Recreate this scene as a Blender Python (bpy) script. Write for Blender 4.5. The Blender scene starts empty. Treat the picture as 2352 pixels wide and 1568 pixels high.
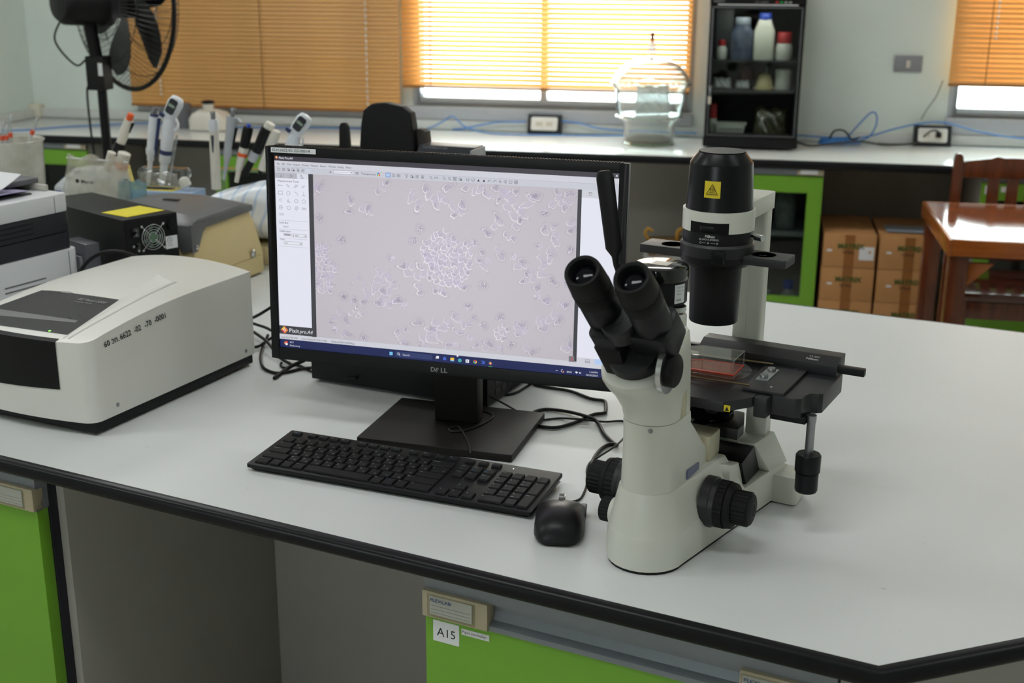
import bpy, bmesh, math, random
import numpy as np
from mathutils import Vector, Matrix, Euler
random.seed(7)
PI = math.pi
SC = bpy.context.scene
COL = SC.collection
BZ = 0.80                       # worktop height of both benches

# ------------------------------------------------------------------ camera
CAM_LOC = Vector((0.0, 0.0, 1.5034))
PITCH, YAW, ROLL = 0.29425, 0.18820, -0.00656
cam_data = bpy.data.cameras.new('camera')
cam_data.sensor_width = 36.0
cam_data.lens = 43.488
cam_data.clip_start = 0.05
cam = bpy.data.objects.new('camera', cam_data)
COL.objects.link(cam)
cam.matrix_world = (Matrix.Translation(CAM_LOC) @ Matrix.Rotation(YAW, 4, 'Z')
                    @ Matrix.Rotation(PI / 2 - PITCH, 4, 'X') @ Matrix.Rotation(-ROLL, 4, 'Z'))
cam_data.dof.use_dof = True
cam_data.dof.focus_distance = 1.66
cam_data.dof.aperture_fstop = 7.0
SC.camera = cam

# ------------------------------------------------------------------ view and light
SC.view_settings.view_transform = 'Standard'
SC.view_settings.look = 'None'
SC.view_settings.exposure = 0.0
SC.view_settings.gamma = 1.0
SC.view_settings.use_curve_mapping = False
SC.cycles.use_denoising = True
SC.cycles.max_bounces = 8
SC.cycles.transparent_max_bounces = 24
SC.cycles.caustics_reflective = False
SC.cycles.caustics_refractive = False
SC.cycles.sample_clamp_indirect = 4.0

world = bpy.data.worlds.new('sky')
SC.world = world
world.use_nodes = True
_bg = world.node_tree.nodes['Background']
_bg.inputs[0].default_value = (0.93, 0.97, 1.0, 1)
_bg.inputs[1].default_value = 13.0

ADDED_LAMPS = [(-2.55, 3.55), (-2.55, 0.9), (-0.55, 3.75), (-0.55, 0.75), (1.45, 3.55), (1.45, 0.9)]  # unseen ceiling lamps, added to bring the room up to brightness
CEIL = 2.95
def added_ceiling_light(i, x, y, watts):
    ld = bpy.data.lights.new('added_tube_light', 'AREA')
    ld.shape = 'RECTANGLE'; ld.size = 1.15; ld.size_y = 0.26
    ld.energy = watts; ld.color = (0.97, 0.985, 1.0)
    lo = bpy.data.objects.new('added_tube_light', ld)
    lo.location = (x, y, CEIL - 0.085)
    COL.objects.link(lo)
for i, (x, y) in enumerate(ADDED_LAMPS):
    added_ceiling_light(i, x, y, (13.0 if y > 2 else 10.5) * (1.2 if x < -1 else 1.05 if x < 1 else 0.45))

# daylight: the sky seen through the window openings (portals only guide the sampling of the sky)
ADDED_WINDOWS = [(-1.9, -0.9, 1.42, 1.98)]  # window added behind the camera to light the foreground
def portal(a, y, toward_room):
    ld = bpy.data.lights.new('sky_portal', 'AREA'); ld.shape = 'RECTANGLE'
    ld.size = a[1] - a[0]; ld.size_y = a[3] - a[2]; ld.cycles.is_portal = True
    lo = bpy.data.objects.new('sky_portal', ld); lo.location = ((a[0] + a[1]) / 2, y, (a[2] + a[3]) / 2)
    lo.rotation_euler = (PI / 2, 0, PI if toward_room > 0 else 0); COL.objects.link(lo)
W1 = (-1.50, -0.255, 0.905, 2.25); W2 = (0.80, 2.30, 0.915, 2.25)
portal(W1, 5.59, -1); portal(W2, 5.59, -1)
for q in ADDED_WINDOWS: portal(q, -2.02, 1)

# ------------------------------------------------------------------ materials
def lin(c):
    return tuple(((v / 255) / 12.92 if v / 255 <= 0.04045 else ((v / 255 + 0.055) / 1.055) ** 2.4) for v in c)
MATS = {}
def mat(name, rgb, rough=0.5, metal=0.0, var=0.04, scale=30.0, bump=0.0, bscale=200.0, spec=0.5, coat=0.0, emit=0.0, alpha=1.0):
    """Principled material, colour varied by a noise texture, optional fine relief."""
    if name in MATS: return MATS[name]
    m = bpy.data.materials.new(name); m.use_nodes = True
    nt = m.node_tree; p = nt.nodes['Principled BSDF']
    c = lin(rgb)
    if max(rgb) < 70 and metal == 0 and coat == 0: spec = min(spec, .22)     # matt black plastics and paint
    p.inputs['Roughness'].default_value = rough
    p.inputs['Metallic'].default_value = metal
    p.inputs['Specular IOR Level'].default_value = spec
    p.inputs['Coat Weight'].default_value = coat
    p.inputs['Alpha'].default_value = alpha
    tc = nt.nodes.new('ShaderNodeTexCoord')
    if var > 0:
        n = nt.nodes.new('ShaderNodeTexNoise'); n.inputs['Scale'].default_value = scale; n.inputs['Detail'].default_value = 3
        r = nt.nodes.new('ShaderNodeValToRGB')
        a = tuple(max(0, v * (1 - var)) for v in c); b = tuple(min(1, v * (1 + var)) for v in c)
        r.color_ramp.elements[0].position = 0.3; r.color_ramp.elements[0].color = (*a, 1)
        r.color_ramp.elements[1].position = 0.7; r.color_ramp.elements[1].color = (*b, 1)
        nt.links.new(tc.outputs['Object'], n.inputs['Vector']); nt.links.new(n.outputs['Fac'], r.inputs['Fac'])
        nt.links.new(r.outputs['Color'], p.inputs['Base Color'])
    else:
        p.inputs['Base Color'].default_value = (*c, 1)
    if bump > 0:
        n2 = nt.nodes.new('ShaderNodeTexNoise'); n2.inputs['Scale'].default_value = bscale; n2.inputs['Detail'].default_value = 4
        bp = nt.nodes.new('ShaderNodeBump'); bp.inputs['Strength'].default_value = bump; bp.inputs['Distance'].default_value = 0.002
        nt.links.new(tc.outputs['Object'], n2.inputs['Vector']); nt.links.new(n2.outputs['Fac'], bp.inputs['Height'])
        nt.links.new(bp.outputs['Normal'], p.inputs['Normal'])
    if emit > 0:
        p.inputs['Emission Color'].default_value = (*c, 1); p.inputs['Emission Strength'].default_value = emit
    MATS[name] = m
    return m

def glass_mat(name, tint=(255, 255, 255), gloss=1.0, rough=0.0, haze=0.0, hazecol=(235, 238, 238), ior=1.5, through=0.4):
    """Thin clear sheet: transparent with a Fresnel reflection, optionally a milky diffuse share."""
    if name in MATS: return MATS[name]
    m = bpy.data.materials.new(name); m.use_nodes = True
    nt = m.node_tree; nt.nodes.clear()
    out = nt.nodes.new('ShaderNodeOutputMaterial')
    tr = nt.nodes.new('ShaderNodeBsdfTransparent'); tr.inputs[0].default_value = (*lin(tint), 1)
    gl = nt.nodes.new('ShaderNodeBsdfGlossy'); gl.inputs['Roughness'].default_value = rough
    fr = nt.nodes.new('ShaderNodeFresnel'); fr.inputs[0].default_value = ior
    ml = nt.nodes.new('ShaderNodeMath'); ml.operation = 'MULTIPLY'; ml.inputs[1].default_value = gloss; ml.use_clamp = True
    mx = nt.nodes.new('ShaderNodeMixShader')
    ge = nt.nodes.new('ShaderNodeNewGeometry'); iv = nt.nodes.new('ShaderNodeMath'); iv.operation = 'SUBTRACT'; iv.inputs[0].default_value = 1.0
    m0 = nt.nodes.new('ShaderNodeMath'); m0.operation = 'MULTIPLY'          # no internal reflection at a sheet's inner face
    nt.links.new(ge.outputs['Backfacing'], iv.inputs[1]); nt.links.new(fr.outputs[0], m0.inputs[0]); nt.links.new(iv.outputs[0], m0.inputs[1])
    nt.links.new(m0.outputs[0], ml.inputs[0]); nt.links.new(ml.outputs[0], mx.inputs[0])
    base = tr.outputs[0]
    if haze > 0:
        df = nt.nodes.new('ShaderNodeBsdfDiffuse'); df.inputs[0].default_value = (*lin(hazecol), 1)
        tl = nt.nodes.new('ShaderNodeBsdfTranslucent'); tl.inputs[0].default_value = (*lin(hazecol), 1)
        ad = nt.nodes.new('ShaderNodeMixShader'); ad.inputs[0].default_value = through
        nt.links.new(df.outputs[0], ad.inputs[1]); nt.links.new(tl.outputs[0], ad.inputs[2])
        tc = nt.nodes.new('ShaderNodeTexCoord')
        n = nt.nodes.new('ShaderNodeTexNoise'); n.inputs['Scale'].default_value = 18; n.inputs['Detail'].default_value = 4
        mr = nt.nodes.new('ShaderNodeMapRange'); mr.inputs[1].default_value = 0.3; mr.inputs[2].default_value = 0.75
        mr.inputs[3].default_value = haze * 0.6; mr.inputs[4].default_value = min(1, haze * 1.4)
        nt.links.new(tc.outputs['Object'], n.inputs['Vector']); nt.links.new(n.outputs['Fac'], mr.inputs[0])
        m2 = nt.nodes.new('ShaderNodeMixShader')
        nt.links.new(mr.outputs[0], m2.inputs[0]); nt.links.new(tr.outputs[0], m2.inputs[1]); nt.links.new(ad.outputs[0], m2.inputs[2])
        base = m2.outputs[0]
    nt.links.new(base, mx.inputs[1]); nt.links.new(gl.outputs[0], mx.inputs[2])
    nt.links.new(mx.outputs[0], out.inputs[0])
    MATS[name] = m
    return m

def wood_mat(name, a, b, rough=0.3, coat=0.0, scale=(2, 18, 18), rings=4.0):
    if name in MATS: return MATS[name]
    m = bpy.data.materials.new(name); m.use_nodes = True
    nt = m.node_tree; p = nt.nodes['Principled BSDF']
    p.inputs['Roughness'].default_value = rough; p.inputs['Coat Weight'].default_value = coat; p.inputs['Coat Roughness'].default_value = 0.08
    tc = nt.nodes.new('ShaderNodeTexCoord'); mp = nt.nodes.new('ShaderNodeMapping'); mp.inputs['Scale'].default_value = scale
    n = nt.nodes.new('ShaderNodeTexNoise'); n.inputs['Scale'].default_value = rings; n.inputs['Detail'].default_value = 6; n.inputs['Distortion'].default_value = 0.6
    r = nt.nodes.new('ShaderNodeValToRGB')
    r.color_ramp.elements[0].position = 0.32; r.color_ramp.elements[0].color = (*lin(a), 1)
    r.color_ramp.elements[1].position = 0.68; r.color_ramp.elements[1].color = (*lin(b), 1)
    nt.links.new(tc.outputs['Object'], mp.inputs[0]); nt.links.new(mp.outputs[0], n.inputs['Vector'])
    nt.links.new(n.outputs['Fac'], r.inputs['Fac']); nt.links.new(r.outputs[0], p.inputs['Base Color'])
    MATS[name] = m
    return m

def glow(name, rgb, strength=1.0):
    """A lit display colour."""
    if name in MATS: return MATS[name]
    m = bpy.data.materials.new(name); m.use_nodes = True
    nt = m.node_tree; p = nt.nodes['Principled BSDF']
    p.inputs['Base Color'].default_value = (0.01, 0.01, 0.01, 1); p.inputs['Roughness'].default_value = 0.35
    p.inputs['Emission Color'].default_value = (*lin(rgb), 1); p.inputs['Emission Strength'].default_value = strength
    MATS[name] = m
    return m

# ------------------------------------------------------------------ mesh helpers
class MB:
    """Collects shapes for ONE mesh object."""
    def __init__(s): s.v = []; s.f = []; s.mi = []; s.cur = 0
    def add(s, vs, fs, T=None):
        o = len(s.v)
        for p in vs:
            p = Vector(p)
            s.v.append(tuple(T @ p) if T is not None else tuple(p))
        for f in fs: s.f.append([i + o for i in f]); s.mi.append(s.cur)
        return s
    def box(s, x0, x1, y0, y1, z0, z1, T=None):
        vs = [(x0, y0, z0), (x1, y0, z0), (x1, y1, z0), (x0, y1, z0), (x0, y0, z1), (x1, y0, z1), (x1, y1, z1), (x0, y1, z1)]
        return s.add(vs, [(0, 3, 2, 1), (4, 5, 6, 7), (0, 1, 5, 4), (1, 2, 6, 5), (2, 3, 7, 6), (3, 0, 4, 7)], T)
    def frustum(s, b, t, z0, z1, T=None):
        (x0, x1, y0, y1), (u0, u1, w0, w1) = b, t
        vs = [(x0, y0, z0), (x1, y0, z0), (x1, y1, z0), (x0, y1, z0), (u0, w0, z1), (u1, w0, z1), (u1, w1, z1), (u0, w1, z1)]
        return s.add(vs, [(0, 3, 2, 1), (4, 5, 6, 7), (0, 1, 5, 4), (1, 2, 6, 5), (2, 3, 7, 6), (3, 0, 4, 7)], T)
    def prism(s, poly, z0, z1, T=None):
        n = len(poly)
        a = sum(poly[i][0] * poly[(i + 1) % n][1] - poly[(i + 1) % n][0] * poly[i][1] for i in range(n))
        if a < 0: poly = poly[::-1]
        vs = [(x, y, z0) for x, y in poly] + [(x, y, z1) for x, y in poly]
        fs = [tuple(range(n - 1, -1, -1)), tuple(range(n, 2 * n))] + [(i, (i + 1) % n, n + (i + 1) % n, n + i) for i in range(n)]
        return s.add(vs, fs, T)
    def loft(s, secs, T=None, cap=True, closed=True):
        n = len(secs[0]); vs = [p for sec in secs for p in sec]; fs = []
        m = n if closed else n - 1
        for k in range(len(secs) - 1):
            for i in range(m):
                j = (i + 1) % n
                fs.append((k * n + i, k * n + j, (k + 1) * n + j, (k + 1) * n + i))
        if cap and closed:
            fs.append(tuple(range(n - 1, -1, -1))); fs.append(tuple(range((len(secs) - 1) * n, len(secs) * n)))
        return s.add(vs, fs, T)
    def lathe(s, prof, n=32, T=None, cap=True):
        secs = [[(r * math.cos(2 * PI * i / n), r * math.sin(2 * PI * i / n), z) for i in range(n)] for r, z in prof]
        return s.loft(secs, T, cap)
    def cyl(s, r, z0, z1, n=24, T=None, r2=None):
        return s.lathe([(r, z0), (r if r2 is None else r2, z1)], n, T)
    def rod(s, a, b, r, n=12, r2=None):
        return s.cyl(r, 0, (Vector(b) - Vector(a)).length, n, aim(a, b), r2)
    def tube(s, pts, r, n=8, T=None, cap=True):
        pts = [Vector(p) for p in pts]; secs = []
        t = (pts[1] - pts[0]).normalized()
        up = Vector((0, 0, 1)) if abs(t.z) < 0.9 else Vector((1, 0, 0))
        nx = t.cross(up).normalized()
        for i, p in enumerate(pts):
            if i == 0: t = pts[1] - pts[0]
            elif i == len(pts) - 1: t = pts[-1] - pts[-2]
            else: t = pts[i + 1] - pts[i - 1]
            t.normalize()
            nx = (nx - t * nx.dot(t)); nx = nx.normalized() if nx.length > 1e-6 else t.orthogonal().normalized()
            ny = t.cross(nx)
            rr = r[i] if isinstance(r, (list, tuple)) else r
            secs.append([tuple(p + nx * (rr * math.cos(2 * PI * k / n)) + ny * (rr * math.sin(2 * PI * k / n))) for k in range(n)])
        return s.loft(secs, T, cap)
    def sphere(s, c, r, n=16, m=10, T=None, sq=(1, 1, 1)):
        prof = [(max(1e-5, math.sin(PI * k / m)) * r, -math.cos(PI * k / m) * r) for k in range(m + 1)]
        secs = [[(c[0] + sq[0] * rr * math.cos(2 * PI * i / n), c[1] + sq[1] * rr * math.sin(2 * PI * i / n), c[2] + sq[2] * z) for i in range(n)] for rr, z in prof]
        return s.loft(secs, T, True)
    def ring(s, ro, ri, z0, z1, n=40, T=None):
        secs = [[(r * math.cos(2 * PI * i / n), r * math.sin(2 * PI * i / n), z) for i in range(n)] for r, z in ((ri, z0), (ro, z0), (ro, z1), (ri, z1), (ri, z0))]
        return s.loft(secs, T, False)
    def torus(s, R, r, n=48, m=8, T=None):
        secs = []
        for i in range(n + 1):
            a = 2 * PI * i / n
            secs.append([((R + r * math.cos(2 * PI * k / m)) * math.cos(a), (R + r * math.cos(2 * PI * k / m)) * math.sin(a), r * math.sin(2 * PI * k / m)) for k in range(m)])
        return s.loft(secs, T, False)
    def mesh(s, name, mats, bevel=0.0, seg=2, smooth=True, ang=40):
        bm = bmesh.new()
        vs = [bm.verts.new(p) for p in s.v]
        for f, m in zip(s.f, s.mi):
            try:
                fc = bm.faces.new([vs[i] for i in f]); fc.material_index = m
            except ValueError: pass
        bmesh.ops.remove_doubles(bm, verts=bm.verts, dist=1e-6)
        bmesh.ops.recalc_face_normals(bm, faces=bm.faces)
        if bevel > 0:
            es = [e for e in bm.edges if len(e.link_faces) == 2 and e.calc_face_angle(0) > math.radians(30)]
            bmesh.ops.bevel(bm, geom=es, offset=bevel, segments=seg, profile=0.6, affect='EDGES', clamp_overlap=True)
        if smooth:
            if bevel > 0: ang = min(ang, 20)
            for fc in bm.faces: fc.smooth = True
            for e in bm.edges:
                if len(e.link_faces) == 2 and e.calc_face_angle(0) > math.radians(ang): e.smooth = False
        me = bpy.data.meshes.new(name); bm.to_mesh(me); bm.free()
        for m in (mats if isinstance(mats, (list, tuple)) else [mats]): me.materials.append(m)
        return me
    def build(s, name, mats, parent=None, bevel=0.0, seg=2, smooth=True, ang=40, loc=None, rot=None):
        return link(name, s.mesh(name, mats, bevel, seg, smooth, ang), parent, loc, rot)

def link(name, me, parent=None, loc=None, rot=None):
    o = bpy.data.objects.new(name, me); COL.objects.link(o)
    if parent is not None: o.parent = parent
    if loc is not None: o.location = loc
    if rot is not None: o.rotation_euler = rot
    return o
def aim(a, b):
    a, b = Vector(a), Vector(b)
    return Matrix.Translation(a) @ (b - a).to_track_quat('Z', 'Y').to_matrix().to_4x4()
def axes(o, x, y):
    """Matrix from an origin and two in-plane axes."""
    x = Vector(x).normalized(); y = Vector(y); z = x.cross(y).normalized(); y = z.cross(x)
    return Matrix(((x.x, y.x, z.x, o[0]), (x.y, y.y, z.y, o[1]), (x.z, y.z, z.z, o[2]), (0, 0, 0, 1)))
def RX(a): return Matrix.Rotation(a, 4, 'X')
def RY(a): return Matrix.Rotation(a, 4, 'Y')
def RZ(a): return Matrix.Rotation(a, 4, 'Z')
def TR(x, y, z): return Matrix.Translation((x, y, z))
TOX = RY(PI / 2)                 # local z -> x
TOY = RX(-PI / 2)                # local z -> y
def tag(o, label, cat, group=None, kind=None):
    o['label'] = label; o['category'] = cat
    if group: o['group'] = group
    if kind: o['kind'] = kind
    return o
def thing(name, label, cat, loc=(0, 0, 0), rz=0.0, group=None):
    o = bpy.data.objects.new(name, None); COL.objects.link(o)
    o.location = loc; o.rotation_euler = (0, 0, rz); o.empty_display_size = 0.05
    return tag(o, label, cat, group)
def struct(o, label=None):
    o['kind'] = 'structure'
    if label: o['label'] = label
    return o
def rrect(x0, x1, y0, y1, r, n=5):
    p = []
    for cx, cy, a0 in ((x1 - r, y1 - r, 0), (x0 + r, y1 - r, PI / 2), (x0 + r, y0 + r, PI), (x1 - r, y0 + r, 1.5 * PI)):
        for k in range(n + 1):
            a = a0 + PI / 2 * k / n
            p.append((cx + r * math.cos(a), cy + r * math.sin(a)))
    return p
def spline(pts, n=8):
    """Catmull-Rom through the points."""
    P = [Vector(p) for p in pts]; P = [P[0] * 2 - P[1]] + P + [P[-1] * 2 - P[-2]]; out = []
    for i in range(1, len(P) - 2):
        for k in range(n):
            t = k / n; a, b, c, d = P[i - 1], P[i], P[i + 1], P[i + 2]
            out.append(0.5 * ((2 * b) + (c - a) * t + (2 * a - 5 * b + 4 * c - d) * t * t + (3 * b - a - 3 * c + d) * t ** 3))
    out.append(P[-2]); return out

# lettering: collected here, turned into meshes once at the end
TEXT = []
def text(s, size, T, group, align='L', shear=0.0, wide=1.0, bold=0.0):
    TEXT.append((s, size, T, group, align, shear, wide, bold))
TGROUP = {}
def tgroup(key, name, material, parent, label=None, depth=0.0):
    TGROUP[key] = (name, material, parent, label, depth)
    return key

# camera geometry, used to turn measured photograph positions into points on known planes
_R = cam.matrix_world.to_3x3()
_F = 2841.225
def ray(x, y): return _R @ Vector(((x - 1176) / _F, -(y - 784) / _F, -1.0))
def onY(x, y, Y): d = ray(x, y); return CAM_LOC + d * ((Y - CAM_LOC.y) / d.y)
def onZ(x, y, Z=BZ): d = ray(x, y); return CAM_LOC + d * ((Z - CAM_LOC.z) / d.z)
# ================================================================== the room
WHITE_WALL = mat('wall_paint', (216, 226, 219), 0.7, var=0.03, scale=3, bump=0.05, bscale=120)
TRIMW = mat('trunking_plastic', (205, 208, 203), 0.45, var=0.03)
ALU = mat('window_aluminium', (176, 180, 184), 0.4, 0.15, var=0.03)
XL, XR, YF, YW = -3.375, 2.75, -1.9, 5.457
struct(MB().box(XL - .1, XR + .1, YF - .1, YW + .1, -0.06, 0.0).build('floor', mat('floor_vinyl', (206, 200, 188), 0.35, var=0.12, scale=6)))
struct(MB().box(XL - .1, XR + .1, YF - .1, YW + .1, CEIL, CEIL + 0.06).build('ceiling', mat('ceiling_paint', (222, 224, 221), 0.8, var=0.02)))
struct(MB().box(XL - .1, XL, YF, YW, 0, CEIL).build('wall_left', WHITE_WALL))
struct(MB().box(XR, XR + .1, YF, YW, 0, CEIL).build('wall_right', WHITE_WALL))
wf = MB(); xs_ = [XL - .1] + [v for q in ADDED_WINDOWS for v in q[:2]] + [XR + .1]
for k in range(0, len(xs_), 2): wf.box(xs_[k], xs_[k + 1], YF - .1, YF, 0, CEIL)
for q in ADDED_WINDOWS: wf.box(q[0], q[1], YF - .1, YF, 0, q[2]); wf.box(q[0], q[1], YF - .1, YF, q[3], CEIL)
struct(wf.build('wall_front', WHITE_WALL, smooth=False))
# back wall with its two window openings
w = MB()
w.box(XL - .1, W1[0], YW, YW + .12, 0, CEIL); w.box(W1[1], W2[0], YW, YW + .12, 0, CEIL); w.box(W2[1], XR + .1, YW, YW + .12, 0, CEIL)
for a in (W1, W2):
    w.box(a[0], a[1], YW, YW + .12, 0, a[2]); w.box(a[0], a[1], YW, YW + .12, a[3], CEIL)
struct(w.build('wall_back', WHITE_WALL, smooth=False))
PANE = glass_mat('window_glass', (235, 242, 240), 0.6)
def window(n, a, mulls):
    x0, x1, z0, z1 = a
    f = MB()
    f.box(x0, x0 + .035, YW - .004, YW + .07, z0, z1); f.box(x1 - .035, x1, YW - .004, YW + .07, z0, z1)
    f.box(x0 + .035, x1 - .035, YW - .004, YW + .07, z0, z0 + .036); f.box(x0 + .035, x1 - .035, YW - .004, YW + .07, z1 - .036, z1)
    o = struct(f.build('window_%d' % n, ALU, bevel=.002))
    xs = [x0 + .035] + mulls + [x1 - .035]
    for k, m in enumerate(mulls): MB().box(m - .015, m + .015, YW - .002, YW + .06, z0 + .036, z1 - .036).build('mullion', ALU, o, bevel=.002)
    for k in range(len(xs) - 1):
        MB().box(xs[k] + .002, xs[k + 1] - .002, YW + .035, YW + .04, z0 + .03, z1 - .03).build('pane', PANE, o)
window(1, W1, [-0.905])
window(2, W2, [1.55])
for k, q in enumerate(ADDED_WINDOWS):
    f = MB(); f.box(q[0], q[0] + .04, YF - .08, YF - .02, q[2], q[3]); f.box(q[1] - .04, q[1], YF - .08, YF - .02, q[2], q[3]); f.box(q[0] + .04, q[1] - .04, YF - .08, YF - .02, q[2], q[2] + .04); f.box(q[0] + .04, q[1] - .04, YF - .08, YF - .02, q[3] - .04, q[3])
    f.box((q[0] + q[1]) / 2 - .02, (q[0] + q[1]) / 2 + .02, YF - .08, YF - .02, q[2] + .04, q[3] - .04)
    struct(f.build('window_%d' % (k + 3), ALU, bevel=.002))  # frame of the added window, behind the camera
# sill board under each window
struct(MB().box(W1[0] - 1.33, W1[1] + .005, YW - .022, YW + .0, .845, .900).build('trim_1', ALU, bevel=.003))
struct(MB().box(W2[0] - .005, W2[1], YW - .022, YW + .0, .845, .912).build('trim_2', ALU, bevel=.003))
# trunking along the back and the left wall
struct(MB().box(XL, XR, YW - .03, YW, .802, .843).build('baseboard_back', TRIMW, bevel=.003))
struct(MB().box(XL, XL + .03, 2.6, YW - .03, .802, .843).build('baseboard_left', TRIMW, bevel=.003))
struct(MB().box(XL, XL + .055, YW - .055, YW, .802, .862).build('trim_3', mat('trunking_corner', (212, 208, 188), .5), bevel=.004))

# ------------------------------------------------------------------ added ceiling lamps, out of view (the housings of the tube lights)
for i, (x, y) in enumerate(ADDED_LAMPS):
    t = thing('added_ceiling_light', 'added twin tube ceiling lamp overhead, out of view, ' + ['above the pedestal fan', 'above the left cabinet of the island', 'above the pipettes and heater', 'above the keyboard', 'above the wooden chair', 'right of the microscope'][i], 'ceiling lamp', (x, y, CEIL), 0, 'added ceiling lamps')
    MB().box(-.62, .62, -.16, .16, -.045, 0).build('housing', mat('added_lamp_housing', (230, 230, 228), .4), t, bevel=.004)
    for s in (-1, 1):
        MB().cyl(.013, -.57, .57, 12, TR(0, s * .08, -.066) @ TOX).build('tube', mat('added_lamp_tube', (250, 252, 255), .3, emit=3.0), t)

# ------------------------------------------------------------------ blinds
def blind_mat(name, rgb, transl, through=None):
    m = bpy.data.materials.new(name); m.use_nodes = True
    nt = m.node_tree; nt.nodes.clear(); out = nt.nodes.new('ShaderNodeOutputMaterial')
    tc = nt.nodes.new('ShaderNodeTexCoord'); mp = nt.nodes.new('ShaderNodeMapping'); mp.inputs['Scale'].default_value = (1.5, 40, 40)
    n = nt.nodes.new('ShaderNodeTexNoise'); n.inputs['Scale'].default_value = 3; n.inputs['Detail'].default_value = 4
    r = nt.nodes.new('ShaderNodeValToRGB'); c = lin(rgb)
    r.color_ramp.elements[0].position = .3; r.color_ramp.elements[0].color = (*[v * .85 for v in c], 1)
    r.color_ramp.elements[1].position = .7; r.color_ramp.elements[1].color = (*[min(1, v * 1.12) for v in c], 1)
    nt.links.new(tc.outputs['Object'], mp.inputs[0]); nt.links.new(mp.outputs[0], n.inputs['Vector']); nt.links.new(n.outputs['Fac'], r.inputs['Fac'])
    p = nt.nodes.new('ShaderNodeBsdfPrincipled'); p.inputs['Roughness'].default_value = .38
    t = nt.nodes.new('ShaderNodeBsdfTranslucent'); t.inputs[0].default_value = (*lin(through or rgb), 1)
    mx = nt.nodes.new('ShaderNodeMixShader'); mx.inputs[0].default_value = transl
    nt.links.new(r.outputs[0], p.inputs['Base Color'])
    nt.links.new(p.outputs[0], mx.inputs[1]); nt.links.new(t.outputs[0], mx.inputs[2]); nt.links.new(mx.outputs[0], out.inputs[0])
    return m
BLIND_A = blind_mat('blind_slat_brown', (214, 158, 88), 0.0)
BLIND_B = blind_mat('blind_slat_amber', (214, 150, 76), 0.24, (255, 190, 112))
BEADM = mat('chain_bead', (226, 224, 216), .3)
CORD = mat('blind_cord', (120, 84, 44), .7)
def blind(label, x0, x1, zb, zt, m, tilt, pitch, chains, cords):
    t = thing('venetian_blind', label, 'blind', ((x0 + x1) / 2, YW - .05, zb))
    hw = (x1 - x0) / 2
    sl = MB(); W = .0125
    for k in range(4):   # gently crowned slat
        a0, a1 = -W + 2 * W * k / 4, -W + 2 * W * (k + 1) / 4
        c0, c1 = .0016 * (1 - (a0 / W) ** 2), .0016 * (1 - (a1 / W) ** 2)
        sl.add([(-hw, a0, c0), (hw, a0, c0), (hw, a1, c1), (-hw, a1, c1)], [(0, 1, 2, 3)])
    me = sl.mesh('slat', m)
    k = 0
    z = .022
    while zb + z < zt:
        o = link('slat', me, t, (0, 0, z), (tilt + random.uniform(-.035, .035), 0, random.uniform(-.0006, .0006))); z += pitch
    MB().box(-hw, hw, -.012, .012, 0, .012).build('bottom_rail', mat('blind_rail', (150, 100, 45), .4), t, bevel=.002)
    MB().box(-hw, hw, -.02, .025, zt - zb, zt - zb + .035).build('head_rail', mat('blind_rail', (150, 100, 45), .4), t, bevel=.002)
    for x in cords:
        c = MB(); c.box(x - x0 - hw - .0016, x - x0 - hw + .0016, -.0165, -.0155, 0, zt - zb); c.build('ladder_cord', CORD, t)
    for x, zlow, step in chains:
        c = MB(); z = zlow - zb
        while z + zb < zt:
            c.sphere((x - x0 - hw, -.022, z), .0052, 8, 6); z += step
        c.box(x - x0 - hw - .0007, x - x0 - hw + .0007, -.0227, -.0213, zlow - zb, zt - zb)
        c.build('ball_chain', BEADM, t)
    return t
blind('closed brown slatted blind beside the fan, over the left window', -2.84, -1.545, .872, 2.32, BLIND_A, 1.22, .0185,
      [(-2.68, .93, .02), (-1.69, .885, .027)], [-2.185])
blind('half open amber slatted blind glowing with daylight behind the glass desiccator', -1.532, -.268, .985, 2.32, BLIND_B, .74, .0203,
      [], [-1.40])
blind('brown slatted blind at the right edge above the wooden chair', .785, 2.32, 1.045, 2.32, BLIND_A, 1.0, .0195,
      [(.945, 1.24, .02)], [.925])

# ------------------------------------------------------------------ back bench
LAM = mat('worktop_laminate', (226, 229, 226), 0.2, var=0.02, scale=5, spec=.5)
EDGE = mat('worktop_edge_black', (24, 24, 27), 0.32, var=.05)
PANEL = mat('bench_panel_grey', (162, 160, 153), 0.5, var=.03, scale=8)
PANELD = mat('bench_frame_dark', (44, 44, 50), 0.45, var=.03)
GREEN = mat('door_green', (114, 168, 48), 0.38, var=.03, scale=10)
STRIP = mat('handle_channel_grey', (128, 134, 140), 0.35, 0.25, var=.03)
BEIGEP = mat('label_holder_beige', (176, 166, 140), 0.4)
PAPER = mat('paper_white', (232, 234, 236), 0.7, var=.02)
CGLASS = glass_mat('cabinet_glass', (226, 232, 230), 1.0)
YB = 4.843
t = thing('worktop', 'long white worktop with black front edge under the windows', 'worktop')
MB().box(XL + .002, XR - .002, YB + .012, YW - .032, BZ - .028, BZ).build('board', LAM, t, bevel=.001)
e = MB(); e.prism([(YB, BZ - .026), (YB, BZ - .006), (YB + .004, BZ), (YB + .0118, BZ), (YB + .0118, BZ - .030), (YB + .003, BZ - .030)], XL + .002, XR - .002, Matrix(((0, 0, 1, 0), (1, 0, 0, 0), (0, 1, 0, 0), (0, 0, 0, 1))))
e.build('edge_strip', EDGE, t)
UP = BZ - .031
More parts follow.
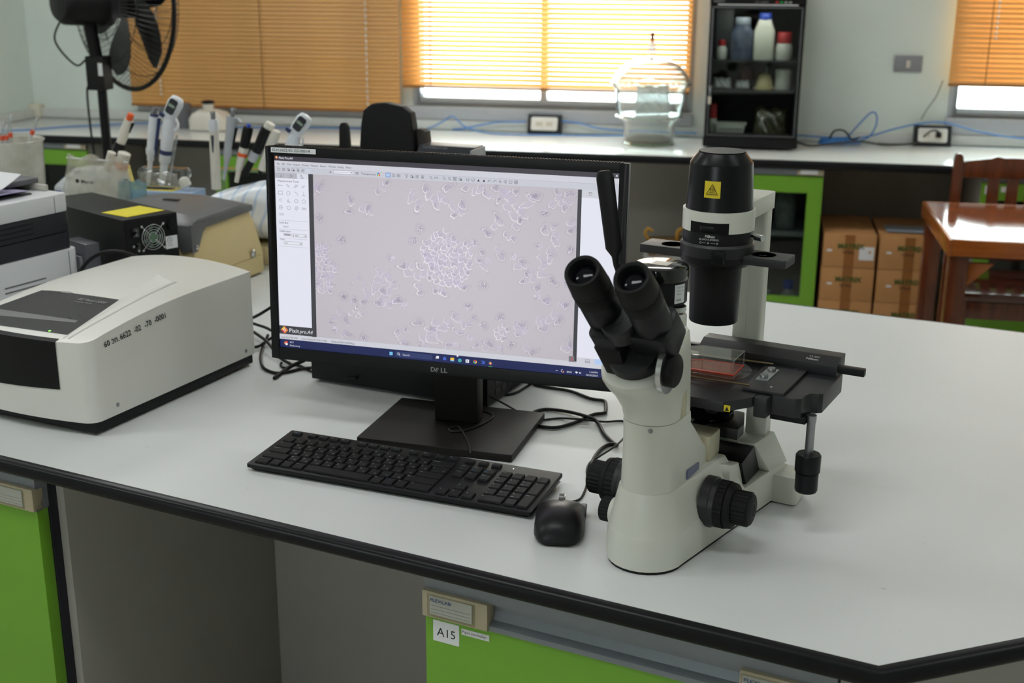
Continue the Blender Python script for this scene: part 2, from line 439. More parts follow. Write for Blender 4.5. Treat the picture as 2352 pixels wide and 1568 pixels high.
def glass_unit(x0, x1, label, shelf=True, labelside=1):
    t = thing('base_cabinet', label, 'cabinet', (x0, YB + .02, 0.0)); w_ = x1 - x0
    c = MB(); d = .52
    c.box(0, .016, 0.02, d, .07, UP); c.box(w_ - .016, w_, 0.02, d, .07, UP); c.box(.016, w_ - .016, d - .016, d, .07, UP)
    c.box(.016, w_ - .016, .02, d - .016, .07, .09); c.box(.016, w_ - .016, .02, d - .016, UP - .016, UP); c.box(.016, w_ - .016, .06, .075, 0, .07)
    c.build('body', PANEL, t, bevel=.001)
    if shelf: MB().box(.017, w_ - .017, .06, d - .02, .49, .505).build('shelf', mat('shelf_grey', (120, 122, 122), .5), t)
    s = MB().box(0, w_, -.004, .018, .742, UP - .004).build('handle_channel', STRIP, t, bevel=.003)
    lx = w_ - .018 if labelside > 0 else .018 + .1
    h = MB().box(w_ - .1, w_, -.008, .012, .744, UP - .006).build('label_holder', BEIGEP, t, bevel=.002)
    MB().box(w_ - .087, w_ - .022, -.0095, -.008, .749, .764).build('label_card', PAPER, h)
    b = .056
    f = MB(); z0, z1 = .09, .738
    f.box(0, b, 0, .018, z0, z1); f.box(w_ - b, w_, 0, .018, z0, z1); f.box(b, w_ - b, 0, .018, z1 - b - .008, z1); f.box(b, w_ - b, 0, .018, z0, z0 + .17)
    dr = f.build('door', GREEN, t, smooth=False)
    MB().box(b - .002, w_ - b + .002, .007, .010, z0 + .165, z1 - b - .004).build('pane', CGLASS, dr)
    return t
glass_unit(-.165, .285, 'green base cabinet with glass door left of the stacked cartons')
glass_unit(-3.29, -2.785, 'green base cabinet with glass door behind the white beaker, under left window')
glass_unit(-2.205, -1.76, 'green base cabinet with glass door behind the pipettes')
uR = glass_unit(.865, 1.34, 'green base cabinet with glass door behind the wooden chair')
MB().box(.012, .062, -.0012, -.0004, .697, .728).build('label_card', PAPER, uR)
MB().box(.070, .125, -.0012, -.0004, .706, .726).build('label_card', PAPER, uR)
text('A8', .016, TR(.022, -.0016, .706) @ RX(PI / 2), tgroup('a8', 'lettering', mat('ink_black', (25, 25, 28), .6), uR))
struct(MB().box(XL + .002, XR - .002, YW - .06, YW - .002, 0, UP - .001).build('trim_4', PANEL), 'grey back panel of the knee spaces under the back bench')
BOTG = glass_mat('bottle_glass', (225, 232, 230), 1.5, haze=.4)
BLUECAP = mat('cap_blue', (40, 72, 170), .4)
def lab_bottle(x, y, z, h, r, label, cap=BLUECAP, body=BOTG, group='reagent bottles behind the glass door'):
    t = thing('reagent_bottle', label, 'bottle', (x, y, z), 0, group)
    MB().lathe([(r * .9, 0), (r, .006), (r, h * .6), (r * .8, h * .7), (r * .45, h * .8), (r * .42, h * .88)], 20).build('body', body, t)
    MB().lathe([(r * .5, h * .85), (r * .5, h), (r * .45, h * 1.01)], 20).build('cap', cap, t)
lab_bottle(.155, 5.02, .507, .185, .042, 'clear bottle with blue cap on the upper cabinet shelf, nearer the carton stack')
lab_bottle(.045, 5.05, .507, .185, .042, 'clear bottle with blue cap on the upper cabinet shelf, beside the microscope pillar')
lab_bottle(.19, 5.03, .092, .19, .042, 'blue capped bottle low in the green glass door cabinet')
for k, (x, y, h) in enumerate([(.02, 5.0, .16), (.10, 5.02, .15)]):
    lab_bottle(x, y, .092, h, .04, ['clear bottle at the cabinet bottom beside the microscope pillar', 'clear bottle in the middle of the cabinet bottom'][k], mat('cap_clear', (190, 196, 196), .4))
# small boxes in the far left cabinet
tag(MB().box(-3.0, -2.9, 5.0, 5.1, .507, .60).build('carton', mat('carton_blue', (60, 90, 150), .6), bevel=.002), 'small blue box behind the glass of the far left cabinet', 'box')
tag(MB().box(-2.88, -2.83, 5.0, 5.1, .507, .61).build('carton', mat('carton_yellow', (205, 165, 40), .6), bevel=.002), 'small yellow box behind the glass of the far left cabinet', 'box')

# ------------------------------------------------------------------ island bench
C0 = Vector((.169, 1.188, 0)); BA = -.2697
DEPTH = 1.437
isl = thing('island_worktop', 'white laminate island worktop with rounded black edge in the foreground', 'worktop', (C0.x, C0.y, 0), BA)
LCH = .45; UL = -3.05
outline = [(UL, 0), (0, 0), (LCH, LCH), (LCH, DEPTH - LCH + .2), (.2, DEPTH), (UL, DEPTH)]
def inset(poly, d):
    out = []; n = len(poly)
    for i in range(n):
        p0, p1, p2 = Vector(poly[i - 1]), Vector(poly[i]), Vector(poly[(i + 1) % n])
        a = (p1 - p0).normalized(); b = (p2 - p1).normalized()
        na = Vector((-a.y, a.x)); nb = Vector((-b.y, b.x))
        k = d / (1 + na.dot(nb)); out.append(tuple(p1 + (na + nb) * k))
    return out
def worktop_mat():
    m = mat('island_laminate', (219, 222, 221), 0.4, var=0.015, scale=4, spec=.3)
    nt = m.node_tree; p = nt.nodes['Principled BSDF']
    # scuffs: sparse small dark flecks
    tc = nt.nodes.new('ShaderNodeTexCoord'); mp = nt.nodes.new('ShaderNodeMapping'); mp.inputs['Scale'].default_value = (1, 1.6, 1)
    v = nt.nodes.new('ShaderNodeTexNoise'); v.inputs['Scale'].default_value = 42; v.inputs['Detail'].default_value = 5
    r = nt.nodes.new('ShaderNodeMapRange'); r.inputs[1].default_value = .735; r.inputs[2].default_value = .80; r.inputs[3].default_value = 0; r.inputs[4].default_value = .4
    mx = nt.nodes.new('ShaderNodeMix'); mx.data_type = 'RGBA'
    src = p.inputs['Base Color'].links[0].from_socket
    nt.links.new(tc.outputs['Object'], mp.inputs[0]); nt.links.new(mp.outputs[0], v.inputs['Vector']); nt.links.new(v.outputs['Fac'], r.inputs[0])
    nt.links.new(r.outputs[0], mx.inputs['Factor']); nt.links.new(src, mx.inputs['A']); mx.inputs['B'].default_value = (.12, .12, .12, 1)
    nt.links.new(mx.outputs['Result'], p.inputs['Base Color'])
    return m
MB().prism(inset(outline, .0145), BZ - .021, BZ).build('board', worktop_mat(), isl, smooth=False)
prof = [(0.0, -.007), (.0025, -.0025), (.007, -.0004), (.0143, 0.0), (.0143, -.0215), (.006, -.0225), (.002, -.0205), (0, -.016)]
secs = [inset(outline, d) for d, z in prof]
eb = MB(); n = len(outline); m_ = len(prof)
eb.add([(x, y, BZ + prof[k][1]) for k in range(m_) for x, y in secs[k]], [(k * n + i, k * n + (i + 1) % n, ((k + 1) % m_) * n + (i + 1) % n, ((k + 1) % m_) * n + i) for k in range(m_) for i in range(n)])
eb.build('edge_strip', EDGE, isl, ang=60)

def LB(u, v, z=0): # island bench local -> world
    return (C0.x + u * math.cos(BA) - v * math.sin(BA), C0.y + u * math.sin(BA) + v * math.cos(BA), z)
# under the island: dark carcass panels
UPI = BZ - .0232
isb = thing('island_carcass', 'dark grey panels of the island bench around the open knee space', 'bench base', (C0.x, C0.y, 0), BA)
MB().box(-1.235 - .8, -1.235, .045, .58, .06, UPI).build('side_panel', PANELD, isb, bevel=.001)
MB().box(-1.2345, -1.219, .06, .575, .02, UPI).build('side_panel', PANEL, isb, bevel=.001)
MB().box(-1.219, -.573, .56, .578, .02, UPI).build('back_panel', PANEL, isb, bevel=.001)
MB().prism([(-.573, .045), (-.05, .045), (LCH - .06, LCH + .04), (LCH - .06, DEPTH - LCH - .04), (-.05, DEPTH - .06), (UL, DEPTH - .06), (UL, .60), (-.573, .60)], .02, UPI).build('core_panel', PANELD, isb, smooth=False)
MB().prism([(-.046, .03), (-.02, .03), (LCH - .03, LCH + .03), (LCH - .05, LCH + .05)], .03, UPI).build('end_panel', PANEL, isb, smooth=False)
def unit_front(u0, u1, label, tags, holders):
    uid = str(u0)
    t = thing('base_cabinet', label, 'cabinet', LB(u0, 0, 0), BA); w_ = u1 - u0
    ch = MB()
    # recessed channel: top lip, trough, bottom lip
    ch.prism([(.022, UPI), (.045, UPI), (.045, .716), (.020, .716), (.020, .723), (.030, .727), (.036, .737), (.036, .750), (.022, .752)], 0, w_, Matrix(((0, 0, 1, 0), (1, 0, 0, 0), (0, 1, 0, 0), (0, 0, 0, 1))))
    ch.build('handle_channel', STRIP, t, ang=30)
    MB().box(.001, w_ - .001, .022, .044, .06, .7155).build('door', GREEN, t, bevel=.0015)
    for k, (a, b) in enumerate(holders):
        h = MB().box(a, b, .0155, .036, .7165, .753).build('label_holder', BEIGEP, t, bevel=.002)
        MB().box(a + .012 if k == 0 else a + .004, b - .021, .0142, .0155, .7225, .748).build('label_card', PAPER, h)
        MB().box(a + .009 if k == 0 else a + .002, b - .016, .0128, .0138, .720, .7505).build('clear_cover', glass_mat('holder_clear', (240, 240, 236), 1.0), h, bevel=.0004)
        g = tgroup('flex%s%d' % (uid, k), 'lettering', mat('ink_blue_grey', (60, 80, 120), .6), h)
        text('FLEXLAB', .0062, TR(a + (.0135 if k == 0 else .0055), .0125, .7415) @ RX(PI / 2), g, wide=1.25, bold=.02)
        for q in range(3):
            MB().box(a + .014, b - .023, .0139, .0141, .7255 + q * .0048, .7258 + q * .0048).build('ruled_line', mat('ink_grey', (130, 135, 145), .6), h)
    return t
uA = unit_front(-.565, -.048, 'green base cabinet marked A15 under the front edge of the island', [], [(0.0, .093), (.411, .517)])
uL = unit_front(-1.99, -1.236, 'green base cabinet left of the open knee space, at lower left', [], [(.64, .754)])
MB().box(.0125, .05, .0214, .0221, .6855 - .004, .711).build('label_card', PAPER, uA)
g = tgroup('a15', 'lettering', mat('ink_black', (25, 25, 28), .6), uA)
text('A15', .0165, TR(.0180, .0212, .690) @ RX(PI / 2), g)
MB().box(.0535, .0925, .0214, .0221, .700, .7085).build('label_card', PAPER, uA)
text('Pipet controller', .0057, TR(.0543, .0212, .7028) @ RX(PI / 2), g, wide=.95)
# ================================================================== inverted microscope
IVORY = mat('enamel_ivory', (214, 215, 204), 0.36, var=.015, scale=20, bump=.03, bscale=600)
IVORYD = mat('enamel_ivory_aged', (196, 190, 162), 0.45, var=.03)
BLK = mat('paint_black', (22, 22, 25), 0.38, var=.08, scale=60, bump=.02, bscale=900)
BLKM = mat('anodised_black', (34, 34, 37), 0.45, 0.1, var=.06, scale=60)
RUB = mat('rubber_black', (19, 19, 20), 0.6, var=.08)
GLOSSB = mat('gloss_black', (12, 12, 13), 0.12, coat=.6)
CHROME = mat('chrome', (205, 206, 208), 0.22, 1.0)
STEEL = mat('brushed_steel', (150, 152, 155), 0.38, 1.0, var=.06)
LENS = mat('lens_dark', (8, 8, 14), 0.08, spec=.22)
WINK = mat('ink_white', (205, 205, 205), .6)
BINK = mat('ink_black', (25, 25, 28), .6)
YEL = mat('sticker_yellow', (222, 200, 32), .5)
ms = thing('microscope', 'ivory and black inverted laboratory microscope at the front of the island bench', 'microscope', (-.1112, 1.3574, BZ), math.radians(-18.1))
def dsec(hw, yf, yr, z, hr=None, k=0.0, n=14, cr=.006):
    """D-shaped horizontal section: round front of half width hw, sides running back to yr (half width hr)."""
    hr = hw if hr is None else hr
    p = []
    for i in range(n + 1):
        a = PI + PI * i / n
        p.append((hw * math.cos(a), yf + hw + hw * math.sin(a)))
    for (cx, cy, a0) in ((hr - cr, yr - cr, 0.0), (-hr + cr, yr - cr, PI / 2)):
        for i in range(5):
            a = a0 + PI / 2 * i / 4
            p.append((cx + cr * math.cos(a), cy + cr * math.sin(a)))
    return [(x, y, z + k * (y - yf)) for x, y in p]
# base
b = MB()
b.loft([dsec(.0485, .0005, .335, .004, .092), dsec(.049, 0, .336, .008, .0925), dsec(.049, 0, .334, .043, .0915), dsec(.0475, .0015, .325, .048, .087)])
base = b.build('base', IVORY, ms, ang=35)
MB().loft([dsec(.047, .002, .334, 0, .09), dsec(.047, .002, .334, .0045, .09)]).build('rubber_pad', RUB, base)
for s in (-1, 1):
    f = MB(); f.prism(rrect(*( (.078, .119) if s > 0 else (-.119, -.078)), .287, .334, .006), .002, .042)
    f.build('foot', IVORY, ms, bevel=.003)
tp = MB(); tp.loft([dsec(.0475, .0015, .215, .0465, .071), dsec(.0445, .0045, .205, .062, .065), dsec(.0365, .0125, .19, .0975, .050), dsec(.0355, .0135, .185, .0995, .048)])
tp.build('lower_body', IVORY, ms, ang=35)
cl = MB(); cl.loft([dsec(.0345, .0145, .176, .098, .036), dsec(.0340, .0150, .170, .104, .0355), dsec(.0330, .0158, .105, .165, .034), dsec(.0330, .0158, .096, .1735, .0335)])
column = cl.build('column', IVORY, ms, ang=35)
rg = MB(); rg.loft([dsec(.0332, .0150, .098, .1738, .034), dsec(.0334, .0146, .094, .1865, .0345)])
rg.build('collar', IVORY, ms, ang=35)
MB().lathe([(.0028, 0), (.0028, .0012), (.0015, .0014)], 14, axes((.0125, .0165, .1815), (.93, .36, 0), (0, 0, 1))).build('socket_screw', STEEL, ms)
hd = MB(); hd.loft([dsec(.0328, .0152, .093, .187, .034), dsec(.0335, .008, .089, .203, .035), dsec(.0365, -.010, .084, .222, .036, .05), dsec(.0405, -.030, .079, .2365, .037, .15),
                    dsec(.042, -.040, .076, .245, .037, .28), dsec(.0415, -.042, .073, .2495, .036, .40), dsec(.0385, -.037, .070, .254, .035, .42)])
head = hd.build('head', IVORY, ms, ang=30)
MB().box(-.033, .0355, .058, .0745, .187, .287).build('rear_cover', IVORYD, ms, bevel=.004)
# beam selector
sel = MB().ring(.0285, .0185, .0385, .0445, 48, TR(0, -.013, .2715) @ TOX).build('selector_ring', CHROME, ms)
kn = MB()
nk = 40; prof = []
for x, r in ((.0400, .0192), (.0515, .0192), (.0535, .0172)):
    prof.append([((r + (.0006 if (i % 2 and x < .053) else 0)) * math.cos(2 * PI * i / nk), (r + (.0006 if (i % 2 and x < .053) else 0)) * math.sin(2 * PI * i / nk), x) for i in range(nk)])
kn.loft(prof, TR(0, -.011, .2702) @ TOX); kn.build('selector_knob', RUB, ms, ang=60)
def ribbed(r, z0, z1, n=48, d=.0009):
    return [[((r + (d if i % 2 else 0)) * math.cos(2 * PI * i / n), (r + (d if i % 2 else 0)) * math.sin(2 * PI * i / n), z) for i in range(n)] for z in (z0, z1)]
# focus knobs on both sides
for s in (-1, 1):
    T = TR(0, .120, .061) @ (TOX if s > 0 else RY(-PI / 2))
    kf = MB(); kf.lathe([(.0325, .049), (.0325, .061), (.031, .062), (.0305, .066), (.0305, .068)], 40, T)
    kb = kf.build('focus_collar', BLKM, ms, ang=30)
    c = MB(); c.loft(ribbed(.0295, .068, .079, 60), T); c.lathe([(.0285, .079), (.0295, .081), (.0285, .087), (.0265, .0885)], 40, T)
    c.build('coarse_focus_knob', RUB, ms, ang=22)
    c = MB(); c.loft(ribbed(.0212, .0885, .107, 52), T); c.lathe([(.0205, .107), (.0195, .1095), (.017, .1105)], 40, T)
    fk = c.build('fine_focus_knob', RUB, ms, ang=22)
    MB().torus(.0085, .0006, 32, 6, T @ TR(0, 0, .1106)).build('knob_mark', BLKM, fk)
c = MB(); c.loft(ribbed(.0150, .053, .066, 44), TR(0, .063, .047) @ RY(-PI / 2)); c.lathe([(.0145, .066), (.0135, .0675)], 32, TR(0, .063, .047) @ RY(-PI / 2))
c.build('brightness_dial', RUB, ms, ang=35)
MB().cyl(.0165, .040, .053, 32, TR(0, .063, .047) @ RY(-PI / 2)).build('dial_boss', IVORY, ms)
# blue-grey sticker on the column side
st = MB().prism([(.084, .0880), (.124, .0860), (.124, .1085), (.084, .1120)], .0350, .0366, Matrix(((0, 0, 1, 0), (1, 0, 0, 0), (0, 1, 0, 0), (0, 0, 0, 1)))).build('sticker', mat('sticker_blue_grey', (112, 118, 150), .35, var=.1, scale=300), ms)
# rear block, black filter box, stage posts
r = MB()
r.loft([[(-.082, .2815, .046), (.082, .2815, .046), (.0905, .334, .046), (-.0905, .334, .046)], [(-.067, .2505, .0955), (.067, .2505, .0955), (.076, .310, .0955), (-.076, .310, .0955)]])
r.build('rear_block', IVORY, ms, bevel=.002)
MB().prism([(.2245, .046), (.200, .0855), (.2500, .0925), (.2812, .046)], -.040, .0675, Matrix(((0, 0, 1, 0), (1, 0, 0, 0), (0, 1, 0, 0), (0, 0, 0, 1)))).build('filter_box', BLK, ms, bevel=.0008)
MB().box(-.03, .040, .150, .190, .0985, .134).build('mirror_housing', IVORYD, ms, bevel=.004)
MB().prism([(.165, .046), (.165, .094), (.1995, .087), (.2235, .046)], -.055, .0640, Matrix(((0, 0, 1, 0), (1, 0, 0, 0), (0, 1, 0, 0), (0, 0, 0, 1)))).build('side_wall', IVORY, ms, bevel=.002)
for s in (-1, 1):
    MB().box(min(s * .041, s * .070), max(s * .041, s * .070), .288, .310, .09, .178).build('stage_post', IVORY, ms, bevel=.0015)
# objective turret
n_ = MB(); n_.lathe([(.012, .112), (.030, .118), (.036, .128), (.036, .138), (.02, .146)], 36, TR(0, .25, 0) @ TR(0, 0, .128) @ RX(.22) @ TR(0, 0, -.128))
n_.build('nosepiece', GLOSSB, ms)
for k in range(4):
    a = k * PI / 2 + .6
    MB().lathe([(.010, 0), (.012, .012), (.010, .03), (.005, .036)], 20, TR(.020 * math.cos(a), .25 + .02 * math.sin(a), .137)).build('objective', BLKM, ms)
MB().prism([(-.03, .215), (.0545, .215), (.0545, .24), (.04, .285), (-.03, .285)], .110, .1255).build('focus_carrier', BLKM, ms, bevel=.002)
MB().prism([(.142, .094), (.215, .094), (.225, .118), (.150, .135)], -.012, .02, Matrix(((0, 0, 1, 0), (1, 0, 0, 0), (0, 1, 0, 0), (0, 0, 0, 1)))).build('turret_bracket', BLK, ms, bevel=.002)
# stage
sg = MB().prism([(-.062, .133), (.060, .133), (.086, .169), (.090, .320), (-.090, .320), (-.086, .169)], .1765, .190)
stage = sg.build('stage', BLKM, ms, bevel=.0012)
MB().lathe([(.0548, .1898), (.0548, .1908), (.0515, .1909)], 56, TR(0, .25, 0)).build('stage_plate', glass_mat('stage_glass', (205, 210, 208), 1.2, haze=.25, hazecol=(190, 190, 186)), ms)
sk = MB().box(.0615, .0695, .1322, .1329, .1788, .1868).build('warning_sticker', YEL, stage)
MB().prism([(.0628, .1798), (.0682, .1798), (.0655, .1855)], 0, .0003, Matrix(((1, 0, 0, 0), (0, 0, -1, .1321), (0, 1, 0, 0), (0, 0, 0, 1)))).build('warning_mark', BINK, sk)
# right-hand mechanical stage
br = MB().prism([(.086, .172), (.103, .172), (.104, .1915), (.134, .1915), (.1405, .196), (.1415, .214), (.145, .222), (.154, .224), (.159, .228), (.159, .323), (.090, .323)], .163, .1895)
br.build('stage_bracket', BLKM, ms, bevel=.002)
MB().box(.100, .146, .20, .30, .154, .1635).build('bracket_rail', BLK, ms, bevel=.001)
rl = MB().prism([(.300, .190), (.300, .2045), (.318, .2125), (.340, .2125), (.340, .190)], -.036, .156, Matrix(((0, 0, 1, 0), (1, 0, 0, 0), (0, 1, 0, 0), (0, 0, 0, 1))))
rail = rl.build('guide_rail', BLKM, ms, bevel=.0008)
g = tgroup('nik2', 'lettering', WINK, rail)
_T = axes((.112, .3085, .2086), (1, 0, 0), (0, .914, .406))
text('Nikon', .0055, _T @ TR(0, -.004, .0002), g, wide=1.2, bold=.02, shear=.15); text('TI-SM', .0045, _T @ TR(.003, .0015, .0002), g, wide=1.3)
MB().box(-.075, .190, .306, .3165, .1935, .2035).build('slide_bar', BLK, ms, bevel=.001)
pl = MB().prism([(.066, .186), (.119, .189), (.118, .300), (.062, .300)], .1905, .1945).build('carrier_plate', BLKM, ms, bevel=.0005)
for (x0, y0, x1, y1) in ((-.045, .1845, .073, .193), (-.03, .281, .073, .2925)):
    MB().tube([(x0, y0, .197), (x1, y1, .197)], .0016, 8).build('clip_bar', mat('brass_dull', (118, 104, 80), .35, .8), ms)
bk = MB().prism([(.071, .223), (.087, .226), (.0865, .276), (.0705, .273)], .1945, .196).build('clamp_plate', mat('steel_plate', (165, 170, 168), .4, .7), ms)
for y in (.233, .265): MB().lathe([(.0055, .196), (.0055, .2), (.005, .2008)], 18, TR(.079, y, 0)).build('thumb_screw', STEEL, bk)
for (x, y) in ((.098, .205), (.103, .293)): MB().lathe([(.0018, .1944), (.0018, .195)], 10, TR(x, y, 0)).build('screw', CHROME, pl)
# coaxial drive hanging from the bracket
MB().lathe([(.0055, .108), (.0055, .156), (.0062, .157), (.0062, .166)], 20, TR(.1515, .208, 0)).build('drive_rod', STEEL, ms)
kk = MB(); kk.loft(ribbed(.0158, .0905, .112, 50, .0003), TR(.1515, .208, 0)); kk.lathe([(.0152, .112), (.0145, .114)], 36, TR(.1515, .208, 0)); kk.build('x_drive_knob', BLK, ms, ang=40)
kk = MB(); kk.loft(ribbed(.0142, .065, .0885, 50, .0003), TR(.1515, .208, 0)); kk.lathe([(.0135, .063), (.0142, .065)], 36, TR(.1515, .208, 0)); kk.build('y_drive_knob', BLK, ms, ang=40)
MB().cyl(.011, .0885, .0905, 24, TR(.1515, .208, 0)).build('knob_spacer', BLKM, ms)
# illumination pillar, arm and lamp house
MB().prism(rrect(-.010, .031, .357, .3835, .006), .178, .392).build('pillar', IVORY, ms, ang=30)
MB().box(.0085, .0095, .3566, .3572, .19, .39).build('pillar_seam', mat('seam_light', (228, 230, 218), .4), ms)
MB().prism(rrect(-.012, .032, .262, .386, .003), .389, .4125).build('arm', IVORY, ms, bevel=.001)
lampT = TR(0, .25, 0)
MB().ring(.0462, .040, .3825, .409, 64, lampT).build('ring_clamp', IVORY, ms, ang=30)
w_ = MB()
for i in range(16):      # dark filter slot cut in the ring's front
    a = -2.07 + 1.13 * i / 16; a2 = -2.07 + 1.13 * (i + 1) / 16
    for rr in (0,): w_.add([(.0465 * math.cos(a), .0465 * math.sin(a), .3826), (.0465 * math.cos(a2), .0465 * math.sin(a2), .3826), (.0465 * math.cos(a2), .0465 * math.sin(a2), .3965), (.0465 * math.cos(a), .0465 * math.sin(a), .3965)], [(0, 1, 2, 3)], lampT)
w_.build('filter_slot', mat('slot_black', (8, 8, 8), .7), ms)
MB().prism([(-.008, -.0490), (.008, -.0490), (.011, -.0455), (-.011, -.0455)], .3865, .3925, lampT @ RZ(.06)).build('filter_tab', BLK, ms, bevel=.001)
lh = MB().lathe([(.0435, .407), (.0425, .415), (.0400, .466), (.0395, .468), (.0305, .4795), (.0300, .4805), (.005, .481)], 64, lampT)
lamp = lh.build('lamp_house', mat('lamp_house_black', (19, 19, 22), .3, var=.05), ms, ang=25)
def on_cyl(r, ang, z, lean=0.0):     # frame tangent to a cylinder around the lamp axis; x to the viewer's right
    o = (r * math.cos(ang), .25 + r * math.sin(ang), z)
    return axes(o, (-math.sin(ang), math.cos(ang), 0), (-lean * math.cos(ang), -lean * math.sin(ang), 1))
def curved_patch(ang0, ang1, z0, z1, rfun, n=10):
    m = MB()
    for i in range(n):
        a, b_ = ang0 + (ang1 - ang0) * i / n, ang0 + (ang1 - ang0) * (i + 1) / n
        m.add([(rfun(z0) * math.cos(a), .25 + rfun(z0) * math.sin(a), z0), (rfun(z0) * math.cos(b_), .25 + rfun(z0) * math.sin(b_), z0), (rfun(z1) * math.cos(b_), .25 + rfun(z1) * math.sin(b_), z1), (rfun(z1) * math.cos(a), .25 + rfun(z1) * math.sin(a), z1)], [(0, 1, 2, 3)])
    return m
RL = lambda z: .0428 - (z - .415) * .049
wa = -1.47
ws = curved_patch(wa - .245, wa + .245, .4275, .4485, lambda z: RL(z) + .0004).build('warning_sticker', YEL, lamp)
T = on_cyl(RL(.438) + .0014, wa, .438, .045)
tri = MB()
for a, b_ in (((-.0072, -.0058), (.0072, -.0058)), ((.0072, -.0058), (0, .0068)), ((0, .0068), (-.0072, -.0058)), ((-.0035, -.0036), (.0035, -.0036))): tri.rod(T @ Vector((*a, 0)), T @ Vector((*b_, 0)), .00035, 6)
for x in (-.0022, 0, .0022): tri.tube([T @ Vector((x + .0005 * math.sin(q * 1.6), -.0025 + q * .0011, 0)) for q in range(6)], .00032, 6)
tri.build('warning_mark', BINK, ws)
MB().lathe([(.0295, .4812), (.0295, .4818), (.002, .482)], 48, lampT).build('vent_cap', BLKM, lamp)
# condenser below the ring
cd = MB().lathe([(.0445, .3665), (.0450, .368), (.0450, .3815), (.044, .3835)], 64, lampT).build('condenser_collar', mat('condenser_black', (24, 24, 26), .42), ms, ang=30)
g = tgroup('nik1', 'lettering', WINK, cd)
T = on_cyl(.0462, -1.47, .374)
text('Nikon', .0046, T @ TR(-.0055, .0038, 0), g, wide=1.1, bold=.025, shear=.2)
text('ELWD 0.3/OD75', .0031, T @ TR(-.0125, .0002, 0), g, wide=1.15, bold=.01)
text('C', .0038, T @ TR(-.012, -.0045, 0), g, wide=1.0, bold=.01); text('A', .0038, T @ TR(-.002, -.0045, 0), g, bold=.01); text('O', .0038, T @ TR(.0092, -.0045, 0), g, bold=.01)
ar = MB()
for x0, x1, hx in ((-.0082, -.0035, -.0088), (.0025, .0075, .0082)): ar.box(x0, x1, -.0034, -.0031, 0, .0001, T); ar.prism([(hx, -.00325), ((x0 if hx < x0 else x1), -.0025), ((x0 if hx < x0 else x1), -.004)], 0, .0001, T)
ar.build('arrow_mark', WINK, cd)
MB().lathe([(.0475, .350), (.0478, .3525), (.0478, .3635), (.0455, .3668), (.044, .367)], 64, lampT).build('slider_mount', BLKM, ms, ang=30)
MB().lathe([(.0310, .2585), (.0318, .260), (.0335, .335), (.0425, .336), (.0465, .341), (.0475, .3505)], 56, lampT).build('condenser_tube', mat('condenser_black', (24, 24, 26), .42), ms, ang=30)
sl = MB().prism(rrect(-.100, .0975, .2295, .272, .0015), .3425, .3535)
slider = sl.build('phase_slider', BLKM, ms, bevel=.0006)
for x in (-.0615, .063):
    MB().lathe([(.0168, .3537), (.0150, .3537), (.0145, .3525)], 40, TR(x, .2505, 0), cap=False).build('slider_rim', BLK, slider)
    MB().lathe([(.0152, .3536), (.0001, .3536)], 40, TR(x, .2505, 0)).build('slider_aperture', mat('aperture_dark', (16, 16, 18), .7), slider)
g = tgroup('sl', 'lettering', mat('ink_grey_white', (150, 150, 150), .6), slider)
text('T1-SPH 0.3', .0042, TR(-.096, .247, .3537), g); text('ELWD 0.3', .0042, TR(-.097, .253, .3537), g); text('10-PH', .0038, TR(.058, .2445, .3537), g)
MB().rod((.045, .25, .376), (.052, .247, .376), .0016).build('centring_pin', BLK, ms)
MB().rod((.051, .2475, .376), (.0625, .2425, .376), .0042, 16).build('centring_screw', CHROME, ms)
MB().box(.0105, .027, .1985, .206, .346, .362).build('slider_catch', BLK, ms, bevel=.001)
# binocular head: frame with z along the eye tubes
PB = (0, -.004, .272)
BT = axes(PB, (1, 0, 0), (0, .7071, .7071))
bn = MB()
bn.lathe([(.0290, -.016), (.0300, .0), (.0295, .014), (.028, .018)], 48, BT)
mount = bn.build('tube_mount', BLKM, ms, ang=30)
bh = MB(); bh.prism(rrect(-.0425, -.006, -.008, .045, .008), .026, .057, BT); bh.build('left_prism_housing', BLK, ms, bevel=.003)
bh = MB(); bh.loft([[(-.0420, -.0078, .032), (-.009, -.0078, .032), (-.009, .02, .027), (-.0420, .02, .027)], [(-.0260, -.026, .002), (-.002, -.0285, .002), (.004, .0, -.004), (-.030, .0, -.004)]], BT); bh.build('swing_arm', BLK, ms, bevel=.002)
bh = MB(); bh.prism(rrect(-.003, .0515, -.001, .046, .008), .010, .057, BT); bh.build('right_prism_housing', BLK, ms, bevel=.004)
MB().lathe([(.0205, .044), (.0205, .066), (.0192, .068), (.0062, .068), (.006, .0686), (.0005, .0687)], 44, BT @ TR(-.008, .0125, 0)).build('hinge_disc', BLKM, ms, ang=30)
for s in (-1, 1):
    E = BT @ TR(s * .0287, .0220, 0)
    MB().lathe([(.0218, .050), (.0218, .088), (.0208, .092), (.0208, .100)], 44, E).build('eye_tube', BLK, ms, ang=30)
    ey = MB(); ey.lathe([(.0215, .098), (.0225, .100), (.0228, .117), (.0218, .1185), (.0224, .121), (.0216, .136), (.0208, .146), (.0197, .1495), (.0180, .150), (.0158, .1485), (.0146, .144), (.0140, .138)], 48, E, cap=False)
    e_ = ey.build('eyepiece', RUB, ms, ang=35)
    MB().lathe([(.0143, .1395), (.0115, .1415), (.006, .1428), (.0003, .1432)], 40, E).build('lens', LENS, e_, ang=60)
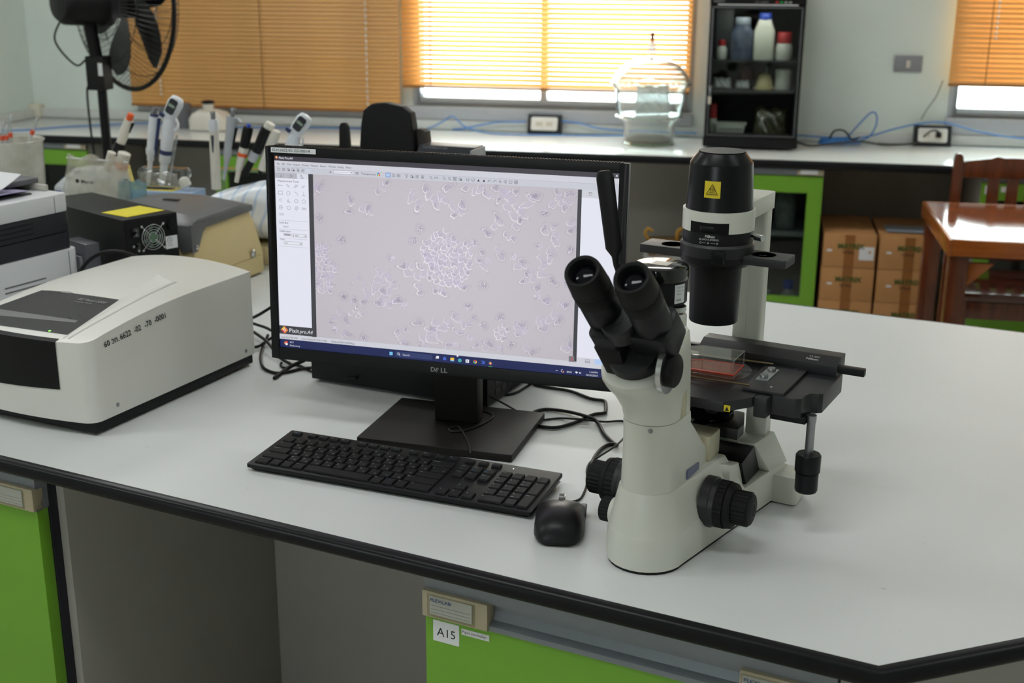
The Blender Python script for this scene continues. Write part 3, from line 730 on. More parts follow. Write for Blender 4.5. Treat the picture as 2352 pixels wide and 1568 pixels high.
# camera on the photo port
MB().lathe([(.0125, .262), (.0125, .300), (.0115, .303)], 32, TR(.004, .106, 0)).build('photo_port', IVORY, ms)
mc = thing('microscope_camera', 'round glossy black camera with aerial on the photo port of the microscope', 'camera', (-.1112, 1.3574, BZ), math.radians(-18.1))
CT = TR(-.021, .110, 0)
MB().lathe([(.0105, .3035), (.0115, .305), (.014, .306), (.014, .312)], 36, TR(.001, .106, 0)).build('mount_ring', CHROME, mc)
cb = MB().lathe([(.030, .312), (.0335, .316), (.0335, .3435), (.0325, .344)], 64, CT).build('body', mat('camera_black', (24, 25, 27), .3), mc, ang=30)
MB().lathe([(.0342, .344), (.0346, .346), (.0346, .356), (.0335, .3595), (.030, .3612), (.001, .3614)], 64, CT).build('top_cap', GLOSSB, mc, ang=30)
MB().box(-.030, -.008, .098, .118, .3614, .3618).build('top_label', mat('label_silver', (190, 184, 172), .4, var=.15, scale=400), mc)
m_ = MB()
for i in range(8):
    a, b_ = -.62 + .5 * i / 8, -.62 + .5 * (i + 1) / 8; R_ = .0338
    m_.add([(R_ * math.cos(a), R_ * math.sin(a), .318), (R_ * math.cos(b_), R_ * math.sin(b_), .318), (R_ * math.cos(b_), R_ * math.sin(b_), .341), (R_ * math.cos(a), R_ * math.sin(a), .341)], [(0, 1, 2, 3)], CT)
sl_ = m_.build('side_label', PAPER, mc)
lt = axes((-.021 + .0343 * math.cos(-.50), .110 + .0343 * math.sin(-.50), .330), (-math.sin(-.42), math.cos(-.42), 0), (0, 0, 1))
g = tgroup('camlab', 'lettering', mat('ink_grey2', (90, 92, 96), .6), sl_)
for k, s in enumerate(('Model: HT-5', 'Power: 5V', 'Made in')): text(s, .0024, lt @ TR(-.002, .007 - k * .004, .0002), g)
text('RoHS', .0032, lt @ TR(-.002, -.0085, .0002), g, bold=.03)
an = MB(); pts2 = [(0, 0, .0035, .003), (.012, .0, .0045, .003), (.022, .0, .0115, .0042), (.085, 0, .0118, .0042), (.108, 0, .0120, .0042), (.114, 0, .0105, .004), (.1175, 0, .007, .003)]
AT = aim((-.077, .104, .352), (-.096, .104, .462)) @ RZ(PI / 2)
an.loft([[(hx * math.cos(2 * PI * i / 16), hy * math.sin(2 * PI * i / 16) , z) for i in range(16)] for z, _, hx, hy in pts2], AT)
an.build('aerial', mat('aerial_black', (20, 20, 21), .45), mc, ang=50)
MB().tube([(-.0535, .110, .330), (-.062, .108, .333), (-.072, .105, .342), (-.077, .104, .354)], .0042, 12).build('aerial_hinge', BLK, mc)

# culture flask on the stage
fl = thing('culture_flask', 'clear plastic culture flask with pink medium lying on the microscope stage', 'flask', (-.1112, 1.3574, BZ), math.radians(-18.1))
FG = glass_mat('flask_plastic', (244, 244, 242), 1.7, rough=.05, haze=.035)
z0, z1 = .1955, .2205
out = [(.046, .209), (.044, .256), (-.012, .252), (-.030, .238), (-.030, .222), (-.012, .208)]
MB().prism(out, z0, z1).build('body', FG, fl, smooth=False)
MB().prism([(.045, .210), (.0432, .255), (-.011, .251), (-.029, .2375), (-.029, .2225), (-.011, .209)], z0 + .001, z0 + .0055).build('medium', glass_mat('medium_pink', (246, 196, 184), 1.0, haze=.30, hazecol=(236, 168, 152)), fl, smooth=False)
for q in ((.0455, .2092), (.0437, .2557), (-.012, .2083), (-.012, .2517)):
    MB().box(q[0] - .0006, q[0] + .0006, q[1] - .0006, q[1] + .0006, z0, z1).build('edge_rib', glass_mat('flask_edge', (225, 225, 222), 2.5, haze=.2), fl)
MB().tube([(x, y, z0 + .0052) for x, y in out + out[:1]], .0009, 6).build('meniscus', mat('meniscus_red', (224, 64, 40), .3), fl)
for za in (z0 + .0003, z1): MB().tube([(x, y, za) for x, y in out + out[:1]], .0005, 6).build('rim', MATS['flask_edge'], fl)
MB().rod((-.030, .230, .2085), (-.040, .230, .2085), .009, 20).build('neck', FG, fl)
MB().rod((-.040, .230, .2085), (-.056, .230, .2085), .0125, 24).build('cap', mat('flask_cap', (230, 235, 238), .4), fl)
# ================================================================== monitor
PLB = mat('plastic_black', (22, 22, 24), 0.42, var=.06, scale=80, bump=.02, bscale=1200)
PLB2 = mat('plastic_black_stand', (28, 25, 24), 0.5, var=.05, scale=60)
mo = thing('monitor', 'black flat monitor showing a grey micrograph of cells beside the microscope', 'monitor', (-.437, 1.724, BZ), -.0951)
SW, SH = .527, .2965
ST = TR(0, 0, .2821) @ RX(-.0406)             # screen centre; x right, z up, y away from the viewer
def sp(xm, ym, layer=0):                      # screen millimetres (from top left) -> local point
    return ST @ Vector((xm / 1000 - SW / 2, -.0002 - .00012 * layer, SH / 2 - ym / 1000))
bz = MB()
L, R_, T_, B_ = -SW / 2 - .0133, SW / 2 + .0133, SH / 2 + .0140, -SH / 2 - .0180
for x0, x1, z0, z1 in ((L, -SW / 2, B_, T_), (SW / 2, R_, B_, T_), (-SW / 2, SW / 2, SH / 2, T_), (-SW / 2, SW / 2, B_, -SH / 2)):
    bz.box(x0, x1, -.0035, .010, z0, z1, ST)
bezel = bz.build('bezel', PLB, mo, bevel=.0008)
bk = MB(); bk.frustum((L + .001, R_ - .001, B_ + .001, T_ - .001), (L + .06, R_ - .06, B_ + .04, T_ - .05), .010, .046, ST @ Matrix(((1, 0, 0, 0), (0, 0, 1, 0), (0, 1, 0, 0), (0, 0, 0, 1))))
bk.build('back_cover', PLB, mo, bevel=.004)
vt = MB()
for k in range(118):
    x = L + .012 + k * (R_ - L - .024) / 117; vt.box(x, x + .0024, .001, .0075, T_, T_ + .0012, ST)
vt.build('vent_ridges', mat('vent_brown', (54, 44, 38), .5), bezel)
MB().box(-SW / 2, SW / 2, .0000, .004, -SH / 2, SH / 2, ST).build('screen', glow('scr_base', (30, 30, 34)), mo)
screen = mo.children[-1]
SCOL = {'panel': (203, 204, 213), 'white': (224, 226, 238), 'title': (58, 54, 63), 'tool': (196, 198, 208), 'strip': (60, 60, 66), 'navy': (22, 32, 82), 'tab': (176, 177, 186),
        'tabsel': (214, 216, 226), 'sel': (176, 200, 236), 'line': (160, 160, 170), 'pill': (44, 56, 104), 'red': (196, 60, 48), 'grey': (120, 120, 126), 'ink': (52, 50, 58), 'orange': (224, 128, 70),
        'yellow': (236, 190, 70), 'teal': (60, 170, 200), 'blue': (62, 98, 190), 'sky': (120, 200, 240), 'green': (90, 170, 90), 'wt': (226, 228, 236), 'dim': (186, 188, 198)}
SM = {k: glow('screen_' + k, c, 1.0) for k, c in SCOL.items()}
keys_ = list(SCOL)
ui = MB()
def rect(x0, y0, x1, y1, col, layer=1):
    ui.cur = keys_.index(col)
    ui.add([sp(x0, y1, layer), sp(x1, y1, layer), sp(x1, y0, layer), sp(x0, y0, layer)], [(0, 1, 2, 3)])
rect(0, 0, 527, 7.4, 'title'); rect(0, 7.4, 527, 16.2, 'panel'); rect(0, 16.2, 527, 25.4, 'tool'); rect(0, 16.1, 527, 16.4, 'line', 2)
rect(0, 25.4, 55, 275.3, 'white'); rect(0, 25.4, 18.4, 33.4, 'tab', 2); rect(18.7, 25.4, 36.4, 33.4, 'tab', 2); rect(36.7, 25.4, 55, 33.4, 'tabsel', 2)
rect(55, 24.7, 62.7, 276, 'strip'); rect(468.4, 25.4, 474, 277, 'strip'); rect(474, 25.4, 527, 276.6, 'white'); rect(474, 25.4, 527, 36.5, 'panel', 2)
rect(0, 275.3, 527, 283.4, 'panel'); rect(0, 283.4, 527, 296.5, 'navy')
rect(0, 261.8, 55.4, 275.2, 'strip', 2)
for y in (97, 110.4, 124.6, 137): rect(3, y, 52, y + .35, 'line', 2)
rect(25.3, 116.7, 50.4, 121.7, 'wt', 2); rect(12.1, 129, 43, 133.7, 'wt', 2)
for (a, b, c, d) in ((25.3, 116.7, 50.4, 121.7), (12.1, 129, 43, 133.7), (96.3, 17, 127.6, 22.4)):
    rect(a, b, c, b + .35, 'grey', 3); rect(a, d - .35, c, d, 'grey', 3); rect(a, b, a + .35, d, 'grey', 3); rect(c - .35, b, c, d, 'grey', 3); rect(c - 5, b, c - 4.7, d, 'grey', 3); rect(c - 3.4, b + 1.9, c - 1.6, b + 3.2, 'ink', 3)
rect(12, 117.2, 23.4, 120.6, 'line', 2)
rect(96.5, 17.2, 127.4, 22.2, 'wt', 2); rect(98, 19.5, 121, 19.9, 'grey', 3)
rect(178.8, 16.8, 186.8, 23.2, 'blue', 2); rect(179.3, 17.3, 186.3, 22.7, 'sel', 3)
rect(50.8, 17, 58.6, 24.2, 'sel', 2); rect(51.3, 17.5, 58.1, 23.7, 'panel', 3)
rect(462.5, 268, 470.5, 276.6, 'grey', 3); rect(474, 269, 501, 277, 'panel', 2); rect(501, 269, 512, 277, 'sel', 2)
rect(192.5, 286.0, 252, 294.0, 'pill', 2)
# taskbar icons
for dx in (0, 2.6):
    for dy in (0, 2.6): rect(183 + dx, 287.6 + dy, 185.4 + dx, 290 + dy, 'sky', 3)
rect(256.6, 288.3, 260, 292, 'grey', 3); rect(258.4, 287, 262.4, 290.8, 'wt', 4)
rect(268.8, 288.4, 274, 292.4, 'blue', 3); rect(270.4, 287, 272.6, 289, 'blue', 4)
rect(280.6, 287.6, 286.4, 292.8, 'yellow', 3); rect(280.6, 291.4, 286.4, 292.8, 'sky', 4)
rect(304.6, 288, 310, 293, 'wt', 3); rect(306.2, 289.6, 308.4, 291.4, 'grey', 4)
rect(328.8, 287.8, 334.4, 292.8, 'blue', 3); rect(328, 289, 331, 292, 'navy', 4)
rect(340.6, 295.2, 346.2, 296, 'green', 3); rect(340.4, 287.6, 346.4, 293.6, 'pill', 2)
rect(513.5, 287.5, 517.5, 294, 'green', 3)
uo = ui.build('window_panes', [SM[k] for k in keys_], screen, smooth=False)
# round icons and line icons
def disc(m, x, y, r, layer=3, n=16, a0=0, a1=2 * PI, col='ink'):
    m.cur = keys_.index(col)
    pts = [sp(x + r * math.cos(a0 + (a1 - a0) * i / n), y + r * math.sin(a0 + (a1 - a0) * i / n), layer) for i in range(n + (0 if a1 - a0 > 6.2 else 1))]
    if a1 - a0 < 6.2: pts.append(sp(x, y, layer))
    m.add(pts, [tuple(range(len(pts)))[::-1]])
def line(m, pts, w=.35, layer=3, col='ink', close=False):
    m.cur = keys_.index(col)
    if close: pts = list(pts) + [pts[0]]
    for (x0, y0), (x1, y1) in zip(pts[:-1], pts[1:]):
        dx, dy = x1 - x0, y1 - y0; l = math.hypot(dx, dy) or 1; nx, ny = -dy / l * w / 2, dx / l * w / 2
        m.add([sp(x0 + nx, y0 + ny, layer), sp(x1 + nx, y1 + ny, layer), sp(x1 - nx, y1 - ny, layer), sp(x0 - nx, y0 - ny, layer)], [(0, 1, 2, 3)])
def circ(m, x, y, r, w=.35, n=16, sx=1, a0=0, a1=2 * PI, col='ink', layer=3): line(m, [(x + sx * r * math.cos(a0 + (a1 - a0) * i / n), y + r * math.sin(a0 + (a1 - a0) * i / n)) for i in range(n + 1)], w, layer, col)
ic = MB()
disc(ic, 10, 289.5, 2.6, col='orange'); disc(ic, 12, 287.8, 1.8, 4, col='red'); disc(ic, 11.5, 291, 2, 5, col='wt')
disc(ic, 295.5, 290.6, 2.9, col='teal'); disc(ic, 296.2, 291.3, 1.5, 4, col='green')
for k, c in enumerate(('red', 'yellow', 'green')): disc(ic, 319.4, 290.4, 2.9, 3, 8, k * 2.094 - 2.6, k * 2.094 - .51, c)
disc(ic, 319.4, 290.4, 1.3, 4, col='blue')
for x, y, r in ((3.7, 2.6, 2.6), (8.6, 268.6, 6.2), (343.4, 290.6, 2.6)):   # orange lozenge emblem
    for k, c in enumerate(('orange', 'red', 'yellow', 'orange')):
        a = k * PI / 2; ic.cur = keys_.index(c); ic.add([sp(x, y, 5), sp(x + r * math.cos(a), y + r * math.sin(a), 5), sp(x + r * math.cos(a + PI / 2), y + r * math.sin(a + PI / 2), 5)], [(2, 1, 0)])
    line(ic, [(x - r * .35, y - r * .1), (x, y - r * .35), (x + r * .35, y + r * .1), (x, y + r * .35)], r * .13, 6, 'wt', True)
circ(ic, 197.5, 289.4, 1.6, .5, col='wt'); line(ic, [(198.6, 290.6), (200, 292.2)], .6, col='wt')
for k in range(6): disc(ic, 167.7, 20, 2.6, 3, 4, k * PI / 3, (k + 1) * PI / 3, ('red', 'yellow', 'green', 'teal', 'blue', 'orange')[k])
disc(ic, 167.7, 20, 1.1, 4, col='tool')
def sq(x, y, a=2.0, b=1.8, col='ink'): line(ic, [(x - a, y - b), (x + a, y - b), (x + a, y + b), (x - a, y + b)], .35, 3, col, True)
def squig(x, y, k):
    if k == 0: line(ic, [(x - 2.2, y + 1.8), (x - 2.2, y - 1.8), (x - .6, y - 1.8), (x, y - 1), (x + 2.2, y - 1), (x + 1.6, y + 1.8)], .4, close=True)
    elif k == 1: sq(x, y); line(ic, [(x - 1, y - 1.8), (x - 1, y - .3), (x + 1, y - .3), (x + 1, y - 1.8)]); line(ic, [(x - 1.2, y + .8), (x + 1.2, y + .8)])
    elif k == 2: sq(x - .3, y); disc(ic, x + 1, y + .8, 1.1); line(ic, [(x - 1.4, y - .6), (x + .6, y - .6)])
    elif k == 3: sq(x, y, 1.5, 1.9); disc(ic, x, y + .2, .8); line(ic, [(x - 2, y - 2), (x + 2, y - 2)])
    elif k == 4: circ(ic, x, y, 2.1); ic.cur = keys_.index('ink'); ic.add([sp(x - .6, y - 1, 3), sp(x + 1.1, y, 3), sp(x - .6, y + 1, 3)], [(0, 1, 2)])
    elif k == 5: circ(ic, x - .3, y - .3, 1.6); line(ic, [(x + .8, y + .8), (x + 2.1, y + 2.1)], .5)
    elif k == 6: line(ic, [(x - 2.2, y - 2), (x + 2.2, y - 2), (x + .5, y + .2), (x + .5, y + 2), (x - .5, y + 2), (x - .5, y + .2)], .4, close=True)
    elif k == 7: line(ic, [(x - 2, y - 2), (x + 2, y + 2)], .5); line(ic, [(x + 2, y - 2), (x - 2, y + 2)], .5); sq(x, y, 2.2, 2.2)
    elif k == 8: circ(ic, x, y, 2, .45, 12, 1, -1, 4.2); line(ic, [(x + 1, y - 2.4), (x + 1.2, y - 1.4), (x + 2.4, y - 1.5)], .4)
    elif k == 9: ic.cur = keys_.index('ink'); ic.add([sp(x - 1.8, y + 1.8, 3), sp(x + 1.8, y + 1.8, 3), sp(x + .3, y - 1.8, 3)], [(0, 1, 2)])
    elif k == 10: circ(ic, x, y + .8, 2, .45, 8, 1, PI, 2 * PI); line(ic, [(x - 2.4, y - .2), (x - 2, y + 1), (x - .9, y + .6)], .4)
    elif k == 11: line(ic, [(x - 1.2, y - 2), (x - 1.2, y + 1.4), (x - .2, y + .6), (x + .6, y + 2), (x + 1.2, y + 1.6), (x + .5, y + .4), (x + 1.6, y + .2)], .35, close=True)
for x, k in zip((7, 15, 22.8, 30.6, 38.6, 46.4), (0, 1, 2, 2, 3, 4)): squig(x, 20.2, k)
for x in (64, 72, 80): sq(x, 20.4, 2, 1.6, 'dim')
for y in (18.6, 19.8, 21): line(ic, [(131.4, y), (136.2, y)], .5)
sq(182.9, 20, 2.2, 2); sq(191.3, 20, 2.3, 2); line(ic, [(191.3, 18), (191.3, 22)]); sq(199.3, 20, 2.3, 2); line(ic, [(199.3, 18), (199.3, 22)]); line(ic, [(197, 20), (201.6, 20)])
for x, k in zip((211.8, 220.2, 228, 236.5, 249.5, 269.5, 277.8, 286, 294.4, 305.5, 313.4, 321.6, 329.8, 338.4, 346.6, 354, 362, 370, 377.7), (6, 2, 1, 3, 5, 5, 5, 7, 2, 8, 8, 9, 9, 10, 10, 11, 4, 0, 7)): squig(x, 20.3, k)
line(ic, [(11, 27.6), (9, 31.5), (12, 31.5)], .35); circ(ic, 26.8, 29.6, 1.8); line(ic, [(43, 27), (43, 32), (47, 32)], .5, close=True)
gx, gy = (8.5, 21.6, 34.3, 46.7), (44.2, 55.4, 66.8, 77.7)
line(ic, [(5.5, 44.2), (11.5, 44.2)]); line(ic, [(5.5, 43), (5.5, 45.4)]); line(ic, [(11.5, 43), (11.5, 45.4)])
for d in (0, 2): line(ic, [(18.8, 42 + d), (24, 45 + d)])
for d in (-1.8, 0, 1.8): line(ic, [(32 + d, 47), (36.2 + d, 42)])
line(ic, [(44, 47), (45.6, 43), (46.6, 46), (49.5, 42.4)])
sq(8.5, 55.4, 3.4, 2.6); line(ic, [(21.6 + 3.2 * math.cos(k * PI / 3), 55.4 + 3.2 * math.sin(k * PI / 3)) for k in range(6)], close=True); circ(ic, 31, 59, 6, .4, 8, 1, -1.5, -.1); line(ic, [(46.7, 52), (46.7, 58), (43.5, 58), (50, 58)])
line(ic, [(11, 64), (6, 66.5), (11, 69)]); line(ic, [(21.6, 63.6), (19.6, 69), (25, 69)]); line(ic, [(20, 66), (23.4, 68.8)]); circ(ic, 34.3, 66.8, 2.2, .4, 16, 1.35); circ(ic, 46.7, 66.8, 2.8)
for x in gx[:3]: circ(ic, x, 77.7, 2.8)
line(ic, [(7, 77.7), (10.6, 77.7)]); circ(ic, 34.3, 77.7, 1.3); circ(ic, 44.6, 77.7, 1.5); circ(ic, 49, 77.7, 1.5); line(ic, [(46, 77.7), (47.6, 77.7)]); circ(ic, 7, 88, 1.4); circ(ic, 11.4, 88, 1.6); line(ic, [(8.4, 88), (10, 88)])
sq(486.4, 30.7, 2, 2); line(ic, [(484.4, 29.6), (488.4, 29.6)]); sq(490.3, 273.4, 3, 2.4); line(ic, [(487.5, 275.6), (489.4, 272.6), (490.8, 274.6), (492, 273.4), (493.2, 275.6)], .5)
line(ic, [(521.4, 2.2), (524.2, 5.2)], .7, 3, 'wt'); line(ic, [(524.2, 2.2), (521.4, 5.2)], .7, 3, 'wt')
line(ic, [(443.4, 292.4), (444.9, 291), (446.4, 292.4)], .5, 3, 'wt'); circ(ic, 453.4, 291.4, 1.9, .5, 12, 1, 0, 5, 'wt'); disc(ic, 455, 292.8, 1.1, 4, col='orange')
disc(ic, 474.6, 293.6, 3.2, 3, 6, -2.36, -.79, 'wt'); circ(ic, 480, 292, 1.4, .5, 10, 1, -1, 1, 'wt'); disc(ic, 479.4, 292, 1, col='wt')
ic.cur = keys_.index('wt'); ic.add([sp(290.8, 281, 6), sp(290.8, 285.6, 6), sp(294, 284.4, 6)], [(0, 1, 2)])
ic.build('icons', [SM[k] for k in keys_], screen, smooth=False)['kind'] = 'stuff'
# writing on the screen
def st(s, x, y, size, g, **kw): text(s, size / 1000, axes(sp(x, y, 6), ST.to_3x3() @ Vector((1, 0, 0)), ST.to_3x3() @ Vector((0, 0, 1))), g, **kw)
gd = tgroup('scr_dark', 'lettering', SM['ink'], screen); gw = tgroup('scr_white', 'lettering', SM['wt'], screen); gr = tgroup('scr_red', 'lettering', SM['red'], screen)
st('Pixit Pro.A4', 7.8, 4.6, 4.6, gw, bold=.01)
for s, x in zip('File Edit View Acquire Process Measure Report Window Setting About'.split(), (4, 12.4, 21, 30.8, 45.2, 59.4, 74.6, 88, 102.6, 116.2)): st(s, x, 13.4, 4.0, gd, wide=.88)
st('A', 89.6, 21.8, 5, gd); st('Transparency', 140.4, 21.5, 4.3, gd); st('57%', 254.4, 21.5, 3.9, gd)
st('Measurement Tools', 4.6, 38.9, 4.3, gd); st('Scale Bar', 5.1, 102, 4.2, gd); st('based', 12, 107.6, 3.6, gd); st('Calibration', 5.2, 115, 4.2, gd); st('8_40X', 27.4, 120.6, 3.6, gd); st('Unit', 6, 127.6, 4.2, gd); st('µm', 14, 132.6, 3.8, gd)
st('Pixit', 16.5, 271.6, 9.4, gw); st('pro.A4', 34.2, 271.6, 8.4, gw, shear=.2, wide=.92)
st('Image Size:2592×1944', 2.6, 281.4, 3.9, gd, wide=.80); st('Cursor Position(X=1535,Y=1730)', 37, 281.4, 3.9, gd, wide=.80); st('FileName:20240110092304.jpg', 87, 281.4, 3.9, gd, wide=.80)
st('90°F', 17, 288.8, 3.7, gw); st('Partly sunny', 17, 293.8, 3.7, gw, wide=.95); st('Search', 204.6, 291.6, 4.2, gw)
st('ENG', 460, 293.4, 3.8, gw); st('1:44 PM', 506, 290.4, 3.9, gw, align='R'); st('10/10/2024', 506, 295.2, 3.9, gw, align='R'); st('1', 465.2, 275, 8, gr, bold=.02)
# the micrograph: a phase contrast picture of cells, computed cell by cell
def micrograph():
    rng = np.random.default_rng(5)
    NX, NY = 580, 356; x0, x1, y0, y1 = 62.7, 468.4, 24.9, 275.2
    X = np.linspace(x0, x1, NX); Y = np.linspace(y0, y1, NY); XX, YY = np.meshgrid(X, Y)
    lum = np.zeros((NY, NX)); tint = np.zeros((NY, NX)); warm = np.zeros((NY, NX))
    def px(a, b):           # photograph pixels of a cell -> millimetres on the screen
        d = ray(a, b); Mi = (mo_world @ ST).inverted(); o = Mi @ CAM_LOC; dd = Mi.to_3x3() @ d; t = -o.y / dd.y; q = o + dd * t
        return (q.x + SW / 2) * 1000, (SH / 2 - q.z) * 1000
    def cell(cx, cy, r, asp=1.0, ang=0.0, rim=.26, fill=-.05, spiky=.15, gran=.06):
        m = r * asp * 2.2
        i0, i1 = np.searchsorted(X, [cx - m, cx + m]); j0, j1 = np.searchsorted(Y, [cy - m, cy + m])
        if i1 <= i0 or j1 <= j0: return
        dx, dy = XX[j0:j1, i0:i1] - cx, YY[j0:j1, i0:i1] - cy
        u = (dx * np.cos(ang) + dy * np.sin(ang)) / asp; v = -dx * np.sin(ang) + dy * np.cos(ang)
        th = np.arctan2(v, u); ph = rng.uniform(0, 6.28, 3)
        rr = r * (1 + spiky * np.cos(2 * th + ph[0]) * .5 + spiky * np.cos(3 * th + ph[1]) * .7 + spiky * .5 * np.cos(5 * th + ph[2]))
        q = np.hypot(u, v) / rr; w = .52 / r
        ring = np.exp(-((q - 1.0) / w) ** 2); inn = (q < 1)
        side = .65 + .5 * np.cos(th - 2.3 + ang)
        L = lum[j0:j1, i0:i1]; L[:] = np.maximum(L * np.where(inn, .35, 1), ring * rim * side * .72) + inn * fill * .7
        L += np.exp(-((q - 1.28) / (w * 1.2)) ** 2) * -.05
        L += inn * rng.normal(0, gran, L.shape) * (q < .85)
        L += np.exp(-((q - rng.uniform(.0, .25)) / .2) ** 2) * rng.uniform(-.12, .02)
        tint[j0:j1, i0:i1] += inn * .5
        warm[j0:j1, i0:i1] = np.maximum(warm[j0:j1, i0:i1], ring * rng.uniform(0, 1))
    def cluster(poly, step, r, rim=.3):
        P = np.array([px(*q) for q in poly]); done = []
        tries = 0
        while tries < 2600:
            tries += 1
            a = rng.uniform(P.min(0), P.max(0)); ins = False
            for k in range(len(P)):
                (ax, ay), (bx, by) = P[k - 1], P[k]
                if (ay > a[1]) != (by > a[1]) and a[0] < (bx - ax) * (a[1] - ay) / (by - ay) + ax: ins = not ins
            if ins and all((a[0] - c[0]) ** 2 + (a[1] - c[1]) ** 2 > step * step for c in done): done.append(a)
        for c in done: cell(c[0], c[1], r * rng.uniform(.85, 1.15), rng.uniform(1, 1.35), rng.uniform(0, 3.14), rim, -.04, .16)
    def some(lst, r=4.3, rim=.26, asp=None):
        for q in lst:
            c = px(q[0], q[1]); cell(c[0], c[1], r * rng.uniform(.85, 1.15), asp or rng.uniform(1.1, 1.9), rng.uniform(0, 3.14), rim * rng.uniform(.7, 1.1), -.06, .22)
    def grainy(lst, r=6):
        for q in lst:
            c = px(q[0], q[1]); cell(c[0], c[1], r, 1.1, 0, .05, -.07, .1, .15)
    some([(820, 640), (835, 652)], 3, .12, 2.6); some([(845, 672), (838, 690)], 5, .14, 1.6)
    grainy([(745, 575), (733, 500), (900, 592), (950, 552), (965, 525), (1110, 748), (1252, 488), (1205, 760), (1150, 728), (880, 698), (900, 692), (812, 690), (1080, 775), (930, 700), (1150, 800), (1175, 790), (1235, 680), (1255, 695), (1290, 700), (1110, 655), (1075, 705), (770, 755), (835, 775), (1165, 405 + 430 - 395), (1310, 575), (790, 680), (1000, 760), (1045, 790), (1180, 590), (1090, 560), (1240, 565), (1305, 650), (1120, 600), (785, 550)], 5.5)
    some([(728, 425), (722, 436), (735, 430), (880, 428), (868, 440), (888, 420), (806, 460), (802, 485), (832, 480), (852, 484), (845, 478)], 4.2)
    some([(950, 440), (945, 455), (962, 470), (985, 448), (1000, 455), (1012, 452), (1002, 470), (1025, 460), (1040, 475), (1060, 482), (1045, 492), (1062, 470), (1072, 430), (1090, 440), (1105, 432), (1120, 445), (1030, 430), (978, 432)], 4.6, .32)
    some([(1155, 440), (1168, 452), (1175, 462), (1190, 478), (1165, 475), (1210, 470), (1222, 455), (1200, 490), (1180, 498), (1145, 505), (1135, 520), (1120, 535), (1165, 540), (1180, 548), (1185, 520), (1195, 505), (1150, 452), (1230, 450), (1140, 430), (1185, 440)], 4.5, .3)
    some([(1268, 470), (1285, 452), (1292, 468), (1305, 462), (1298, 478), (1280, 440), (1310, 445), (1252, 528), (1272, 520), (1278, 540), (1275, 555), (1265, 575), (1245, 595), (1265, 592), (1250, 610), (1312, 512), (1312, 530)], 4.4, .26)
    some([(1112, 612), (1145, 572), (1152, 588), (1100, 595), (1108, 580), (1190, 612), (1202, 604), (1222, 625), (1245, 630), (1205, 645), (1225, 640), (1235, 660), (1210, 628), (1270, 645)], 4.6, .22)
    some([(872, 625), (888, 632), (880, 648), (895, 640), (905, 655), (868, 642), (862, 660), (895, 668), (882, 682), (880, 668), (870, 695), (895, 700), (915, 690), (938, 628), (930, 610), (948, 612), (960, 635), (975, 628)], 5, .26)
    some([(975, 590), (985, 600), (968, 612), (998, 608), (1010, 622), (1020, 600), (985, 585), (1060, 655), (1052, 648), (1012, 665), (1020, 672), (1000, 668), (1065, 660), (962, 660), (966, 672)], 4, .34)
    some([(815, 712), (805, 720), (822, 726), (828, 718), (820, 705), (832, 722)], 2.8, .34, 1.05)
    some([(780, 715), (768, 730), (795, 735), (790, 765), (800, 768), (760, 740)], 4.2, .16)
    some([(915, 762), (925, 782), (932, 790), (935, 755), (972, 775), (985, 770), (992, 780), (978, 792), (965, 798), (1000, 740), (1018, 752), (1025, 735), (1010, 775), (1030, 795), (1048, 730), (1035, 745), (1055, 760), (990, 755), (960, 740), (1065, 745)], 4.6, .26)
    some([(1185, 745), (1195, 752), (1190, 765), (1200, 745), (1240, 735), (1252, 742), (1262, 735), (1250, 755), (1275, 722), (1285, 735), (1300, 700), (1302, 800), (1310, 790), (1255, 690)], 4.6, .22)
    some([(1150, 752), (1158, 748), (1140, 758), (1165, 757), (1150, 764), (1140, 768), (1160, 768), (1145, 775), (1156, 778)], 3.2, .36, 1.1)
    some([(1100, 790), (1115, 800), (1125, 790), (1080, 740), (1090, 730), (1020, 815), (1210, 800), (1225, 808)], 4.4, .16)
    cluster([(716, 552), (735, 558), (748, 562), (760, 600), (772, 612), (765, 640), (760, 668), (738, 672), (724, 655)], 5.0, 3.6, .26)
    cluster([(985, 545), (1025, 530), (1050, 548), (1078, 560), (1085, 590), (1080, 615), (1070, 640), (1040, 652), (1010, 650), (985, 640), (990, 610), (975, 585), (972, 562)], 5.6, 4.1, .34)
    for _ in range(260):
        i, j = rng.integers(2, NX - 2), rng.integers(2, NY - 2); lum[j, i] -= rng.uniform(.05, .2)
    base = np.array([.770, .746, .778])
    vig = 1 - .03 * ((XX - 266) / 200) ** 2 - .02 * ((YY - 150) / 125) ** 2
    col = base[None, None] * vig[..., None] + lum[..., None] * np.array([.9, .9, .86])[None, None] + np.clip(tint, 0, 1)[..., None] * np.array([-.025, -.03, .012]) + (warm * np.clip(lum, 0, 1))[..., None] * np.array([.04, .01, -.12])
    col = np.clip(col, .2, .99); linc = np.where(col <= .04045, col / 12.92, ((col + .055) / 1.055) ** 2.4)
    o = ST.to_3x3(); c0 = sp(0, 0, 2)
    ex = np.array(o @ Vector((1, 0, 0))); ez = np.array(o @ Vector((0, 0, 1)))
    V = np.array(c0)[None, None] + XX[..., None] / 1000 * ex - YY[..., None] / 1000 * ez
    idx = np.arange(NX * NY).reshape(NY, NX)
    F = np.stack([idx[1:, :-1], idx[1:, 1:], idx[:-1, 1:], idx[:-1, :-1]], -1).reshape(-1, 4)
    me = bpy.data.meshes.new('micrograph'); me.vertices.add(NX * NY); me.vertices.foreach_set('co', V.reshape(-1).astype(np.float32))
    me.loops.add(F.size); me.loops.foreach_set('vertex_index', F.reshape(-1).astype(np.int32))
    me.polygons.add(len(F)); me.polygons.foreach_set('loop_start', np.arange(0, F.size, 4, dtype=np.int32))
    me.update(calc_edges=True)
    at = me.color_attributes.new('picture', 'FLOAT_COLOR', 'POINT')
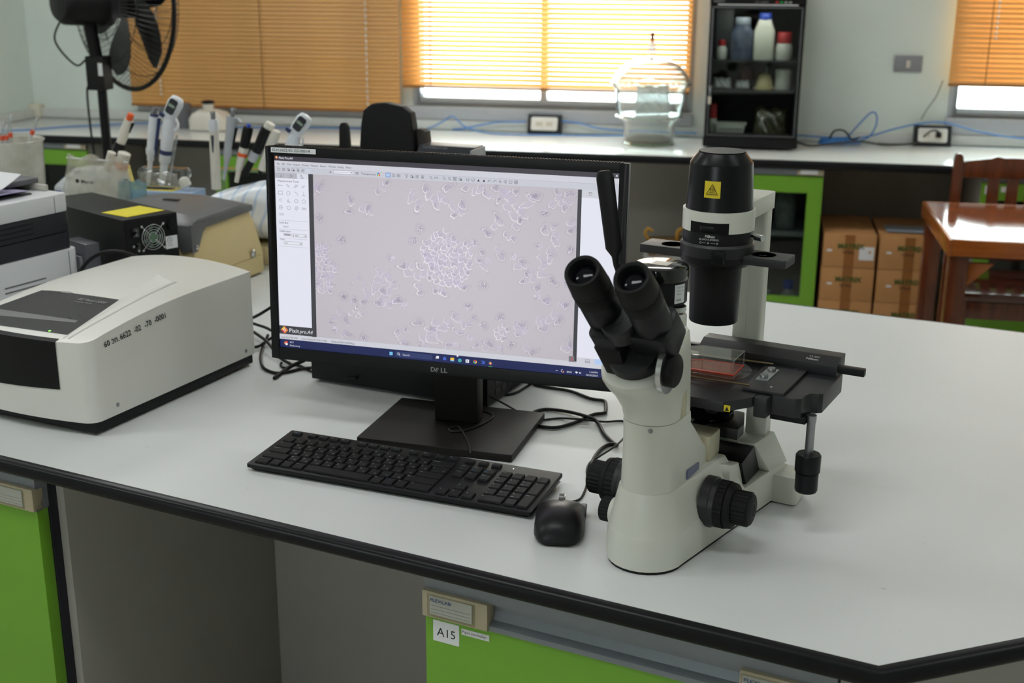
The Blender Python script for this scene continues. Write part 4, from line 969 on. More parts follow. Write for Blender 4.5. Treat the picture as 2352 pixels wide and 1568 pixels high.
    rgba = np.concatenate([linc.reshape(-1, 3), np.ones((NX * NY, 1))], 1); at.data.foreach_set('color', rgba.reshape(-1).astype(np.float32))
    m = bpy.data.materials.new('screen_micrograph'); m.use_nodes = True; nt = m.node_tree; p = nt.nodes['Principled BSDF']
    a = nt.nodes.new('ShaderNodeAttribute'); a.attribute_name = 'picture'
    p.inputs['Base Color'].default_value = (.01, .01, .01, 1); p.inputs['Roughness'].default_value = .35; p.inputs['Emission Strength'].default_value = 1.0
    nt.links.new(a.outputs['Color'], p.inputs['Emission Color']); me.materials.append(m)
    link('micrograph', me, screen)
mo_world = TR(-.437, 1.724, BZ) @ RZ(-.0951)
micrograph()
# maker's name, inventory sticker, stand
g = tgroup('dell', 'maker_lettering', mat('logo_grey', (150, 152, 156), .4, .4), bezel)
DT = ST @ TR(0, -.0037, 0) @ RX(PI / 2)
text('D', .0100, DT @ TR(-.0135, -.1628, 0), g, bold=.02, wide=1.05); text('E', .0088, DT @ TR(-.0068, -.1610, 0) @ RZ(-.55), g, bold=.02); text('L', .0100, DT @ TR(.0026, -.1628, 0), g, bold=.02, wide=1.1); text('L', .0100, DT @ TR(.0080, -.1628, 0), g, bold=.02, wide=1.1)
iv = MB().box(-SW / 2 - .0036, -SW / 2 + .0695, -.0039, -.0036, SH / 2 + .0050, SH / 2 + .0125, ST).build('inventory_sticker', PAPER, bezel)
g = tgroup('inv', 'lettering', BINK, iv)
text('65วท.6622-05-122-0001/4', .0060, ST @ TR(-SW / 2 - .0018, -.0042, SH / 2 + .0070) @ RX(PI / 2), g, wide=.98)
MB().box(-.036, .036, .066, .098, .0125, .30).build('stand_neck', PLB2, mo, bevel=.004)
MB().box(-.05, .05, .044, .068, .22, .34).build('mount_plate', PLB2, mo, bevel=.003)
sb = MB(); sb.prism(rrect(-.124, .124, -.042, .150, .003), .001, .0125); sb.build('stand_base', PLB2, mo, bevel=.0015)

# ================================================================== keyboard
kbm = mat('key_black', (24, 24, 26), 0.5, var=.05, scale=90, bump=.02, bscale=1500)
kb = thing('keyboard', 'black full size keyboard with Latin and Thai legends in front of the monitor', 'keyboard', (-.460, 1.584, BZ), -.1886)
KW, KD = .442, .127
KT = TR(-KW / 2, -KD / 2, .0115) @ RX(math.atan2(.0075, KD))       # sloping deck, origin at the front left corner
bd = MB(); bd.prism(rrect(0, KW, 0, KD, .003), -.006, .0, KT); kbody = bd.build('body', PLB, kb, bevel=.0012)
ub = MB(); ub.frustum((-KW / 2 + .010, KW / 2 - .008, -KD / 2 + .006, KD / 2 - .012), (-KW / 2 + .002, KW / 2 - .002, -KD / 2 + .002, KD / 2 - .002), .001, .0065); ub.build('underside', PLB, kb)
U = .01875; KX0 = .0085; rows = [.0155 + i * .01875 for i in range(5)]
gk = tgroup('kleg', 'key_legends', mat('legend_grey', (176, 180, 184), .6), kb); gbl = tgroup('klegb', 'key_legends', mat('legend_blue', (60, 130, 190), .6), kb)
kmesh = {}
def key(u, v, w=1.0, h=.0172, leg=None, thai=None, small=None, dv=0, blue=None, hh=None):
    x0 = KX0 + u * U + .0011; x1 = KX0 + (u + w) * U - .0011; y0 = v - h / 2; kk = (round(w, 3), round(h, 4))
    if kk not in kmesh:
        m = MB(); W_ = x1 - x0; m.frustum((0, W_, 0, h), (.0012, W_ - .0012, .0014, h - .0008), 0, .0032); kmesh[kk] = m.mesh('key', kbm, bevel=.0006, seg=1)
    o = link('key', kmesh[kk], kb); o.matrix_local = KT @ TR(x0, y0, 0)
    Z = KT @ TR(x0, y0, .0034)
    if leg: text(leg, .0042, Z @ TR(.0026, h - .0066, 0), gk)
    if thai: text(thai, .0042, Z @ TR(x1 - x0 - .0062, .0030, 0), gk); 
    if small: text(small, .0027, Z @ TR(.0024, h - .0050, 0), gk)
    if blue: text(blue, .0027, Z @ TR((x1 - x0) * .45, h - .0066, 0), gbl)
N = '`1234567890-='; NT = '_ๅ/-ภถุึคตจขช'
for i, c in enumerate(N): key(i, rows[4], leg=c, thai=NT[i])
key(13, rows[4], 2, small='Backspace'); key(0, rows[3], 1.5, small='Tab')
for i, c in enumerate('QWERTYUIOP[]'): key(1.5 + i, rows[3], leg=c, thai='ๆไำพะัีรนยบล'[i])
key(13.5, rows[3], 1.5, leg='\\', thai='ฃ'); key(0, rows[2], 1.75, small='CapsLock')
for i, c in enumerate("ASDFGHJKL;'"): key(1.75 + i, rows[2], leg=c, thai='ฟหกดเ้่าสวง'[i])
key(12.75, rows[2], 2.25, small='Enter'); key(0, rows[1], 2.25, small='Shift')
for i, c in enumerate('ZXCVBNM,./'): key(2.25 + i, rows[1], leg=c, thai='ผปแอิืทมใฝ'[i])
key(12.25, rows[1], 2.75, small='Shift')
for u, w, s, b_ in ((0, 1.25, 'Ctrl', None), (1.25, 1, None, 'Fn'), (2.25, 1, '⊞', None), (3.25, 1.05, 'Alt', None), (4.3, 5.7, None, None), (10, 1, 'Alt', None), (11, 1, None, 'Fn'), (12, 1, '▤', None), (13, 2, 'Ctrl', None)): key(u, rows[0], w, small=s, blue=b_)
FV = KD - .0125
for u, s, b_ in [(0, 'Esc', '●')] + [(1.45 + k, 'F%d' % (k + 1), '▪' if k == 0 else None) for k in range(4)] + [(6.0 + k, 'F%d' % (k + 5), None) for k in range(4)] + [(10.55 + k * 1.12, 'F%d' % (k + 9), '▸▸') for k in range(4)] + [(15.35 + k * 1.1, '◂+-'[k], None) for k in range(3)]:
    key(u, FV, .92, .0095, small=s, blue=b_)
NX_ = 15.35
for i, (s, b_) in enumerate((('Insert', 'Prt'), ('Home', 'Lock'), ('PgUp', 'Brk'))): key(NX_ + i * 1.05, rows[4], small=s); text(b_, .0030, KT @ TR(KX0 + (NX_ + i * 1.05) * U + .0035, rows[4] - .004, .0034), gbl)
for i, s in enumerate(('Delete', 'End', 'PgDn')): key(NX_ + i * 1.05, rows[3], small=s)
key(NX_ + 1.05, rows[1], leg='↑'); key(NX_, rows[0], leg='←'); key(NX_ + 1.05, rows[0], leg='↓'); key(NX_ + 2.1, rows[0], leg='→')
PX = 18.75
for i, s in enumerate(('Num', '/', '*', '-')): key(PX + i, rows[4], small=s)
for r_, ss, sm in ((3, '789', ('Home', '↑', 'PgUp')), (2, '456', ('←', '', '→')), (1, '123', ('End', '↓', 'PgDn'))):
    for i, c in enumerate(ss): key(PX + i, rows[r_], leg=c); text(sm[i] or ' ', .0024, KT @ TR(KX0 + (PX + i) * U + .0035, rows[r_] - .006, .0034), gk)
key(PX, rows[0], 2, leg='0'); key(PX + 2, rows[0], leg='.')
key(PX + 3, (rows[3] + rows[2]) / 2, 1, .0172 + U, leg='+'); key(PX + 3, (rows[1] + rows[0]) / 2, 1, .0172 + U, small='Enter')
MB().lathe([(.0009, 0), (.0007, .0006)], 10, KT @ TR(KX0 + (PX + .6) * U, FV + .001, 0)).build('lock_light', mat('led_white', (250, 250, 255), .3, emit=2.0), kb)

# ================================================================== mouse
mz = thing('computer_mouse', 'black wired computer mouse in front of the microscope base', 'mouse', (-.2135, 1.463, BZ), math.radians(5))
def msec(y):           # cross-section of the shell at y (front +)
    t = y / .0575; e = max(0.0, 1 - abs(t) ** (4.5 if t > 0 else 2.8)) ** .5
    hw = .0325 * (1.0 + .07 * max(0, t) ** 1.5 - .02 * math.cos(t * 4)) * e ** .6 + .0005
    top = .0370 * (1 - .42 * max(0, t + .2) ** 1.8) * (max(0.0, 1 - max(0, -t) ** 3.0)) ** .5
    top = max(top, .0095 * e + .002)
    return hw, top
ys = [-.0558 + .1128 * i / 28 for i in range(29)]
sh = MB(); secs = []
for y in ys:
    hw, top = msec(y); z0 = .0075
    secs.append([(hw * math.cos(PI * i / 16) * (1.0), y, z0 + (top - z0) * max(0, math.sin(PI * i / 16)) ** .72) for i in range(17)] + [(-hw * .6, y, z0 - .0005), (hw * .6, y, z0 - .0005)])
sh.loft(secs); sh.build('shell', mat('mouse_black', (28, 28, 31), .36, var=.04), mz, ang=60)
ol = [(msec(y)[0] * .985, y * .99) for y in ys] + [(-msec(y)[0] * .985, y * .99) for y in ys[::-1]]
MB().loft([[(x * .90, y * .93, .0008) for x, y in ol], [(x * .97, y * .98, .004) for x, y in ol], [(x, y, .0095) for x, y in ol]]).build('underbody', PLB, mz, ang=50)
MB().cyl(.0085, -.0032, .0032, 24, TR(0, .0365, .0262) @ TOX).build('scroll_wheel', mat('wheel_grey', (120, 118, 116), .3, .3), mz)
MB().box(-.0045, .0045, .022, .053, .0245, .0268).build('wheel_slot', GLOSSB, mz, bevel=.001)
MB().box(.0255, .0335, .012, .048, .0125, .0170).build('side_grip', PLB, mz, bevel=.0015)

# ================================================================== small computer behind the monitor
pc = thing('desktop_computer', 'slim black desktop computer lying flat behind the monitor stand', 'computer', (-.734, 1.967, BZ), math.radians(-14))
MB().box(0, .345, 0, .27, .006, .092).build('case', PLB, pc, bevel=.002)
gr_ = MB()
for i in range(9):
    for j in range(4): gr_.box(.3452, .3458, .03 + i * .024, .046 + i * .024, .018 + j * .017, .029 + j * .017)
gr_.build('side_grille', BLK, pc)
for x in (.03, .31):
    for y in (.03, .24): MB().cyl(.008, 0, .0065, 12, TR(x, y, 0)).build('foot', RUB, pc)

# ================================================================== cables
CBL = mat('cable_black', (26, 25, 25), .42, var=.05); CBG = mat('cable_grey', (40, 39, 38), .45)
def cable(name, label, pts, r, m=CBL, n=8, group=None):
    o = MB().tube(spline(pts, n), r, 8).build(name, m, ang=80)
    return tag(o, label, 'cable', group)
def zz(ox, oy, sc, pts, z=.0):
    out = []
    for q in pts:
        h = q[2] if len(q) > 2 else 0.0; p_ = onZ(ox + q[0] / sc, oy + q[1] / sc, BZ + z + h); out.append((p_.x, p_.y, BZ + z + h))
    return out
Z8 = lambda pts, z: zz(1120, 860, 3.733, pts, z)
cable('cable', 'thick black cable looping from behind the monitor to its stand base', Z8([(330, 40), (440, 95), (700, 140), (880, 205), (985, 222), (1012, 245), (1012, 318), (985, 332), (900, 345), (750, 410), (600, 452), (480, 448), (380, 420)], .0032), .0030)
cable('cable', 'thick black cable curling from the stand base to the left focus knob', Z8([(365, 385), (385, 335), (430, 310), (520, 298), (700, 320, .001), (880, 370, .004), (950, 420), (1000, 510), (1075, 585), (1108, 604), (1040, 597), (960, 650), (900, 745), (885, 830), (940, 895), (1000, 930)], .0032), .0030)
cable('cable', 'thin black cable running from the stand base behind the microscope', Z8([(400, 400), (480, 388), (620, 374), (800, 384, .004), (1000, 404, .001), (1150, 398), (1250, 430), (1330, 480)], .0021), .0018)
mp_ = Z8([(1420, 470), (1330, 445), (1245, 465), (1110, 600, .0065), (960, 700, .004), (880, 752), (850, 820), (857, 900), (830, 1000), (775, 1075)], .0021); mp_.append((-.2235, 1.523, BZ + .010))
cable('mouse_cable', 'thin black cord of the mouse winding past the focus knob', mp_, .0016)
cable('cable', 'thin black cable stretched from the desktop computer to the stand base', zz(1120, 860, 3.733, [(-60, 140, .03), (5, 178, .022), (150, 255, .01), (330, 358)], .0018), .0016)
cable('cable', 'black cable loop hanging below the middle of the monitor', Z8([(75, 20, .02), (85, 80, .01), (100, 140), (160, 172), (250, 152), (340, 100), (400, 60, .01)], .0026), .0024)
cable('cable', 'short black cable loop beside the computer grille', Z8([(95, 40, .01), (130, 80), (180, 105), (225, 85), (225, 50, .01)], .0026), .0024)
cable('keyboard_cable', 'thin dark keyboard cord curled on the monitor stand base', zz(560, 780, 3.36, [(1790, 540), (1870, 552), (1925, 588), (1850, 645), (1710, 698), (1610, 708), (1585, 690), (1610, 672), (1660, 672), (1705, 735), (1735, 800), (1748, 880)], .0142), .0016, CBG)
Z4_ = lambda pts, z: zz(560, 320, 2.704, pts, z)
cable('cable', 'black cable rising from the plate reader towards the monitor edge', Z4_([(30, 1120, .05), (100, 1085, .07), (190, 1030, .09), (260, 1000, .10)], .002), .0030)
cable('cable', 'black cable looped on the bench left of the desktop computer', Z4_([(150, 1215, .012), (118, 1290), (105, 1360), (125, 1420), (200, 1450), (290, 1440), (350, 1425), (420, 1418, .004)], .0033), .0030)
cable('cable', 'black cable with a free end pointing at the plate reader', Z4_([(190, 1482), (245, 1440), (300, 1405, .004), (380, 1370, .01)], .0036), .0036)
cable('cable', 'black cable bundled behind the plate reader, upper strand', Z4_([(20, 1130, .02), (80, 1150, .02), (150, 1175, .02), (240, 1230, .02), (330, 1330, .012)], .0033), .0030)
cable('cable', 'black cable bundled behind the plate reader, middle strand', Z4_([(20, 1170, .012), (90, 1215, .014), (150, 1262, .014), (220, 1350, .006), (300, 1400)], .0033), .0030)
cable('cable', 'black cable bundled behind the plate reader, lowest strand', Z4_([(20, 1290, .004), (90, 1285, .004), (160, 1240, .010), (230, 1200, .02)], .0033), .0030)
cable('cable', 'black cable curled under the lower left monitor corner', Z4_([(235, 1385, .004), (230, 1405), (260, 1418), (330, 1400), (420, 1440), (560, 1490, .004), (700, 1480, .02)], .0026), .0024)

# ================================================================== plate reader
RW = mat('reader_white', (222, 221, 214), .34, var=.012, scale=12, bump=.03, bscale=900)
rd = thing('plate_reader', 'white microplate reader with black front door at the left of the island bench', 'plate reader', (-.967, 1.639, BZ), math.radians(-14.04))
XW = -.272
def rz_top(x, y):
    zz_ = .1525 + (.0235 * (1 - max(0, 1 - y / .27) ** 2))
    d = max(0.0, 1 - ((x + .136) / .136) ** 2)
    return zz_ + .013 * d * min(1, max(0, (y - .10) / .2))
def fy(x): return -.014 * max(0.0, 1 - ((x + .14) / .14) ** 2) + (.018 - math.sqrt(max(0.0, .018 ** 2 - (x + .018) ** 2)) if x > -.018 else 0.0)
XS = [XW + (-.02 - XW) * i / 17 for i in range(18)] + [-.016, -.012, -.008, -.005, -.0025, -.0008, 0.0]
nx, ny = len(XS) - 1, 24
V = []; F = []
for j in range(ny + 1):
    for i in range(nx + 1):
        x = XS[i]; y = fy(x) + (.41 - fy(x)) * j / ny; V.append((x, y, rz_top(x, y)))
o2 = len(V)
for i in range(nx + 1):
    for j in range(ny + 1):
        pass
bm_ = MB(); W1_ = nx + 1
top = V; bot = [(x, y, .022) for x, y, z in V]
for j in range(ny):
    for i in range(nx): F.append((j * W1_ + i, j * W1_ + i + 1, (j + 1) * W1_ + i + 1, (j + 1) * W1_ + i))
edge = [i for i in range(nx + 1)] + [j * W1_ + nx for j in range(1, ny + 1)] + [ny * W1_ + i for i in range(nx - 1, -1, -1)] + [j * W1_ for j in range(ny - 1, 0, -1)]
VV = top + [bot[i] for i in edge]; n0 = len(top); ne = len(edge)
for k in range(ne): F.append((edge[k], n0 + k, n0 + (k + 1) % ne, edge[(k + 1) % ne]))
F.append(tuple(n0 + k for k in range(ne)))
bm_.add(VV, F); rbody = bm_.build('housing', RW, rd, bevel=.004, seg=3, ang=45)
MB().box(XW + .004, -.003, .004, .408, .004, .022).build('base_tray', PLB, rd, bevel=.003)
for x in (-.03, XW + .03):
    for y in (.03, .38): MB().cyl(.012, 0, .0045, 16, TR(x, y, 0)).build('foot', RUB, rd)
# door: dark curved front panel
dm = MB()
xs_ = [-.055 - (.212) * i / 14 for i in range(15)]; dz_ = lambda x: .074 + .045 * (x + .055)
for a, b_ in zip(xs_[:-1], xs_[1:]):
    dm.add([(a, fy(a) - .0012, dz_(a)), (b_, fy(b_) - .0012, dz_(b_)), (b_, fy(b_) - .0012, .1505), (a, fy(a) - .0012, .1505)], [(0, 1, 2, 3)])
    dm.add([(a, fy(a) - .0012, .1505), (b_, fy(b_) - .0012, .1505), (b_, fy(b_) + .008, .1535), (a, fy(a) + .008, .1535)], [(0, 1, 2, 3)])
    dm.add([(a, fy(a) + .004, dz_(a)), (b_, fy(b_) + .004, dz_(b_)), (b_, fy(b_) - .0012, dz_(b_)), (a, fy(a) - .0012, dz_(a))], [(0, 1, 2, 3)])
dm.build('door', mat('door_black', (17, 17, 18), .5), rd, ang=50)
def on_top(x, y, dz=.0006): return (x, y, rz_top(x, y) + dz)
def top_patch(name, quad, m, parent, n=10, dz=.0008):
    (ax, ay), (bx, by), (cx, cy), (dx, dy) = quad; mm = MB(); pts = []
    for j in range(n + 1):
        v = j / n
        for i in range(n + 1):
            u = i / n
            x = (ax * (1 - u) + bx * u) * (1 - v) + (dx * (1 - u) + cx * u) * v; y = (ay * (1 - u) + by * u) * (1 - v) + (dy * (1 - u) + cy * u) * v
            pts.append(on_top(x, y, dz))
    mm.add(pts, [(j * (n + 1) + i, j * (n + 1) + i + 1, (j + 1) * (n + 1) + i + 1, (j + 1) * (n + 1) + i) for j in range(n) for i in range(n)])
    return mm.build(name, m, parent)
pan = top_patch('control_panel', [(-.268, .008), (-.052, .016), (-.075, .156), (-.240, .152)], mat('panel_charcoal', (40, 40, 39), .5), rd)
top_patch('panel_swoosh', [(-.262, .035), (-.075, .055), (-.078, .064), (-.262, .060)], mat('panel_grey', (92, 93, 92), .35), pan, dz=.0011)
for k, (a, b_) in enumerate((((-.235, .150), (-.09, .085)), ((-.215, .150), (-.085, .10)))):
    MB().tube([on_top(a[0] + (b_[0] - a[0]) * t, a[1] + (b_[1] - a[1]) * t + .02 * math.sin(t * PI * 1.5), .0011) for t in [i / 14 for i in range(15)]], .0004, 5).build('panel_line', mat('panel_grey', (92, 93, 92), .35), pan)
g = tgroup('ez', 'lettering', mat('panel_ink', (150, 150, 148), .5), pan)
_s = (rz_top(-.1, .14) - rz_top(-.1, .12)) / .02
PT = axes(on_top(-.142, .131, .0022), (1, 0, 0), (0, 1, _s))
text('EZ Read 2000', .0102, PT, g, shear=.15, wide=1.0); text('Microplate Reader', .0050, PT @ TR(.0, -.008, 0), g, shear=.15)
text('biochrom', .0082, axes(on_top(-.262, .022, .0016), (1, 0, 0), (0, 1, .17)), g, wide=1.1)
MB().sphere((*on_top(-.0925, .018)[:2], on_top(-.0925, .018)[2]), .0024, 10, 6, sq=(1, 1, .4)).build('status_light', mat('led_green', (140, 235, 90), .3, emit=1.6), pan)
fn = MB()
f0, f1 = [(-.0505, .0), (-.0565, .262)], .0105
pa = (on_top(-.047, .004, -.002), on_top(-.053, .004, -.002)); zt = rz_top(-.06, .262)
fn.add([(-.046, .004, rz_top(-.046, .004) - .002), (-.0525, .004, rz_top(-.05, .004) - .002), (-.0515, .004, rz_top(-.05, .004) + .0012),
        (-.0545, .266, zt - .002), (-.0820, .266, zt - .002), (-.0800, .258, zt + .0125)], [(0, 1, 2), (3, 5, 4), (0, 2, 5, 3), (1, 4, 5, 2), (0, 3, 4, 1)])
fn.build('side_fin', RW, rd, smooth=False)
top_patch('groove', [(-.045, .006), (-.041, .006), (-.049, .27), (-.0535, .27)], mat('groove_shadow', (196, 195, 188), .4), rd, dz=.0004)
for (y, z) in ((.052, .038), (.384, .034)):
    MB().lathe([(.0035, 0), (.0032, .0014), (.0015, .0018)], 14, TR(-.0005, y, z) @ TOX).build('screw', STEEL, rd)
g = tgroup('rdnum', 'lettering', mat('marker_black', (20, 20, 20), .6), rd)
s_ = '60วท.6622-02-70-0001'
for k, (t0, off) in enumerate(zip(('60', 'วท.', '6622', '-02', '-70', '-0001'), (0, .0165, .0355, .0675, .0925, .1165))):
    text(t0, .0135, TR(.0012, .034 + off, .1370 + off * .085) @ RZ(PI / 2) @ RX(PI / 2) @ RZ(.07), g, shear=-.12, bold=.012, wide=.95)
# ================================================================== printer
PW = mat('printer_white', (224, 227, 230), .4, var=.015, scale=12); PD = mat('printer_slate', (46, 48, 53), .45, var=.04)
pr = thing('printer', 'white and slate laser printer at the left edge of the bench', 'printer', (-1.291, 2.169, BZ), math.radians(-16.7))
H = .280
MB().prism(rrect(-.40, .006, -.42, .012, .02), .012, .171).build('lower_body', PW, pr, bevel=.003)
MB().prism(rrect(-.395, -.001, -.415, .002, .012), .1712, .204).build('toner_door', PD, pr, bevel=.002)
MB().prism(rrect(-.395, -.001, -.415, .002, .012), .2055, .243).build('scanner_band', PD, pr, bevel=.002)
MB().prism(rrect(-.395, -.001, -.415, .002, .012), .2437, H).build('top_tray', PW, pr, bevel=.004)
for k in range(6): MB().box(.0055, .0068, -.175, -.078, .126 - k * .0095, .1285 - k * .0095).build('vent_slot', mat('slot_grey', (105, 108, 112), .6), pr)
for k in range(3): MB().box(-.0015, -.0002, -.185, -.090, .2335 - k * .0095, .2355 - k * .0095).build('vent_slot', mat('slot_dark', (26, 27, 30), .6), pr)
MB().box(-.0012, -.0006, -.0335, -.0325, .2445, .276).build('seam_line', mat('slot_grey', (105, 108, 112), .6), pr)
MB().box(.0062, .0068, -.0175, -.0165, .02, .168).build('seam_line', mat('slot_grey', (105, 108, 112), .6), pr)
for x in (-.37, -.03):
    for y in (-.39, -.02): MB().cyl(.012, 0, .0125, 14, TR(x, y, 0)).build('foot', RUB, pr)
MB().box(-.36, -.04, -.38, -.05, H, H + .003).build('paper_rest', mat('paper_rest_dark', (60, 61, 66), .5), pr, bevel=.001)
# raised rear support flap with a dark edge
fp = MB().box(-.34, -.045, -.012, -.004, H, H + .012).build('paper_stop', mat('stop_beige', (190, 188, 178), .5), pr, bevel=.002)
MB().box(-.36, -.075, -.075, .001, H + .012, H + .023).build('scanner_lid_edge', mat('lid_slate', (98, 99, 106), .45), pr, bevel=.003)
def sheet(name, label, T, w, l, curl, m, n=12):
    s = MB(); pts = []
    for j in range(n + 1):
        v = j / n
        for i in range(2): pts.append((w * i, l * v, curl(v)))
    s.add(pts, [(2 * j, 2 * j + 1, 2 * j + 3, 2 * j + 2) for j in range(n)], T)
    s2 = MB(); s2.v = s.v + [(x, y, z - .0012) for x, y, z in s.v]; n1 = len(s.v)
    s2.f = s.f + [[i + n1 for i in f][::-1] for f in s.f]; s2.mi = [0] * len(s2.f)
    return tag(s2.build(name, m, ang=80), label, 'paper')
PWT = TR(-1.291, 2.169, BZ) @ RZ(math.radians(-16.7))
sheet('paper_sheet', 'white sheet curling up at the back of the printer tray', PWT @ TR(-.24, -.33, H + .005), .2, .26, lambda v: .001 + .036 * max(0, v - .5) ** 2 * 4, PAPER)
pp_ = sheet('printed_paper', 'printed sheet with lilac picture lying on the printer tray', PWT @ TR(-.165, -.39, H + .009) @ RZ(.06), .15, .32, lambda v: .004 * math.sin(v * 3), mat('print_lilac', (176, 170, 206), .55, var=.1, scale=14))
MB().box(-.06, -.012, -.22, -.17, H + .0165, H + .0168, PWT).build('printed_heading', mat('ink_red', (178, 60, 60), .6), pp_)

# ================================================================== black controller box with a fan
cx = thing('controller_box', 'black metal box with fan grille and yellow note behind the plate reader', 'electronics box', (-1.204, 2.212, BZ), math.radians(58.5))
CH = .220; CW_, CL_ = .124, .335
MB().box(0, CW_, 0, CL_, .006, CH).build('case', mat('case_black', (30, 31, 30), .5, var=.05, scale=80, bump=.05, bscale=1500), cx, bevel=.002)
MB().box(.004, CW_ - .004, -.0015, .001, .012, CH - .003).build('rear_panel', mat('panel_black', (24, 24, 25), .45), cx, bevel=.001)
fc = (.063, -.002, .178)
FT = TR(*fc) @ RX(PI / 2)
fan_d = MB().cyl(.024, -.002, .0005, 32, FT).build('fan_opening', mat('fan_dark', (12, 16, 14), .6), cx)
MB().cyl(.0105, .0005, .001, 24, FT).build('fan_hub', mat('fan_hub_green', (96, 130, 104), .4), fan_d)
for k in range(7): MB().prism([(.009, -.002), (.0225, -.006), (.0225, .003), (.009, .003)], .0004, .0009, FT @ RZ(k * 2 * PI / 7)).build('fan_blade', mat('fan_blade_green', (60, 92, 70), .4), fan_d)
gl_ = MB()
for r in (.0105, .0155, .0205, .0255): gl_.torus(r, .0008, 40, 6, FT @ TR(0, 0, .003))
for k in range(4):
    a = PI / 4 + k * PI / 2; gl_.rod(FT @ Vector((.006 * math.cos(a), .006 * math.sin(a), .003)), FT @ Vector((.0335 * math.cos(a), .0335 * math.sin(a), .002)), .0008, 6)
    gl_.cyl(.0026, .0005, .003, 10, FT @ TR(.0345 * math.cos(a), .0345 * math.sin(a), 0))
gl_.build('fan_grille', CHROME, cx)
MB().box(.017, .033, -.006, -.001, .183, .203).build('rocker_switch', GLOSSB, cx, bevel=.0015)
g = tgroup('sw', 'lettering', WINK, cx)
text('I', .006, TR(.024, -.0064, .195) @ RX(PI / 2), g); text('O', .006, TR(.0225, -.0064, .186) @ RX(PI / 2), g)
MB().lathe([(.0105, 0), (.0095, .009), (.005, .010)], 24, TR(.107, -.0015, .197) @ RX(PI / 2)).build('fuse_cap', BLK, cx)
for (x, z) in ((.018, .165), (.029, .155), (.021, .14)): MB().lathe([(.003, 0), (.0028, .003)], 12, TR(x, -.0015, z) @ RX(PI / 2)).build('terminal_screw', CHROME, cx)
MB().box(.024, .034, -.004, -.001, .158, .172).build('power_socket', GLOSSB, cx, bevel=.001)
lb = MB().box(.092, .119, -.0026, -.0018, .148, .174).build('rating_label', PAPER, cx)
g = tgroup('rate', 'lettering', BINK, lb)
text('⊕', .009, TR(.095, -.0029, .162) @ RX(PI / 2), g); text('CE 220V', .0035, TR(.095, -.0029, .154) @ RX(PI / 2), g)
MB().box(.055, .085, -.0026, -.0018, .122, .138).build('rating_label', mat('label_grey', (150, 152, 150), .5), cx)
note = MB().box(.018, .112, .025, .105, CH + .0004, CH + .0010, TR(.06, .06, 0) @ RZ(.12) @ TR(-.06, -.06, 0)).build('sticky_note', mat('note_yellow', (228, 214, 40), .6), None)
note.location = (-1.204, 2.212, BZ); note.rotation_euler = (0, 0, math.radians(58.5)); tag(note, 'yellow sticky note on top of the black box', 'note')
for x in (.015, CW_ - .015):
    for y in (.02, CL_ - .02): MB().cyl(.007, 0, .0062, 12, TR(x, y, 0)).build('foot', RUB, cx)
cable('cable', 'black cable arching behind the plate reader beside the printer', [tuple(onY(a, b, 2.145)) for a, b in ((176, 655), (182, 628), (200, 602), (228, 583), (262, 577), (300, 584), (330, 600), (350, 640))], .0038)
# grey moulded cover standing between printer and black box
gs = thing('grey_cover', 'translucent grey plastic stand between the printer and the black box', 'stand', (-1.243, 2.19, BZ), math.radians(58.5))
MB().box(-.022, .010, .02, .10, 0, .175).build('panel', mat('smoke_plastic', (88, 90, 96), .3), gs, bevel=.004)
MB().box(-.030, -.0225, .03, .09, 0, .15).build('panel', mat('smoke_plastic_light', (120, 122, 126), .35), gs, bevel=.003)

# ================================================================== beige device with a grey lid
BEI = mat('device_beige', (218, 198, 142), .42, var=.02, scale=14); LID = mat('lid_grey', (104, 105, 106), .38, var=.03)
bx = thing('benchtop_centrifuge', 'beige benchtop device with a dark grey lid beside the monitor', 'lab device', (-1.176, 2.455, BZ), math.radians(-10))
b_ = MB(); b_.loft([[(-.278, -.006, .004), (.012, -.006, .004), (.014, .262, .004), (-.278, .262, .004)], [(-.277, -.005, .05), (.012, -.005, .05), (.013, .262, .05), (-.277, .262, .05)],
                    [(-.268, .0, .125), (-.001, .0, .125), (-.002, .254, .125), (-.268, .254, .125)], [(-.262, .006, .148), (-.010, .006, .148), (-.012, .245, .158), (-.262, .245, .158)]])
b_.build('body', BEI, bx, bevel=.008, seg=3)
l_ = MB(); secs = []
for i in range(13):
    x = -.272 + .27 * i / 12; c = 1 - ((x + .137) / .137) ** 2
    secs.append([(x, -.004, .146), (x, -.004, .160 + .008 * c), (x, .03, .172 + .014 * c), (x, .20, .176 + .014 * c), (x, .250, .166 + .008 * c), (x, .250, .152)])
l_.loft(secs); l_.build('lid', LID, bx, bevel=.004, ang=30)
MB().prism([(-.052, .163), (.003, .163), (.003, .115), (-.006, .104), (-.024, .102), (-.036, .125), (-.052, .140)], -.0085, -.0045, Matrix(((1, 0, 0, 0), (0, 0, 1, 0), (0, 1, 0, 0), (0, 0, 0, 1)))).build('latch', LID, bx, bevel=.0015)
MB().prism([(-.008, .165), (.060, .160), (.036, .142), (.024, .122), (.012, .103), (-.008, .103)], -.0005, .0035, Matrix(((0, 0, 1, .0015), (1, 0, 0, 0), (0, 1, 0, 0), (0, 0, 0, 1)))).build('latch', LID, bx, bevel=.001)
MB().lathe([(.0055, 0), (.005, .004), (.003, .0045)], 16, TR(.0045, .006, .114) @ TOX).build('latch_pin', CHROME, bx)
MB().lathe([(.009, 0), (.009, .003), (.0075, .0038), (.001, .004)], 20, TR(.0125, .215, .058) @ TOX).build('button', CHROME, bx)
MB().box(-.155, -.115, .115, .130, .1895, .1915).build('badge', mat('badge_dark', (58, 58, 60), .3), bx, bevel=.001)
MB().box(.0115, .0135, .01, .25, .0475, .0485).build('seam_line', mat('seam_tan', (160, 138, 92), .5), bx)
